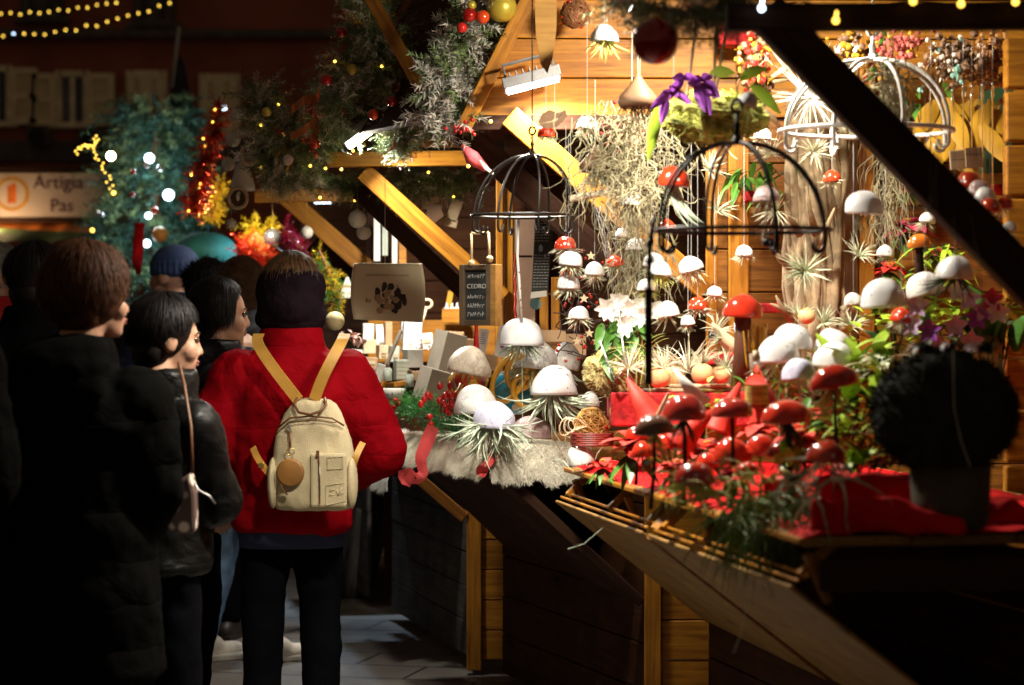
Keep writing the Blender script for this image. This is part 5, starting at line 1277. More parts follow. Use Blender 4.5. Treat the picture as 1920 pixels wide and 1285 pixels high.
# baubles under the eave
def bauble(px, py, r_, Y, mt, label, grp='hanging baubles', cap=True, up=80):
    c = at(px, py, Y); r = mp(r_, Y); t = thing('bauble', label, 'bauble', c, grp)
    m = MB(); m.ball(c, r, 28, 18); part('ball', m, mt, t, True)
    if cap: m = MB(); m.lathe([(r * .2, 0), (r * .2, r * .16), (r * .05, r * .2), (.001, r * .2)], c + Z3 * r * .96, 12); m.tube([c + Z3 * r * 1.15, c + Z3 * (r * 1.15 + mp(up, Y))], .0012, 4); part('hanger', m, BRASS, t, True)
    return t
bauble(1229, 78, 44, 5.7, RBALL, 'big dark red glossy bauble hanging from the eave garland')
for (x, y, r_, mt, lab) in ((640, 60, 11, RBALL, 'dark red bauble high in the dark fir peak'), (660, 130, 10, GBALL, 'dull gold bauble in the middle of the dark fir peak'), (612, 150, 11, BERRY, 'red bauble left of the dark fir peak'), (735, 190, 11, RBALL, 'dark red bauble near the foot of the roof strut'), (540, 300, 10, WBALL, 'pale bauble low in the left fir bunch'), (500, 210, 9, GBALL, 'gold bauble at the top of the left fir bunch'), (700, 215, 10, OBALL, 'orange bauble above the slim floodlight'), (590, 270, 10, OBALL, 'orange bauble under the copper ribbon')): bauble(x, y, r_, 8.95, mt, lab, 'baubles in the dark fir garland', False)
bauble(941, 14, 28, 8.0, GBALL, 'gold green bauble at the top beside the frosted garland')
bauble(871, 215, 14, 8.3, OBALL, 'orange red bauble at the foot of the frosted garland')
for (x, y, r_, mt, lab) in ((905, 32, 13, OBALL, 'orange bauble in the upper red cluster of the frosted garland'), (866, 52, 10, BERRY, 'small red bauble left in the upper cluster of the frosted garland'), (880, 28, 14, RBALL, 'dark red bauble in the upper cluster of the frosted garland'), (884, 10, 9, GBALL, 'small gold bauble on top of the upper cluster')): bauble(x, y, r_, 7.95, mt, lab, cap=False)
twigball(1079, 26, 56, 7.9, 'round dark bronze twig ball hanging at the top before the gable', 0)
for m_ in list(bpy.data.objects):
    if m_.name.startswith('twigs') and m_.parent and 'bronze' in m_.parent.get('label', ''): m_.data.materials[0] = BRONZE

# ================================================================== fir garlands
def garland(name, label, path, Y, spreadpx, n, L, nl, mats, grp='fir garlands on the eaves', per=34, w=.0017, bulbs=0, extra=None, hang=.25):
    t = thing(name, label, 'garland', at(*path[0][:2], path[0][2] if len(path[0]) > 2 else Y), grp)
    def P(u):
        k = u * (len(path) - 1); j = min(int(k), len(path) - 2); f = k - j; a, b = path[j], path[j + 1]
        ya = a[2] if len(a) > 2 else Y; yb = b[2] if len(b) > 2 else Y; sa = a[3] if len(a) > 3 else spreadpx; sb = b[3] if len(b) > 3 else spreadpx
        return at(a[0] * (1 - f) + b[0] * f, a[1] * (1 - f) + b[1] * f, ya * (1 - f) + yb * f), mp((sa * (1 - f) + sb * f), Y)
    m = MB(); m.tube([P(i / 30)[0] for i in range(31)], .008, 6); part('stem', m, BRONZE, t)
    for mi, (mt, share) in enumerate(mats):
        m = MB()
        for i in range(int(n * share)):
            p, s = P(R.random()); d = rdir(); d.z -= hang; d.normalize(); r0 = s * R.random() ** .7
            m.twig(p + d * max(0, r0 - L * .6), d + rdir() * .5, L * R.uniform(.7, 1.2), nl, w, per)
        part('needles', m, mt, t)
    for i in range(bulbs):
        p, s = P((i + R.random()) / bulbs); d = rdir(); d.y = -abs(d.y); m = MB(); m.ball(p + d * s * .9, .006, 8, 6); part('bulb', m, BULBY, t, True)
    return t
garland('fir_garland', 'dark fir garland climbing in a peak over the eave of the second stall', [(470, 170, 9.6, 40), (520, 230, 9.5, 60), (560, 270, 9.4, 80), (640, 190, 9.4, 90), (690, 40, 9.4, 60), (690, -40, 9.4, 60)], 9.4, 80, 1150, .10, .032, ((FIR, .62), (FROST, .28), (TINR, .07), (TINY, .03)), bulbs=7)
garland('fir_garland', 'dark fir garland falling to the right end of the tie beam', [(690, 30, 9.3, 70), (730, 140, 9.3, 80), (770, 220, 9.3, 60), (740, 270, 9.3, 30)], 9.3, 70, 800, .10, .032, ((FIR, .66), (FROST, .27), (TINR, .04), (TINY, .03)), bulbs=4)
garland('fir_garland', 'brown green fir garland hanging inside below the tie beam', [(620, 340, 10.0, 30), (700, 350, 10.0, 40), (790, 345, 10.0, 50), (885, 340, 10.0, 40)], 10, 45, 480, .10, .03, ((FIR, .75), (FROST, .25)), bulbs=4)
garland('fir_garland', 'left hanging bunch of brown frosted fir with gold specks', [(490, 170, 9.5, 40), (500, 270, 9.5, 55), (520, 320, 9.5, 50), (590, 330, 9.5, 40)], 9.5, 50, 520, .10, .034, ((FIR, .45), (FROST, .55)), bulbs=3)
garland('frosted_garland', 'frosted white fir garland with red baubles before the roof', [(905, -30, 8.1, 55), (870, 60, 8.1, 60), (855, 130, 8.1, 50), (835, 190, 8.1, 36), (832, 225, 8.1, 16)], 8.1, 55, 210, .15, .046, ((SNOWN, .6), (FIR, .4)), 'fir garlands on the eaves', 54, .0028)
garland('eave_garland', 'dark eave garland with silver leaves over the nearest stall', [(1150, 0, 6.6, 40), (1240, 20, 6.1, 45), (1330, 30, 5.8, 45), (1395, 20, 5.6, 40), (1340, -20, 5.8, 60)], 6, 45, 380, .10, .03, ((FIR, .7), (LEAFD, .2), (SILV, .1)), 'fir garlands on the eaves', 30, .0014, 2)
t = thing('copper_ribbon', 'twisted copper ribbon bow on the dark fir garland', 'ribbon', at(585, 200, 9.2)); m = MB()
for (pts) in ([(600, 170), (585, 200), (592, 230), (560, 250), (545, 255)], [(600, 180), (570, 190), (545, 205)], [(590, 215), (600, 240), (580, 262)]):
    q = [at(x, y, 9.2 - .04 * (i % 2)) for i, (x, y) in enumerate(pts)]; m.sheet(lambda u, v: (lambda k, f: q[k] * (1 - f) + q[k + 1] * f)(min(int(u * (len(q) - 1)), len(q) - 2), u * (len(q) - 1) - min(int(u * (len(q) - 1)), len(q) - 2)) + V((0, .02 * math.sin(u * 9), (v - .5) * mp(16, 9.2))), 18, 2)
part('ribbon', m, COPPER, t, True)
t = thing('berry_pick', 'little red berries and green sprig at the tip of the frosted garland', 'berries', at(860, 240, 8.0)); m = MB()
for i in range(18): m.ball(at(868 + R.gauss(0, 18), 244 + R.gauss(0, 8), 8.0), .007, 8, 6)
part('berries', m, BERRY, t, True)
t = thing('candy_pick', 'red and white striped sprig with a green tip on the dark brace', 'ornament', at(890, 300, 8.1)); m = MB()
m.tube([at(866, 272, 8.1), at(885, 296, 8.1), at(912, 318, 8.1)], [.006, .026, .012], 10); part('flower', m, pm('raspberry fuzz', (.6, .08, .09), .8, bump=.8), t, True)
m = MB()
for i in range(7): m.tube([at(900 + i * 3, 300 + i * 3, 8.07), at(910 + i * 3, 318 + i * 2, 8.07)], .0028, 5)
m.twig(at(862, 262, 8.1), (.5, -.2, -.6), .05, .03, .0015, 30); part('sprig', m, SNOWN, t)
# fairy lights on the nearest tie beam
t = thing('fairy_lights', 'yellow and white fairy lights along the nearest dark beam', 'string lights', at(1600, 20, 5.3)); m = MB()
m.tube([at(1380, -10, 5.33), at(1430, 16, 5.33), at(1500, 0, 5.33), at(1567, 20, 5.33), at(1640, 10, 5.33), at(1712, 0, 5.33), at(1800, 8, 5.33), at(1930, 2, 5.33)], .0025, 5); part('cable', m, IRON, t)
for (x, y, mt) in ((1428, 16, LEDC), (1567, 39, BULBY), (1712, 3, BULBY), (1802, 8, BULBY), (1904, 4, BULBY)):
    m = MB(); m.tube([at(x + 2, y - 18, 5.31), at(x, y, 5.31)], [.0028, .0034], 6); m.ball(at(x, y, 5.31), .0075, 10, 8); part('bulb', m, mt, t, True)
for (x, y) in ((707, 32), (808, 196), (785, 205), (640, 318), (662, 283), (878, 312), (920, 228), (600, 371)):
    m = MB(); m.ball(at(x, y, 9.2 if x < 870 else 7.9), .006, 8, 6); solo('fairy_bulb', m, BULBY, {707: 'warm bulb shining on the upper roof strut', 808: 'warm bulb at the foot of the roof strut', 785: 'warm bulb left of the roof strut foot', 640: 'warm bulb under the left end of the tie beam', 662: 'warm bulb on the tie beam below the floodlight', 878: 'warm bulb under the dark brace tip', 920: 'pair of yellow bulbs under the gable boards', 600: 'warm bulb on the third stall\'s beam'}[x], 'bulb', at(x, y, 9.2 if x < 870 else 7.9), 'single bulbs on the beams', True)

# ================================================================== the second stall's goods
def fur(label, fn, nu, nv, mt, n, L, loc):
    t = thing('fur_throw', label, 'fur throw', loc, 'fur throws on the counters'); m = MB(); m.sheet(fn, nu, nv); part('hide', m, mt, t, True)
    m = MB()
    for i in range(n):
        u, v = R.random(), R.random(); p = fn(u, v); e = .002
        nn = (fn(min(1, u + e), v) - p).cross(fn(u, min(1, v + e)) - p)
        if nn.length < 1e-12: continue
        nn.normalize(); 
        if nn.y > 0 and abs(nn.z) < .5: nn = -nn
        if nn.z < -.3: nn = -nn
        m.blade([p, p + (nn + rdir() * .6) * L * .6 + V((0, 0, -L * .1)), p + (nn * .7 + rdir() * .5) * L + V((0, 0, -L * .7))], .0009)
    part('pile', m, mt, t)
def fur1(u, v):
    # along the counter edge u (near -> far), over the top and down the face v
    p = V((-.05, 8.17, 1.008)) * (1 - u) + V((-.44, 9.62, .985)) * u
    w = .012 * noise.noise(V((u * 7, v * 4, 1)))
    if v < .55: return p + V((.30 * (1 - v / .55), .06 * (1 - v / .55), .01 + w))
    k = (v - .55) / .45; return p + V((-.05 * math.sin(k * 1.57) - w, -.01, .01 - .105 * k * (1 + .2 * noise.noise(V((u * 9, 0, 5))))))
fur('long beige fur throw over the edge of the second counter', fur1, 60, 16, FURB, 20000, .017, (-.2, 8.9, 1.0))
def fur1b(u, v):
    # the near end of the counter
    p = V((-.07, 8.16, 1.015)) * (1 - u) + V((.23, 8.19, 1.015)) * u
    w = .010 * noise.noise(V((u * 4, v * 4, 9)))
    if v < .3: return p + V((0, .12 * (1 - v / .3), w))
    k = (v - .3) / .7; return p + V((0, -.035 * math.sin(k * 1.57) + w, -.112 * k * (1 + .35 * noise.noise(V((u * 5, 0, 2))) + .12 * noise.noise(V((u * 22, 0, 7))))))
fur('grey beige fur draped over the near end of the second counter', fur1b, 30, 16, FURB, 9000, .016, (.1, 8.16, 1.0))
def fur2(u, v):
    p = V((-.47, 9.95, .915)) * (1 - u) + V((-.72, 11.2, .915)) * u; w = .012 * noise.noise(V((u * 7, v * 4, 4)))
    if v < .5: return p + V((.22 * (1 - v / .5), .04, .01 + w))
    k = (v - .5) / .5; return p + V((-.04 * math.sin(k * 1.57) - w, -.02 * k, -.17 * k * (1 + .15 * noise.noise(V((u * 9, 2, 5))))))
fur('white fur throw over the edge of the third counter', fur2, 50, 16, FURW, 9000, .024, (-.6, 10.5, .9))
garland('fir_garland', 'bright green fir garland with red berries and a pine cone on the second counter', [(752, 750, 9.5, 26), (790, 770, 9.2, 30), (830, 785, 8.9, 30), (880, 800, 8.6, 26)], 9, 30, 210, .075, .028, ((FIRG, .8), (FIRB, .2)), 'fir garlands on the eaves', 36, .0011, 0, None, .1)
t = thing('berry_cluster', 'cluster of oval red berries standing on the green garland', 'berries', at(825, 760, 8.7))
for i in range(20):
    x, y = 836 + R.gauss(0, 20), 748 + R.gauss(0, 14); m = MB(); m.ball(at(x, y, 8.62 + R.uniform(-.05, .05)), .0125, 10, 8, (.85, .85, 1.15)); part('berry', m, BERRY, t, True)
m = MB()
for i in range(9): m.tube([at(825, 775, 8.7), at(836 + R.gauss(0, 18), 748 + R.gauss(0, 10), 8.65)], .002, 4)
part('stem', m, BRONZE, t)
t = thing('pine_cone', 'brown pine cone with red berries before the green garland', 'pine cone', at(795, 792, 8.9)); m = MB(); c = at(793, 786, 8.75)
for k in range(9):
    for j in range(8):
        a = j * .785 + k * .4; r = .022 * math.sin(.35 + k * .3); m.leaf(c + V((0, 0, .026 - k * .006)), V((math.cos(a), math.sin(a), -.2)), r + .006, .007, droop=-.2)
part('scales', m, PINEC, t)
m = MB()
for (x, y) in ((806, 782), (808, 796), (802, 806), (742, 752), (748, 758), (740, 764)): m.ball(at(x, y, 8.7 if x > 780 else 9.4), .012, 10, 8)
part('berry', m, BERRY, t, True)
def ribbon(label, pts, Y, wpx):
    t = thing('lace_ribbon', label, 'ribbon', at(*pts[0], Y), 'red lace ribbons'); q = [at(x, y, Y) for x, y in pts]; m = MB(); n = len(q) - 1
    def fn(u, v):
        k = min(int(u * n), n - 1); f = u * n - k; p = q[k] * (1 - f) + q[k + 1] * f
        t_ = (q[k + 1] - q[k]).normalized(); s = t_.cross(Y3).normalized(); return p + s * ((v - .5) * mp(wpx, Y) * (1 + .15 * math.sin(u * 11))) + Y3 * (.015 * math.sin(u * 8 + v * 2))
    m.sheet(fn, 40, 4); part('lace', m, LACE, t, True)
ribbon('red lace ribbon curling down over the white fur with a loose end', [(812, 800), (800, 830), (788, 860), (795, 890), (778, 900), (760, 885), (756, 898), (772, 906)], 8.6, 22)
ribbon('red lace ribbon hanging on the beige fur below the lilac dome', [(925, 850), (915, 868), (905, 880), (900, 893)], 8.12, 20)
# painted glass
t = thing('painted_glass', 'blue bowl with amber glass handles between the white domes', 'glassware', at(960, 775, 8.65)); m = MB(); c = at(962, 730, 8.65); s = mp(1, 8.65)
m.lathe([(.001, -48 * s), (20 * s, -46 * s), (40 * s, -20 * s), (44 * s, 4 * s), (36 * s, 26 * s), (20 * s, 34 * s), (.001, 36 * s)], c, 26); part('bowl', m, spots('blue and cream glaze', (.02, .25, .38), (.7, .6, .45), 16, .26, .15, .6, .02), t, True)
m = MB()
for (cx, cy, rx, ry, tl) in ((955, 710, 26, 48, .5), (985, 735, 22, 30, -.3), (975, 700, 24, 30, .2)):
    m.tube([at(cx, cy, 8.5) + V((s * (math.cos(a) * rx * math.cos(tl) + math.sin(a) * ry * math.sin(tl)), -.02 * math.sin(a), s * (math.sin(a) * ry * math.cos(tl) - math.cos(a) * rx * math.sin(tl)))) for a in [6.283 * i / 26 for i in range(26)]], .010, 8, True)
part('handle', m, YELP, t, True)
t = thing('painted_glass', 'amber and red glass jug under the cream urchin shell', 'glassware', at(878, 735, 8.7)); m = MB(); c = at(884, 712, 8.7)
m.lathe([(.001, -26 * s), (26 * s, -24 * s), (34 * s, 0), (26 * s, 20 * s), (14 * s, 26 * s), (.001, 26 * s)], c, 22); part('bowl', m, spots('amber red glaze', (.45, .05, .02), (.6, .32, .03), 14, .3, .15, .6, .02), t, True)
m = MB(); m.tube([at(852, 700, 8.62), at(842, 715, 8.62), at(846, 735, 8.62), at(856, 742, 8.62), at(866, 720, 8.62)], .008, 8); part('handle', m, YELP, t, True)
def boxthing(name, label, cat, px, py, w, h, dpx, Y, mt, tilt=0, yaw=0, grp=None, pat=None):
    a = at(px, py, Y); M = Matrix.Rotation(rad(tilt), 3, 'Y') @ Matrix.Rotation(rad(yaw), 3, 'Z'); t = thing(name, label, cat, a - Z3 * mp(h / 2, Y), grp)
    W_, H_, D_ = mp(w, Y), mp(h, Y), mp(dpx, Y); m = MB(); m.box(a, (W_, D_, H_), M); part('box', m, mt, t, bevel=.002)
    if pat:
        for pm_ in pat:
            m = MB(); x, z, w2, h2, mt2 = pm_; m.box(a + M @ V((x * W_, -D_ / 2 - .0015, z * H_)), (w2 * W_, .003, h2 * H_), M); part('label', m, mt2, t)
    return t
G = 'boxes stacked on the far counter'
boxthing('card_box', 'tall grey card box leaning, upper of two', 'box', 838, 660, 42, 74, 60, 9.6, GREYBX, 14, 24, G)
boxthing('card_box', 'grey card box leaning, lower of two behind the garland', 'box', 812, 722, 46, 60, 60, 9.5, GREYBX, 16, 24, G)
boxthing('card_box', 'brown card box beside the leaning grey boxes', 'box', 870, 690, 40, 110, 60, 9.65, KRAFT, 6, 20, G)
boxthing('card_box', 'white gift box with a pink ruffled top', 'box', 774, 672, 30, 34, 34, 10.3, WHITEBX, 0, 20, G)
boxthing('card_box', 'pale green ribbed soap box', 'box', 752, 694, 24, 38, 30, 10.2, MINTBX, 0, 15, G, [(0, z / 10, .9, .03, WHITEBX) for z in (-4, -2, 0, 2, 4)])
boxthing('card_box', 'cream upright card box under the picture card', 'box', 772, 632, 34, 60, 20, 10.7, WHITEBX, 4, 10, G)
boxthing('card_box', 'kraft upright packet between cream boxes', 'box', 728, 630, 13, 52, 20, 10.8, KRAFT, 0, 10, G)
boxthing('card_box', 'lilac white packet left of the kraft packet', 'box', 712, 634, 14, 50, 16, 10.9, WHITEBX, -4, 10, G)
boxthing('card_box', 'white packet farthest left under the picture card', 'box', 690, 622, 20, 30, 16, 11.0, WHITEBX, 2, 10, G)
boxthing('card_box', 'beige stacked cartons behind the soaps', 'box', 692, 650, 26, 26, 24, 10.9, PLATE, 0, 14, G)
boxthing('soap_tray', 'flat wooden tray lying before the soap boxes', 'tray', 748, 720, 36, 9, 50, 10.1, PX, -8, 20, G)
boxthing('soap_bar', 'white tilted soap bar with rounded corners in a wooden stand', 'soap', 713, 700, 20, 34, 8, 10.2, WHITEBX, 20, 15, G)
boxthing('card_box', 'small brown carton right of the soap box', 'box', 778, 705, 24, 18, 24, 10.15, KRAFT, 0, 20, G)
for (nm, lab, ct, px, py, w, h, mt) in (('card_box', 'small cream box beside the red shoulder, under dried petals', 'box', 668, 668, 20, 24, WHITEBX), ('card_box', 'kraft box below the stacked cartons', 'box', 694, 682, 26, 24, KRAFT), ('card_box', 'pale pink box behind the tilted soap bar', 'box', 716, 660, 18, 26, PLATE), ('card_box', 'mint box behind the ribbed soap box', 'box', 738, 664, 16, 30, MINTBX), ('card_box', 'low grey box at the foot of the leaning grey boxes', 'box', 790, 738, 26, 18, GREYBX), ('card_box', 'white box on the shelf under the wooden scoop', 'box', 800, 640, 22, 30, WHITEBX), ('card_box', 'orange brown box under the small wooden crate', 'box', 850, 632, 36, 20, KRAFT), ('card_box', 'narrow white packet left of the scoop handle', 'box', 756, 618, 10, 40, WHITEBX)):
    boxthing(nm, lab, ct, px, py, w, h, 20, 10.75, mt, R.uniform(-5, 5), R.uniform(5, 25), G, [(0, R.uniform(-.1, .2), .6, .25, PAPER), (0, -.3, .5, .05, INKB)])
for (lab, px, py) in (('little bottle with a brown cap left of the mint box', 727, 704), ('little bottle with a brown cap right of the ribbed soap box', 768, 716), ('little bottle with a brown cap on the soap bowl side', 700, 722)):
    t = thing('soap_bottle', lab, 'bottle', at(px, py, 10.0), 'little bottles among the boxes'); q = at(px, py + 10, 10.0); m = MB(); m.lathe([(.001, 0), (.018, 0), (.018, .045), (.008, .055), (.001, .055)], q, 14); part('bottle', m, MINTBX, t, True)
    m = MB(); m.lathe([(.001, .055), (.009, .055), (.009, .072), (.001, .072)], q, 12); part('cap', m, BROWN, t, True)
m = MB(); m.bar(at(752, 620, 10.4), at(722, 690, 10.35), .02, .012); solo('spatula', m, GREYBX, 'grey slanted spatula leaning on the soap boxes', 'spatula', at(735, 680, 10.4), bevel=.003)
m = MB(); m.bar(at(731, 690, 10.15), at(716, 728, 10.1), .014, .02); solo('wooden_stand', m, PX, 'thin wooden stand behind the tilted soap bar', 'stand', at(722, 728, 10.1), bevel=.002)
t = thing('soap_bowl', 'pale bowl with a wooden lid at the left end of the garland', 'bowl', at(735, 742, 9.9)); m = MB(); m.lathe([(.001, 0), (.03, 0), (.052, .04), (.048, .042), (.03, .012)], at(738, 748, 9.9), 24); part('bowl', m, WHITEBX, t, True)
for (px, py, n, lab) in ((660, 630, 26, 'pink dried petals heaped at the far end of the counter'), (775, 650, 14, 'pink petals on the white gift box')):
    t = thing('dried_petals', lab, 'petals', at(px, py, 10.4), 'pink petals'); m = MB()
    for i in range(n): m.leaf(at(px + R.gauss(0, 13), py + R.gauss(0, 4), 10.35 + R.uniform(-.05, .05)), rdir(), .03, .014)
    part('petals', m, pm('pale pink petal', (.66, .42, .36), .7) if 'pale pink petal' not in MATS else MATS['pale pink petal'], t)
t = thing('wooden_basket', 'small wooden crate of bottles behind the chalkboard', 'crate', at(852, 608, 11.3)); a = at(852, 592, 11.3); m = MB(); W_, H_ = mp(42, 11.3), mp(26, 11.3)
for s in (-1, 1): m.box(a + V((0, s * .06, 0)), (W_, .008, H_)); m.box(a + V((s * W_ / 2, 0, 0)), (.008, .13, H_))
part('crate', m, PX, t, bevel=.002)
for i in range(4): m = MB(); m.lathe([(.001, 0), (.013, 0), (.013, .05), (.005, .06), (.005, .075), (.001, .075)], a + V((-.035 + i * .024, 0, -.015)), 10); part('bottle', m, WHITEBX, t, True)
m = MB(); m.box(at(843, 560, 11.35), (mp(10, 11.35), .004, mp(28, 11.35)), Matrix.Rotation(rad(10), 3, 'Y')); part('sign', m, YELP, t)
t = thing('wooden_spoons', 'pale round handled wooden scoop hanging right of the picture card', 'scoop', at(800, 575, 10.9)); m = MB()
m.tube([at(801, 570, 10.9) + V((math.cos(a) * mp(9, 10.9), 0, math.sin(a) * mp(8, 10.9))) for a in [6.283 * i / 20 for i in range(20)]], .006, 7, True); m.tube([at(799, 580, 10.9), at(790, 612, 10.9)], .005, 6); m.tube([at(795, 580, 10.9), at(785, 606, 10.9)], .004, 6); part('scoop', m, PLATE, t, True)
# the hanging picture card
t = thing('picture_card', 'large cream hanging card with a faded brown picture and a caption line', 'card', at(725, 550, 9.2)); Yk = 9.2; m = MB()
def card(u, v):
    x = 664 + 128 * u + (6 * math.sin(v * 3.1) if u > .5 else -6 * math.sin(v * 3.1) * (1 - u * 2) + 0); y = 494 + 108 * v + (6 * (u - .5) if v > .5 else 0)
    return at(x, y, Yk) + Y3 * (.03 * math.sin(u * 3.14) - .02)
m.sheet(card, 20, 16); cd = part('card', m, PAPER, t, True); so = cd.modifiers.new('thickness', 'SOLIDIFY'); so.thickness = .003
def onc(px, py, k=.004): u, v = (px - 664) / 128, (py - 494) / 108; p = card(u, v); return V((p.x, p.y - k, p.z))
m = MB()
for i in range(26):
    x = 688 + i * 2.9; m.tube([onc(x, 518), onc(x + 1, 514 + R.uniform(-1, 2)), onc(x + 2, 518)], .0009, 4)
part('caption', m, INKB, t)
m = MB(); pk = MB()
for i in range(44):
    x, y = 735 + R.gauss(0, 12), 560 + R.gauss(0, 15); rr = R.uniform(3, 7)
    y = max(536, min(588, y)); x = max(706, min(770, x + (y - 560) * .35)); pk.ball(onc(x, y, .002), mp(rr * 1.5, Yk), 8, 6, (1, .08, 1))
part('picture', pk, INK, t, True)
m = MB()
for i in range(10): m.ball(onc(726 + R.gauss(0, 11), 562 + R.gauss(0, 13), .006), mp(R.uniform(3, 7), Yk), 8, 6, (1, .08, 1))
for i in range(4): m.ball(onc(691 + R.uniform(-4, 4), 566 + R.uniform(-4, 4), .0025), mp(4, Yk), 8, 6, (1, .1, 1))
part('picture_tint', m, INKB, t, True)
m = MB(); m.tube([at(722, 494, Yk - .01), at(722, 462, Yk), at(722, 330, Yk)], .0016, 4); part('cord', m, STRING, t)
# chalkboard on its rope
t = thing('chalkboard', 'framed hanging blackboard with handwritten chalk lines', 'chalkboard', at(898, 555, 8.0)); Yb = 7.95
c4 = [at(864, 502, Yb), at(922, 490, Yb - .05), at(922, 606, Yb - .05), at(864, 616, Yb)]
ux = (c4[1] - c4[0]).normalized(); uz = Z3; un = ux.cross(uz)
m = MB(); ctr = sum(c4, V()) / 4; W_ = (c4[1] - c4[0]).length; H_ = (c4[0] - c4[3]).length; sh = (c4[1].z - c4[0].z) / W_
uxs = V((ux.x, ux.y, 0)).normalized(); un = V((uxs.y, -uxs.x, 0))
MM = Matrix((uxs, -un, Z3)).transposed()
for s in (-1, 1):
    m.box(ctr + uxs * s * (W_ / 2 - .009), (.018, .022, H_), MM); m.box(ctr + Z3 * s * (H_ / 2 - .009), (W_ - .036, .021, .018), MM)
part('frame', m, pm('dark oiled frame', (.09, .06, .035), .6), t, bevel=.002)
m = MB(); m.box(ctr - un * .004, (W_ - .03, .006, H_ - .03), MM); part('board', m, CHALKB, t)
m = MB(); m.box(ctr + uxs * (W_ / 2 + .010) - un * .012, (.02, .05, H_ * 1.0), MM); part('side_board', m, PLY, t, bevel=.002)
fo_ = ctr + un * .0035
def line(z, txt, x=-.5): 
    return text(txt, t, fo_ + uxs * (x * (W_ - .05)) + Z3 * z, uxs, Z3, .021, CHALK, 'chalk_lettering', .0006)
line(.022, 'CEDRO,')
m = MB()
for (z, n) in ((.055, 6), (-.012, 7), (-.042, 8), (-.07, 7)):
    x = -.45
    while x < .42:
        q = fo_ + uxs * (x * (W_ - .05)) + Z3 * z; k = R.uniform(.05, .1)
        m.tube([q, q + Z3 * R.uniform(.008, .016) + uxs * .002, q + uxs * .005 + Z3 * R.uniform(0, .01), q + uxs * .008 + Z3 * R.uniform(.004, .014)], .0007, 4); x += R.uniform(.11, .16)
part('chalk_lines', m, CHALK, t)
m = MB()
for (xa, ya, xb, yb) in ((884, 496, 884, 438), (884, 438, 916, 436), (916, 436, 918, 490)): m.tube([at(xa, ya, Yb - .02), at((xa + xb) / 2, (ya + yb) / 2 + 1, Yb - .02), at(xb, yb, Yb - .02)], .0045, 7)
m.ball(at(884, 494, Yb - .03), .011, 10, 8); m.ball(at(918, 486, Yb - .06), .012, 10, 8); part('rope', m, ROPE, t, True)
# posters and boards inside the second stall
t = thing('menu_board', 'tall narrow blackboard poster with rows of small writing', 'poster', at(1018, 560, 9.3)); Yp = 9.3
q = [at(1004, 405, Yp), at(1040, 402, Yp), at(1026, 552, Yp), at(996, 556, Yp)]; m = MB(); m.poly([q[3], q[2], q[1], q[0]], Y3, .01); part('board', m, CHALKB, t)
m = MB(); m.poly([at(994, 560, Yp - .008), at(1025, 556, Yp - .008), at(1025, 545, Yp - .008), at(996, 548, Yp - .008)], Y3, .008); part('bottom_strip', m, WHITEBX, t)
m = MB()
for i in range(24):
    y = 414 + i * 5.4; xl = 1006 - (y - 405) * .055; x = xl
    if 452 < y < 478: continue
    while x < xl + 26: w_ = R.uniform(2, 6); m.tube([at(x, y, Yp - .008), at(min(x + w_, xl + 28), y, Yp - .008)], .0011, 4); x += w_ + 1.6
part('writing', m, CHALK, t)
m = MB(); m.ball(at(1014, 466, Yp - .004), mp(6, Yp), 10, 8, (.8, .15, 1.4)); m.ball(at(1022, 480, Yp - .004), mp(4, Yp), 10, 8, (.8, .15, 1.4)); part('picture', m, pm('pale blue print', (.3, .38, .5), .7), t, True)
t = thing('pink_panel', 'tall pale pink card panel with a blue round print behind the striped rod', 'panel', at(985, 560, 9.5)); m = MB(); a = at(984, 520, 9.5); m.box(a, (mp(38, 9.5), .012, mp(240, 9.5))); part('panel', m, pm('dusty pink card', (.50, .32, .22), .8, var=.1), t)
m = MB(); m.lathe([(.001, 0), (mp(11, 9.5), 0), (mp(11, 9.5), .006), (.001, .006)], at(1004, 570, 9.46), 20, Matrix.Rotation(rad(90), 3, 'X')); part('round_print', m, pm('teal print', (.14, .26, .28), .7), t)
m = MB(); a = at(981, 481, 9.44); m.box(a, (mp(34, 9.44), .01, mp(4, 9.44))); part('clip', m, IRON, t)
t = thing('striped_rod', 'white hanging rod with dark flecks above the highest dome', 'rod', at(976, 500, 8.3)); m = MB(); m.tube([at(972, 400, 8.3), at(970, 480, 8.3), at(974, 540, 8.3), at(978, 604, 8.3)], .0052, 8); part('rod', m, spots('flecked white paint', (.72, .70, .67), (.1, .08, .08), 50, .16, .5, 0), t, True)
t = thing('beaded_string', 'string of red and dark beads left of the white rod', 'beads', at(966, 500, 9.3)); m = MB()
for i in range(40): m.ball(at(966 + math.sin(i * .7), 478 + i * 3, 9.35), .006, 7, 5)
part('beads', m, DRED, t, True)
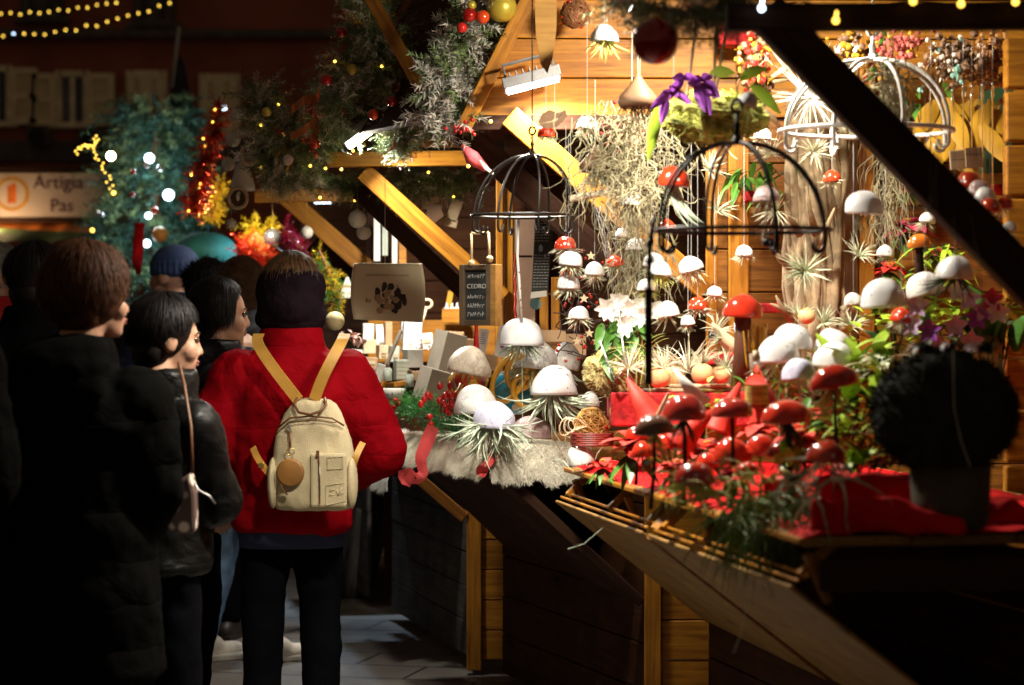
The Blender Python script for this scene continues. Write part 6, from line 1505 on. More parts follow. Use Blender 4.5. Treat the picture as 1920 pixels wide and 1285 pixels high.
for (px, py, w, h, lab, mt) in ((905, 640, 18, 46, 'white card with blue writing behind the cream shell', WHITEBX), (944, 640, 26, 60, 'leaning white print with a small purple figure left of the highest dome', WHITEBX), (1030, 634, 60, 22, 'pale kraft box lid behind the domes', KRAFT), (1075, 650, 46, 40, 'brown kraft box under the star garland', KRAFT), (920, 680, 24, 30, 'small kraft card before the leaning print', KRAFT)):
    a = at(px, py, 9.0); t = thing('paper_card', lab, 'card', a - Z3 * mp(h / 2, 9), 'cards behind the domes'); M = Matrix.Rotation(rad(10 if w < 30 else 0), 3, 'Y') @ Matrix.Rotation(rad(-8), 3, 'X'); m = MB(); m.box(a, (mp(w, 9), .006 if w < 30 else .12, mp(h, 9)), M); part('card', m, mt, t)
    if px == 944: m = MB(); m.ball(a + V((-.005, -.006, -.012)), .012, 10, 8, (.7, .12, 1.6)); part('figure', m, PURP, t, True)
    if px == 905:
        m = MB()
        for i in range(6): q = a + M @ V((0, -.004, .03 - i * .008)); m.tube([q - X3 * .01, q + X3 * .01], .0011, 4)
        part('writing', m, pm('blue ink', (.06, .07, .2), .8), t)
m = MB(); m.lathe([(.001, 0), (.012, 0), (.006, .11), (.004, .13), (.001, .13)], at(893, 665, 8.8), 14); solo('red_candle', m, BERRY, 'slim red glass taper below the chalkboard', 'candle', at(893, 665, 8.8), smooth=True)
# dark star and berry garland
t = thing('star_garland', 'dark vine garland with little cream stars and red berries left of the flowers', 'garland', at(1085, 640, 8.2)); m = MB()
for i in range(60): m.tube(arc(at(1085 + R.gauss(0, 26), 620 + R.uniform(-150, 60), 8.25), rdir(), .08, rdir() * 1.5, 6), .0022, 4)
part('vine', m, pm('dark vine', (.05, .025, .02), .8), t)
for (x, y) in ((1108, 480), (1105, 625), (1082, 640), (1118, 640), (1095, 560)): m = MB(); m.star(at(x, y, 8.1), .016, .007, .003, X3, Z3); part('star', m, PLATE, t)
m = MB()
for i in range(36): m.ball(at(1090 + R.gauss(0, 26), 610 + R.uniform(-150, 70), 8.15), .006, 7, 5)
part('berries', m, DRED, t, True)
# hanging ornaments over the third counter
bauble(670, 411, 17, 9.9, WBALL, 'large beige fuzzy bauble hanging left of the long brace', up=60)
bauble(682, 436, 14, 10.0, WBALL, 'smaller pale fuzzy bauble under the large beige one', up=80)
bauble(575, 436, 12, 11.0, WBALL, 'dim fuzzy bauble behind the slanted yellow brace', up=70)
t = thing('wood_slice_garland', 'hanging wood slices and a dark pentagon above the yellow brace', 'garland', at(825, 395, 9.9)); m = MB()
m.poly([at(815 + 18 * math.cos(a), 400 + 18 * math.sin(a), 9.9) for a in [.3 - 1.257 * i for i in range(5)]], Y3, .01); part('pentagon', m, BROWN, t)
for (x, y, w, h) in ((808, 388, 26, 16), (845, 418, 26, 16), (852, 395, 22, 44), (815, 375, 16, 12)): m = MB(); m.box(at(x, y, 9.95), (mp(w, 9.95), .012, mp(h, 9.95)), Matrix.Rotation(rad(R.uniform(-25, 25)), 3, 'Y')); part('slice', m, PLATE, t, bevel=.004)
m = MB()
for i in range(5): m.tube([at(808 + i * 10, 340, 9.95), at(806 + i * 11, 390, 9.95)], .0012, 4)
part('cord', m, STRING, t)
for (px, y0, y1, w, mt, lab) in ((707, 380, 490, 12, WHITEBX, 'tall white strip hanging behind the fuzzy baubles'), (740, 430, 495, 10, WHITEBX, 'white strip hanging above the picture card'), (755, 430, 500, 14, PX, 'orange wooden strip between white strips'), (722, 400, 480, 10, MINTBX, 'pale green strip hung behind the smaller fuzzy bauble')):
    a = at(px, (y0 + y1) / 2, 11.3); m = MB(); m.box(a, (mp(w, 11.3), .01, mp(y1 - y0, 11.3))); solo('hanging_strip', m, mt, lab, 'strip', a, 'strips hung over the third counter', bevel=.002)
t = thing('white_tassel', 'white paper tassel hanging at the end of the third brace', 'tassel', at(651, 525, 11.2)); m = MB()
for i in range(9): m.tube([at(651, 520, 11.2), at(651 + (i - 4) * 3.2, 556 + 3 * (i % 2), 11.2)], .006, 5)
part('tassel', m, WHITEBX, t)
bauble(628, 602, 18, 9.3, pm('cream balloon', (.60, .53, .30), .4), 'cream egg shaped balloon beside the hood of the red coat', None, False)
garland('tinsel_garland', 'yellow green tinsel hanging under the third brace', [(598, 470, 10.9, 16), (620, 520, 10.9, 22), (640, 570, 10.9, 22)], 10.9, 20, 70, .08, .03, ((TINY, .6), (FIRG, .4)), 'tinsel garlands', 30, .0016)
garland('tinsel_garland', 'crimson tinsel running down between the slanted braces', [(530, 430, 12.4, 18), (570, 470, 12.4, 18), (610, 500, 12.4, 18)], 12.4, 18, 110, .08, .03, ((pm('crimson tinsel', (.35, .01, .05), .25, .5), 1),), 'tinsel garlands', 30, .0018)
garland('tinsel_garland', 'bright red tinsel slanting down behind the hooded head', [(450, 455, 12.0, 18), (480, 475, 12.0, 20), (520, 500, 12.0, 20)], 12.0, 18, 110, .08, .03, ((TINR, 1),), 'tinsel garlands', 30, .0018)
# yellow tinsel star and striped bauble
t = thing('tinsel_star', 'bright yellow tinsel star under the white ornaments', 'tinsel star', at(478, 430, 12.3)); m = MB()
for i in range(70): m.twig(at(483 + R.gauss(0, 15), 432 + R.gauss(0, 9), 12.3), rdir(), .06, .03, .002, 16)
part('tinsel', m, pm('bright yellow tinsel', (.8, .58, .02), .4, .2), t)
bauble(511, 446, 17, 12.1, SILV, 'silver striped bauble beside the yellow tinsel star', up=50)
LAMP4 = lamp('star_bulb_glow', at(480, 400, 11.9), at(480, 450, 12.2), .1, 4, (1, .85, .6), S3, 'AREA')  # area light without a lamp body, stands for string bulbs
# white ornaments hung on the left garland
t = thing('ornament_cluster', 'cluster of white wooden ornaments, bell and round pictures hanging from the left fir bunch', 'ornament', at(455, 330, 9.9)); Yo = 9.9
m = MB(); m.lathe([(.001, .10), (.02, .09), (.035, .03), (.05, -.03), (.052, -.05), (.04, -.05)], at(455, 335, Yo), 20); part('bell', m, WBALL, t, True)
for (x, y, r_) in ((446, 372, 17), (470, 290, 17)):
    m = MB(); m.tube([at(x, y, Yo - .06) + V((math.cos(a) * mp(r_, Yo), 0, math.sin(a) * mp(r_ * 1.1, Yo))) for a in [6.283 * i / 24 for i in range(24)]], .008, 7, True); part('ring', m, PLATE, t, True)
    m = MB(); m.lathe([(.001, 0), (mp(r_ - 2, Yo), 0), (mp(r_ - 2, Yo), .004), (.001, .004)], at(x, y, Yo - .05), 20, Matrix.Rotation(rad(90), 3, 'X')); part('disc', m, BROWN, t)
m = MB(); m.ball(at(446, 370, Yo - .07), mp(5, Yo), 10, 8, (.7, .3, 1.5)); m.ball(at(448, 362, Yo - .07), mp(3, Yo), 10, 8); part('figure', m, WHITEBX, t, True)
m = MB(); m.lathe([(.001, 0), (.02, .01), (.026, .04), (.012, .07), (.001, .075)], at(450, 318, Yo), 14); m.lathe([(.001, 0), (.01, .01), (.02, .05), (.001, .07)], at(474, 275, Yo), 14); part('drop', m, SILV, t, True)
m = MB(); m.tube([at(455, 320, Yo), at(462, 250, Yo), at(470, 200, Yo)], .0018, 4); part('cord', m, STRING, t)
for (x, y, r_, lab) in ((437, 262, 14, 'dull white bauble upper left of the ornament cluster'), (428, 308, 13, 'dull white bauble left of the ornament cluster'), (446, 215, 14, 'dull white bauble at the tip of the left fir bunch'), (434, 420, 10, 'grey bauble under the ornament cluster')): bauble(x, y, r_, 10.0, WBALL, lab, up=40)
# red and gold tinsel column
garland('tinsel_garland', 'tall column of dark red and orange tinsel beside the Christmas tree', [(408, 200, 11.5, 14), (400, 250, 11.5, 22), (385, 300, 11.5, 22), (370, 350, 11.5, 26), (362, 400, 11.5, 22)], 11.5, 22, 260, .08, .03, ((TINR, .7), (COPPER, .3)), 'tinsel garlands', 30, .0022, 8)
garland('tinsel_garland', 'gold tinsel with little stars below the white ornaments', [(415, 340, 12.2, 14), (405, 380, 12.2, 18), (395, 410, 12.2, 20)], 12.2, 18, 70, .07, .03, ((TINY, 1),), 'tinsel garlands', 26, .002, 4)
LAMP5 = lamp('tinsel_bulb_glow', at(400, 420, 11.6), at(385, 340, 11.6), .06, 3, (1, .62, .25), S3, 'AREA')  # bodiless area light in place of bulbs along the tinsel

# ---------------- Christmas tree with its lights
def xtree():
    Y = 14.2; t = thing('christmas_tree', 'blue green Christmas tree with white lamps, red bow and gold ornaments', 'tree', at(290, 900, Y).xy.to_3d())
    m = MB(); m.tube([V((at(290, 0, Y).x, Y, 0)), at(292, 180, Y)], [.07, .02], 10); part('trunk', m, BRONZE, t)
    m = MB(); m2 = MB()
    for i in range(620):
        v = R.random() ** .9; y = 175 + 410 * v; hw = 72 - 60 * v if v < .3 else 54 + 110 * (v - .3)
        a = R.random() * 6.283; rr = R.uniform(.35, 1); p = at(282 + 22 * math.sin(v * 7) + math.cos(a) * hw * rr * .8, y, Y) + Y3 * (math.sin(a) * mp(hw * rr, Y))
        d = V((math.cos(a), math.sin(a), R.uniform(-.8, .25))).normalized()
        L_ = R.uniform(.14, .30)
        for k in range(3):
            e = (d + rdir() * .5 - Z3 * .12 * k).normalized(); (m if i % 3 else m2).twig(p + d * (L_ * .3 * k), e, L_ * .6, .055, .0026, 26)
    part('crown', m, FIRB, t); part('crown', m2, FIR, t)
    for (x, y, r_, mt) in ((280, 297, 9, LEDC), (316, 366, 10, LEDC), (278, 405, 6, LEDC), (275, 457, 7, LEDC), (420, 203, 5, LEDC), (208, 293, 8, BULBW)):
        m = MB(); m.ball(at(x, y, Y - .75), mp(r_, Y), 12, 9); part('bulb', m, mt, t, True)
    for (x, y, pw, cl) in ((278, 300, 4.5, (.62, .85, 1)), (312, 368, 4.5, (.62, .85, 1)), (278, 408, 2.2, (.62, .85, 1)), (276, 460, 2.2, (.7, .88, 1)), (206, 296, 1.2, (1, .6, .25))):
        lamp('tree_lamp', at(x, y, Y - .62), at(290, 340, Y), .05, pw, cl, t, 'POINT')
    return t, Y
_t, _Y = xtree()
for (x, y, r_, mt, lab) in ((250, 322, 5, BERRY, 'tiny red bauble at the left of the tree lamps'), (248, 365, 5, BERRY, 'tiny red bauble low on the left of the tree'), (290, 395, 7, OBALL, 'orange bauble under the lower tree lamp'), (182, 400, 6, SILV, 'silver bauble left of a pair beside the sign'), (190, 403, 5, SILV, 'silver bauble right of a pair beside the sign'), (300, 440, 15, pm('orange globe', (.7, .36, .08), .4), 'large orange globe ornament above the navy cap'), (275, 310, 6, pm('snowman white', (.6, .58, .55), .5), 'little white figure ornament under the upper tree lamp'), (300, 315, 6, SILV, 'little silver star ornament under the upper tree lamp')): bauble(x, y, r_, _Y - .8, mt, lab, 'small baubles on the tree', False)
t = thing('red_stocking', 'long red stocking hanging at the foot of the Christmas tree', 'stocking', at(262, 470, 13.2)); m = MB()
m.tube([at(262, 420, 13.2), at(260, 450, 13.2), at(257, 490, 13.2), at(260, 515, 13.2)], [.022, .03, .03, .012], 12); m.tube([at(262, 418, 13.2), at(262, 426, 13.2)], .03, 12); part('stocking', m, REDCL, t, True)
t = thing('fairy_lights', 'yellow comet shaped cluster of fairy lights left of the tree', 'string lights', at(180, 300, 14.0), 'strings of fairy lights over the square')
for i in range(34):
    if i < 16: x, y = 142 + i * 2.7 + R.uniform(-3, 3), 287 - i * 1.4 + R.uniform(-6, 5)
    elif i < 24: x, y = 178 + R.uniform(-4, 6), 255 + (i - 16) * 6
    else: x, y = 190 + (i - 24) * 2 + R.uniform(-6, 6), 300 + (i - 24) * 6
    m = MB(); m.ball(at(x, y, 13.9), mp(1.7, 14), 8, 6); part('bulb', m, BULBY, t, True)
m = MB(); m.tube([at(142, 287, 13.92), at(184, 262, 13.92), at(180, 300, 13.92), at(200, 340, 13.92), at(210, 360, 13.92)], .004, 4); part('cable', m, IRON, t)
for (x, y) in ((173, 432), (213, 362)):
    m = MB(); m.ball(at(x, y, 13.8), mp(4, 14), 8, 6); solo('fairy_bulb', m, BULBY, 'single yellow bulb low on the left of the tree' if x == 173 else 'single yellow bulb at the tail of the comet lights', 'bulb', at(x, y, 13.8), 'single bulbs on the beams', True)
# dark pillar and pale flag like ornament beyond the tree
t = thing('closed_parasol', 'dark closed parasol with a pale tie rising above the tree', 'parasol', V((at(335, 0, 15).x, 15, 0))); m = MB()
m.lathe([(.03, 0), (.03, .9), (.20, 1.0), (.22, 1.6), (.12, 2.4), (.05, 2.9), (.02, 3.05), (.001, 3.1)], V((at(338, 0, 15).x, 15, 0)), 18, wob=.12); part('canopy', m, pm('black parasol cloth', (.012, .014, .013), .9), t, True)
m = MB(); m.sheet(lambda u, v: at(318 + 8 * u + 14 * (1 - v), 165 - 115 * (1 - v) ** 1 + 0 * u, 14.7) + Y3 * .02 * math.sin(u * 6), 5, 14); part('pale_tie', m, GREYBX, t, True)
# ================================================================== people
def loft(mb, rings, T, n=30, pw=2.5):
    vs = []; fs = []; k = len(rings)
    for (z, hw, hd, cx, cy) in rings:
        for j in range(n):
            a = 6.283185 * j / n; c, s = math.cos(a), math.sin(a)
            vs.append(T(cx + math.copysign(abs(c) ** (2 / pw), c) * hw, cy + math.copysign(abs(s) ** (2 / pw), s) * hd, z))
    for i in range(k - 1):
        for j in range(n): fs.append((i * n + j, i * n + (j + 1) % n, (i + 1) * n + (j + 1) % n, (i + 1) * n + j))
    fs += [tuple(range(n))[::-1], tuple((k - 1) * n + j for j in range(n))]
    mb.add(vs, fs)
def person(label, px, Y, h, yaw, head=0, tilt=0, drop=0, hx=0, top=None, topm=None, hem=.44, hw=.20, sh=.19, puff=.06, elbow=((-.27, .02, .62), (.27, .02, .62)), wrist=((-.22, .16, .50), (.22, .16, .50)), trou=TROU, shoe=SHOED, hair=None, hairm=HAIRK, hat=None, hatm=None, glasses=False, hood=False, collar=True, group='shoppers in the crowd', lean=0, step=0.0, hs=1.0, flare=0, hand_near=None, skinface=True, foot_yaw=0):
    base = V(((px - 960) * Y / F, Y, 0)); k = h / 1.68; ya = rad(yaw)
    cy_, sy_ = math.cos(ya), math.sin(ya)
    def T(x, y, z): y = y + lean * max(0, z - .9); return base + V((x * cy_ + y * sy_, -x * sy_ + y * cy_, z)) * k
    t = thing('person', label, 'person', base, group)
    hc = (hx, .03, 1.555)
    hb = rad(yaw + head); ch, sh_ = math.cos(hb), math.sin(hb)
    HC = T(*hc)
    def Hd(x, y, z):
        c, s = math.cos(rad(tilt)), math.sin(rad(tilt)); y, z = y * c + z * s, -y * s + z * c
        return HC + V((x * ch + y * sh_, -x * sh_ + y * ch, z)) * (k * hs)
    HR = Matrix.Rotation(-hb, 3, 'Z') @ Matrix.Rotation(-rad(tilt), 3, 'X')
    def el(mb, c, r, n=18, m=12): mb.ball(Hd(*c), k * hs, n, m, r, HR)
    # the body: one skin from crown to toe
    b = MB()
    el(b, (0, -.006, .022), (.073, .094, .093)); el(b, (0, .036, -.050), (.054, .054, .062)); el(b, (0, .070, -.088), (.024, .022, .020))
    for s in (-1, 1): el(b, (s * .036, .058, -.026), (.030, .030, .034)); el(b, (s * .076, -.006, -.006), (.011, .023, .033))
    b.cap(Hd(0, .087, .012), Hd(0, .103, -.028), .0085 * k, .0115 * k, 10); b.cap(Hd(-.010, .094, -.032), Hd(.010, .094, -.032), .008 * k, .008 * k, 8); b.cap(Hd(-.030, .080, .024), Hd(.030, .080, .024), .012 * k, .012 * k, 10)
    b.cap(Hd(-.016, .086, -.054), Hd(.016, .086, -.054), .008 * k, .008 * k, 8); b.cap(Hd(-.014, .084, -.066), Hd(.014, .084, -.066), .009 * k, .009 * k, 8)
    b.cap(Hd(0, -.014, -.06), T(0, -.01, 1.40), .055 * k, .062 * k)
    loft(b, [(.80, .155, .10, 0, 0), (.95, .16, .11, 0, 0), (1.10, .14, .10, 0, 0), (1.24 - drop, .155, .10, 0, 0), (1.33 - drop, .12, .08, 0, 0), (1.40 - drop, .06, .05, 0, 0)], T)
    hands = []
    for i, s in enumerate((-1, 1)):
        S, E, W = T(s * .15, 0, 1.30 - drop), T(*elbow[i][:2], elbow[i][2] * 1.68), T(*wrist[i][:2], wrist[i][2] * 1.68)
        b.cap(S, E, .050 * k, .040 * k); b.cap(E, W, .040 * k, .028 * k)
        d = (W - E).normalized(); sd = d.cross(Z3) if abs(d.z) < .9 else d.cross(X3); sd.normalize(); nn = sd.cross(d)
        b.bar(W + d * .01 * k, W + d * .09 * k, .075 * k, .030 * k, nn)
        for f in range(4):
            q = W + d * (.085 * k) + sd * ((f - 1.5) * .020 * k); L = (.066, .076, .072, .056)[f] * k
            m1 = q + d * L * .5 - nn * L * .15; b.cap(q, m1, .0095 * k, .009 * k, 8); b.cap(m1, m1 + (d * .75 - nn * .6).normalized() * L * .55, .009 * k, .0075 * k, 8)
        q = W + d * .03 * k + sd * .035 * k * s; m1 = q + (d * .7 + sd * s * .7).normalized() * .035 * k; b.cap(q, m1, .011 * k, .010 * k, 8); b.cap(m1, m1 + (d * .9 + sd * s * .2).normalized() * .03 * k, .010 * k, .008 * k, 8)
        hands.append((S, E, W))
    legs = []
    for s in (-1, 1):
        st = s * step
        Hp, Kn, An = T(s * .085, 0, .86), T(s * .10, .02 + st * .4, .47), T(s * .105, -.02 + st, .085)
        b.cap(Hp, Kn, .075 * k, .055 * k); b.cap(Kn, An, .055 * k, .036 * k); legs.append((Hp, Kn, An, s, st))
        b.cap(An - Z3 * .04 * k, T(s * .12, .12 + st, .04), .032 * k, .028 * k)
    part('body', b, SKIN, t, True, remesh=.0075, sm=3)
    if skinface:
        e = MB()
        for s in (-1, 1): e.ball(Hd(s * .031, .079, .008), .0125 * k, 10, 8)
        ey = part('eye', e, pm('eye', (.06, .035, .02), .1, coat=1) if 'eye' not in MATS else MATS['eye'], t, True)
        e = MB(); e.cap(Hd(-.016, .0925, -.056), Hd(.016, .0925, -.056), .0058 * k, .0058 * k, 8); e.cap(Hd(-.013, .091, -.064), Hd(.013, .091, -.064), .0065 * k, .0065 * k, 8); part('lips', e, LIPS, t, True)
        e = MB()
        for s in (-1, 1): e.cap(Hd(s * .014, .093, .030), Hd(s * .046, .080, .030), .0035 * k, .0025 * k, 6)
        part('eyebrow', e, hairm, t, True)
    # trousers and shoes
    m = MB()
    for (Hp, Kn, An, s, st) in legs:
        m.cap(Hp, Kn, .100 * k, .078 * k); m.cap(Kn, An + Z3 * .03 * k, .078 * k, .066 * k)
    loft(m, [(.80, .17, .12, 0, 0), (.95, .175, .12, 0, 0)], T)
    part('trousers', m, trou, t, True, remesh=.013, folds=.022)
    for (Hp, Kn, An, s, st) in legs:
        m = MB(); toe = T(s * .13, .17 + st, .035); heel = T(s * .10, -.055 + st, .045)
        m.cap(heel, toe, .043 * k, .036 * k); m.cap(An, T(s * .115, .05 + st, .06), .052 * k, .045 * k); sh1 = part('shoe', m, shoe, t, True, remesh=.009)
        m = MB(); q = [T(s * .10 + x, y + st, 0) for (x, y) in ((-.045, -.09), (.04, -.09), (.05, .05), (.075, .15), (.055, .21), (.005, .215), (-.025, .15), (-.045, .03))]
        m.poly([p + Z3 * .014 for p in q], Z3, .026); part('sole', m, SOLE if shoe is SHOEW else SHOED, sh1, bevel=.006)
    # the coat
    hz = hem * 1.68; w = hw
    m = MB()
    loft(m, [(hz, w + flare, .15 + flare * .7, 0, 0), (hz + .02, w + .012 + flare, .165 + flare * .7, 0, 0), (max(hz + .1, .95), w + flare * .3, .165 + flare * .3, 0, 0), (1.12, w * .96 + puff * .2, .16, 0, 0), (1.25 - drop, w + puff * .25, .165, 0, -.01), (1.335 - drop, w * .92, .14, 0, -.01), (1.385 - drop, w * .66, .115, 0, -.005), (1.415 - drop * .8, .10, .095, 0, 0)], T)
    if collar: loft(m, [(1.37 - drop, .125, .115, 0, 0), (1.43 - drop * .7, .120, .115, 0, .005), (1.475 - drop * .5, .112, .110, 0, .01), (1.478 - drop * .5, .08, .08, 0, .01)], T, pw=2.1)
    for i, s in enumerate((-1, 1)):
        S, E, W = hands[i]; S2 = T(s * sh, -.01, 1.315 - drop)
        m.cap(S2, E, (.078 + puff * .35) * k, (.066 + puff * .4) * k); m.cap(E, W, (.066 + puff * .4) * k, (.046 + puff * .3) * k)
    if hood:
        loft(m, [(1.24, .09, .03, 0, -.175), (1.30, .14, .06, 0, -.17), (1.38, .15, .075, 0, -.14), (1.43, .13, .07, 0, -.11), (1.45, .08, .04, 0, -.10)], T, pw=2.2)
    part('coat' if hem < .40 else 'jacket', m, topm, t, True, remesh=.013, sm=5, folds=.030)
    # hair
    if hair:
        fr, sd_, bk, hang_, vol, cnt, wave = hair
        bs = MB(); el(bs, (0, -.022, .030), (.079 * vol, .089 * vol, .088 * vol), 24, 16)
        if hang_ > .05: bs.cap(Hd(0, -.05, .0), Hd(0, -.055, -.05 - hang_ * .8), .07 * k * vol, .06 * k)
        elif bk > 110: el(bs, (0, -.045, -.03), (.066 * vol, .055 * vol, .07))
        rg = random.Random(int(px))
        for i in range(cnt):
            a = rg.uniform(-math.pi, math.pi); f = abs(a) / math.pi
            te = (fr + (sd_ - fr) * min(1, f / .42)) if f < .42 else (sd_ + (bk - sd_) * (f - .42) / .58)
            te = rad(te * rg.uniform(.80 - .14 * min(1, wave), 1.07)); t0 = rad(rg.uniform(0, 70)) if rg.random() < .6 else rad(rg.uniform(0, 14))
            if t0 > te: t0 = te * .5
            pts = []; vo = vol * rg.uniform(1.0, 1.07) * (1 + .07 * noise.noise(V((math.sin(a) * 2.2, math.cos(a) * 2.2, t0 * 2.5 + px)))) * (rg.uniform(1.03, 1.10) if rg.random() < .10 else 1); a2 = a + rg.uniform(-.3, .3) * wave
            for j in range(7):
                th = t0 + (te - t0) * j / 6; aa = a + (a2 - a) * j / 6; wv = 1 + .02 * wave * math.sin(j * 2 + i)
                pts.append(Hd(math.sin(th) * math.sin(aa) * .081 * vo * wv, -.020 + math.sin(th) * math.cos(aa) * .093 * vo * wv, .030 + math.cos(th) * .092 * vo * wv))
            if hang_ and f > .30:
                q = pts[-1]; o = (q - Hd(0, -.02, (0))); o.z = 0; o = o.normalized() if o.length > 1e-5 else V((0, 0, 0))
                for j in range(5): q = q + (V((0, 0, -1)) + o * rg.uniform(-.25, .12) + V((rg.uniform(-.06, .06), rg.uniform(-.06, .06), 0)) * (1 + wave)) * (hang_ * rg.uniform(.85, 1.1) / 5 * k); pts.append(q)
            nn = (pts[3] - HC); bs.blade(pts, rg.uniform(.0008, .0022) * k, up=nn)
        part('hair', bs, hairm, t, True)
    if hat: hat(t, Hd, el, T, k, hatm)
    if glasses:
        g_ = MB()
        for s in (-1, 1):
            g_.tube([Hd(s * .033 + .024 * math.cos(a), .100 - .006 * abs(math.cos(a)), .006 + .019 * math.sin(a)) for a in [6.283 * j / 20 for j in range(20)]], .0024 * k, 6, True)
            g_.tube([Hd(s * .058, .097, .010), Hd(s * .079, .04, .012), Hd(s * .082, -.01, .008)], .0026 * k, 6)
        g_.tube([Hd(-.010, .101, .008), Hd(.010, .101, .008)], .002 * k, 6); part('glasses', g_, IRON, t, True)
    return t, T, Hd, k, base
def beanie(t, Hd, el, T, k, m):
    b = MB(); el(b, (0, -.012, .050), (.090, .108, .084), 26, 16)
    for j in range(26):
        a = 6.283 * j / 26; b.cap(Hd(math.sin(a) * .084, -.012 + math.cos(a) * .102, .012), Hd(math.sin(a) * .087, -.012 + math.cos(a) * .105, .055), .011 * k, .010 * k, 8)
    part('cap', b, m, t, True, remesh=.007, sm=2)
def slouch(t, Hd, el, T, k, m):
    b = MB(); el(b, (0, -.035, .055), (.115, .135, .075), 26, 16); el(b, (0, -.01, .03), (.088, .105, .06), 26, 14); b.cap(Hd(-.05, .09, .03), Hd(.05, .09, .03), .022 * k, .022 * k)
    part('cap', b, m, t, True, remesh=.008, sm=3)
def furhat(t, Hd, el, T, k, m):
    b = MB(); el(b, (0, -.01, .055), (.105, .120, .075), 24, 14)
    for i in range(900):
        d = rdir(); p = Hd(d.x * .103, -.01 + d.y * .118, .055 + d.z * .074); b.blade([p, p + (d + rdir() * .5) * .015, p + (d + rdir() * .7) * .028], .002)
    part('hat', b, m, t, True)
def snood(t, Hd, el, T, k, m):
    b = MB()
    el(b, (0, -.024, .014), (.124, .128, .112), 26, 18); el(b, (0, -.02, -.07), (.128, .124, .085), 26, 16); el(b, (0, -.055, -.03), (.115, .108, .105), 24, 16)
    part('hood', b, m, t, True, remesh=.010, sm=4, folds=.03)

SHORT = (48, 92, 118, 0, 1.14, 1500, .5)
BOB = (60, 105, 128, .06, 1.16, 1000, .3)
LONG = (50, 100, 118, .22, 1.06, 2200, .3)
CROP = (62, 90, 125, 0, 1.10, 900, .2)
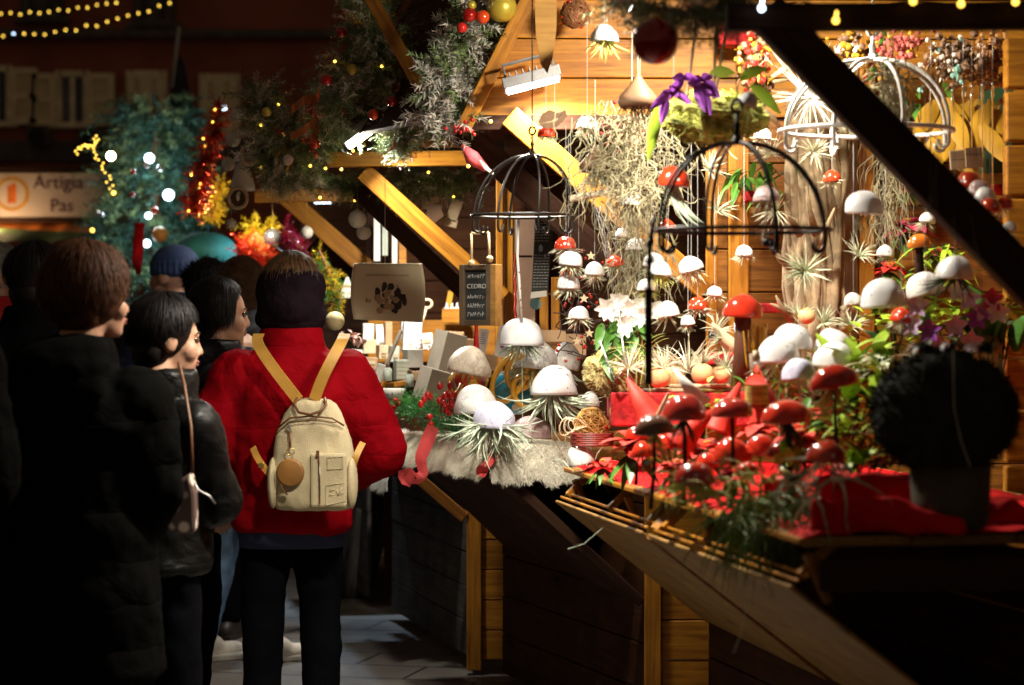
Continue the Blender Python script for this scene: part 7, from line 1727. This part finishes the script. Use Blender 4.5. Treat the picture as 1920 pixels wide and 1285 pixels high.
# the red coat with the rucksack
tr, TR, HdR, kR, bR = person('person in a puffy red jacket and dark hood seen from behind carrying a cream rucksack', 547, 8.4, 1.655, -6, 4, 0, drop=.045, topm=PUFFR, hem=.432, hw=.205, sh=.185, puff=.08,
    elbow=((-.315, -.02, .59), (.315, -.03, .605)), wrist=((-.27, .12, .50), (.205, .13, .545)), hair=(50, 74, 86, 0, 1.20, 3600, .6), hairm=HAIRB, hat=snood, hatm=HOODM, step=.03, hs=1.02)
m = MB(); loft(m, [(.675, .185, .14, 0, 0), (.74, .19, .145, 0, 0), (.80, .19, .145, 0, 0)], TR); part('shirt', m, NAVY, tr, True)
def rucksack():
    Yp = 8.18; c = at(588, 960, Yp); t = thing('rucksack', 'small cream canvas rucksack with yellow straps and a round brown tag on the red jacket', 'rucksack', c)
    s = mp(1, Yp); ya = rad(4); u = V((math.cos(ya), -math.sin(ya), 0)); n = V((-math.sin(ya), -math.cos(ya), 0))
    def Q(px, py, d=0): return V((0, 0, 0)) + at(588, py, Yp) + u * ((px - 588) * s) + n * d
    prof = [(958, 60, .045), (952, 72, .062), (930, 79, .072), (890, 81, .072), (850, 77, .066), (815, 70, .058), (785, 58, .052), (765, 48, .046), (752, 36, .038), (746, 24, .025)]
    b = MB(); nn = 36; vs = []; fs = []
    for i, (py, w, d) in enumerate(prof):
        for j in range(nn):
            a = 6.283185 * j / nn; co, si = math.cos(a), math.sin(a); f = 2 / 2.8
            wv = 1 + .03 * math.sin(a * 5 + i) * (i > 4)
            vs.append(Q(588 + math.copysign(abs(co) ** f, co) * w * wv, py, math.copysign(abs(si) ** f, si) * d * wv))
    for i in range(len(prof) - 1):
        for j in range(nn): fs.append((i * nn + j, (i + 1) * nn + j, (i + 1) * nn + (j + 1) % nn, i * nn + (j + 1) % nn))
    fs += [tuple(range(nn)), tuple((len(prof) - 1) * nn + j for j in range(nn))[::-1]]
    b.add(vs, fs); o = part('bag_body', b, CANVAS, t, True); sb = o.modifiers.new('round', 'SUBSURF'); sb.levels = sb.render_levels = 2
    tx = bpy.data.textures.new('canvas folds', 'CLOUDS'); tx.noise_scale = .05; dm = o.modifiers.new('folds', 'DISPLACE'); dm.texture = tx; dm.strength = .012; dm.texture_coords = 'LOCAL'
    m = MB(); m.tube([Q(528, 800, .055), Q(548, 783, .063), Q(588, 779, .066), Q(628, 783, .063), Q(650, 797, .055)], .0035, 6); m.tube([Q(545, 792, .062), Q(588, 787, .068), Q(636, 791, .060)], .0016, 6); part('zip', m, TAND, t, True)
    m = MB(); m.box(Q(549, 802, .066), (.006, .004, .032), Matrix.Rotation(rad(-18), 3, 'Y')); part('zip_pull', m, STEEL, t, bevel=.001)
    # front pocket, side pockets
    for (x0, x1, y0, y1, d, nm) in ((588, 656, 848, 948, .081, 'front_pocket'),):
        m = MB(); m.box((Q(x0, y0, d - .012) + Q(x1, y1, d - .012)) / 2, ((x1 - x0) * s, .024, (y1 - y0) * s), Matrix.Rotation(-ya, 3, 'Z')); part(nm, m, CANVAS, t, bevel=.009)
    for sg, x in ((-1, 514), (1, 662)):
        m = MB(); m.ball(Q(x, 905, .025), 1, 18, 12, (11 * s, .05, 48 * s), Matrix.Rotation(-ya, 3, 'Z')); part('side_pocket', m, CANVAS, t, True)
    m = MB(); m.tube([Q(604, 846, .084), Q(606, 880, .087), Q(607, 940, .087)], .0028, 6); m.box(Q(603, 848, .088), (.010, .005, .020)); part('pocket_zip', m, TAND, t)
    m = MB(); m.tube([Q(607, 870, .090), Q(608, 925, .090)], .0018, 6); part('zip_pull', m, STEEL, t, True)
    m = MB()
    for i in range(18): m.tube([Q(620 + (i % 2) * 0, 878, .084), Q(646, 876, .084)], .0012, 4) if i == 0 else None
    m.tube([Q(620, 856, .083), Q(650, 854, .083), Q(649, 876, .083), Q(621, 878, .083)], .0012, 4, True)
    m.tube([Q(618, 908, .083), Q(655, 902, .083), Q(655, 936, .083), Q(619, 944, .083)], .0014, 4, True)
    for (a, b_) in (((625, 918), (634, 914)), ((625, 926), (633, 924)), ((638, 914), (641, 926)), ((641, 926), (649, 910)), ((645, 924), (652, 918))): m.tube([Q(*a, .083), Q(*b_, .083)], .0016, 5)
    part('stitched_patch', m, pm('cream stitching', (.48, .40, .24), .8), t, True)
    M = Matrix.Rotation(-ya, 3, 'Z') @ Matrix.Rotation(rad(90), 3, 'X')
    m = MB(); m.lathe([(.001, .012), (22 * s, .012), (26 * s, .009), (26.5 * s, 0), (24 * s, -.006), (.001, -.006)], Q(551, 884, .078), 32, M); tg = part('round_tag', m, pm('brown tag leather', (.27, .12, .025), .5, var=.35), t, True)
    m = MB(); m.tube([Q(551, 845, .078) + (u * math.cos(a) + Z3 * math.sin(a)) * 7 * s for a in [6.283 * i / 18 for i in range(18)]], .0016, 6, True); part('ring', m, BRASS, tg, True)
    m = MB(); m.tube([Q(549, 808, .066), Q(551, 838, .074)], .004, 6); m.tube([Q(530, 895, .084), Q(536, 915, .082), Q(546, 925, .080)], .003, 6); part('cord', m, TAND, tg, True)
    m = MB(); m.tube([Q(560, 746, .035), Q(557, 758, .055), Q(566, 772, .070), Q(588, 776, .075), Q(606, 770, .070), Q(616, 758, .055), Q(612, 746, .035)], .005, 8); part('loop_handle', m, TAND, t, True)
    # shoulder straps
    def strap(pts, w):
        q = [Q(x, y, d) for (x, y, d) in pts]; mm = MB()
        for _ in range(3): q = [q[0]] + [z for i in range(len(q) - 1) for z in (q[i] * .75 + q[i + 1] * .25, q[i] * .25 + q[i + 1] * .75)] + [q[-1]]
        vs = []; fs = []
        for i, p in enumerate(q):
            t_ = (q[min(i + 1, len(q) - 1)] - q[max(i - 1, 0)]).normalized(); sd = t_.cross(n).normalized() * (w * s / 2); nv = n * .004
            vs += [p - sd + nv, p + sd + nv, p + sd - nv, p - sd - nv]
        for i in range(len(q) - 1):
            for j in range(4): fs.append((i * 4 + j, i * 4 + (j + 1) % 4, i * 4 + 4 + (j + 1) % 4, i * 4 + 4 + j))
        fs += [(3, 2, 1, 0), tuple(len(q) * 4 - 4 + j for j in range(4))]
        mm.add(vs, fs); part('strap', mm, TAN, t)
    strap([(478, 626, -.07), (478, 639, -.016), (492, 660, .016), (515, 690, .034), (540, 722, .036), (562, 750, .032)], 21)
    strap([(642, 626, -.07), (640, 641, -.012), (631, 662, .022), (617, 690, .038), (603, 720, .038), (592, 750, .032)], 21)
    strap([(520, 905, .02), (500, 880, .03), (482, 858, .015), (470, 840, -.03)], 12); strap([(662, 880, .02), (672, 850, .03), (680, 830, -.02)], 12)
    m = MB(); m.box(Q(492, 872, .032), (.02, .006, .018)); part('buckle', m, BRASS, t, bevel=.002)
rucksack()
# long dark coat, auburn hair, glasses
person('person in a long black coat with auburn hair and glasses, back turned at left', 138, 6.5, 1.625, 6, 48, 0, drop=.045, hx=.045, topm=COATQ, hem=.30, hw=.212, sh=.185, puff=.075, elbow=((-.30, 0, .62), (.222, .0, .62)), wrist=((-.20, .14, .50), (.12, .15, .51)), hair=(52, 98, 126, .015, 1.32, 5500, 1.2), hairm=HAIRR, glasses=True, hood=True, flare=.035, hs=1.0)
# leather jacket, short dark hair
tl, TL, HL, kL, bL = person('person with short black hair and a black leather jacket looking right', 286, 7.0, 1.50, 40, 30, 4, lean=.05, drop=.03, topm=LEATH, hem=.48, hw=.19, sh=.18, puff=.03, elbow=((-.22, .06, .62), (.20, .10, .62)), wrist=((-.06, .17, .62), (.06, .15, .62)), hair=(66, 90, 114, .01, 1.12, 4200, .4), hairm=HAIRK, hs=1.10)
t = thing('handbag', 'small handbag with a pale flower print hanging at the leather jacket', 'handbag', at(340, 998, 6.66)); Yq = 6.66; m = MB()
vs = [(312, 930), (330, 905), (360, 885), (368, 925), (370, 990), (363, 1001), (326, 998), (316, 985)]
m.poly([at(x, y, Yq) for x, y in vs], Y3, .07); part('bag', m, FLORAL, t, bevel=.015)
m = MB(); m.tube([at(361, 888, Yq), at(358, 800, Yq + .03), at(345, 720, 6.80), at(335, 680, 6.86)], .005, 6); part('strap', m, TAND, t, True)
m = MB(); m.tube([at(356, 890, Yq), at(372, 920, Yq), at(392, 930, Yq), at(404, 945, Yq)], .003, 6); part('chain', m, STEEL, t, True)
# black hair profile with hand at the chin
tb, TB, HB, kB, bB = person('person with straight black hair in profile, hand raised to the chin', 352, 8.9, 1.585, 62, 14, 4, lean=.165, drop=.03, topm=PUFFB, hem=.46, hw=.20, sh=.19, puff=.06, elbow=((-.2, .16, .68), (.15, .22, .68)), wrist=((-.10, .12, .845), (.03, .175, .815)), hair=(46, 92, 116, .09, 1.08, 4000, .35), hairm=HAIRK, hs=1.06)
# long brown hair, grey knit, jeans, white shoes
person('person with long straight brown hair, pale knit, jeans and white trainers', 447, 10.25, 1.70, 48, -20, 0, topm=GREYJ, hem=.50, hw=.19, sh=.18, puff=.03, trou=JEANS, shoe=SHOEW, hair=LONG, hairm=HAIRB, step=.09, hs=1.05)
# the cluster of hats farther on
person('person in a navy cloth cap turned to the left', 332, 12.0, 1.80, -50, -10, 0, topm=quilt('navy coat', (.012, .02, .05), .8, 30, .2), hem=.44, hair=None, hairm=HAIRK, hat=beanie, hatm=CAPN, hs=1.12)
person('person wearing a wide teal cap behind the navy cap', 388, 12.8, 1.87, 15, 0, 0, topm=BLACKF, hem=.44, hair=None, hairm=HAIRK, hat=slouch, hatm=CAPT, hs=1.28)
person('person in a fuzzy black hat between the teal cap and the brown hair', 388, 11.0, 1.71, 10, 0, 0, topm=BLACKF, hem=.44, hair=BOB, hairm=HAIRK, hat=furhat, hatm=BLACKF)
# far left
person('person with black hair behind the auburn haired one, mostly hidden', 66, 8.6, 1.71, 20, 30, 0, topm=BLACKF, hem=.44, hw=.23, sh=.21, puff=.07, hair=CROP, hairm=HAIRK, hs=1.05)
person('person with grey hair, glasses and red collar at the left edge', -10, 10.2, 1.76, 70, 10, 0, topm=REDJ, hem=.44, hair=CROP, hairm=HAIRG, glasses=True)
person('person in a black padded coat cut off by the left edge', -250, 6.0, 1.72, 0, 0, 0, wrist=((-.15, .24, .55), (.15, .26, .55)), topm=COATQ, hem=.30, hw=.25, sh=.22, puff=.1, hair=SHORT, hairm=HAIRK, flare=.03)

# ================================================================== world, camera
w = bpy.data.worlds.new('World'); scn.world = w; w.use_nodes = True
nt = w.node_tree; bg = nt.nodes['Background']
sk = nt.nodes.new('ShaderNodeTexSky'); sk.sky_type = 'NISHITA'; sk.sun_disc = False; sk.sun_elevation = rad(-5); sk.sun_rotation = rad(200); sk.sun_intensity = .1
ad = nt.nodes.new('ShaderNodeMix'); ad.data_type = 'RGBA'; ad.blend_type = 'ADD'; ad.inputs[0].default_value = 1
ad.inputs[7].default_value = (.36, .25, .17, 1)   # the glow of the town on the night sky
nt.links.new(sk.outputs[0], ad.inputs[6]); nt.links.new(ad.outputs[2], bg.inputs[0]); bg.inputs[1].default_value = .19
cd = bpy.data.cameras.new('camera'); cam = bpy.data.objects.new('camera', cd); col.objects.link(cam)
cam.location = (0, 0, EYE); cam.rotation_euler = (rad(90), 0, 0)
cd.lens = 85; cd.sensor_width = 36; cd.shift_y = -42.5 / 1920; cd.clip_end = 500; cd.clip_start = .1
cd.dof.use_dof = True; cd.dof.focus_distance = 8.5; cd.dof.aperture_fstop = 2.8; cd.dof.aperture_blades = 0
scn.camera = cam
scn.view_settings.view_transform = 'Standard'; scn.view_settings.look = 'None'; scn.view_settings.exposure = 0; scn.view_settings.gamma = 1
scn.render.engine = 'CYCLES'
scn.cycles.max_bounces = 6; scn.cycles.diffuse_bounces = 3; scn.cycles.transparent_max_bounces = 8; scn.cycles.use_denoising = True
scn.cycles.sample_clamp_indirect = 4
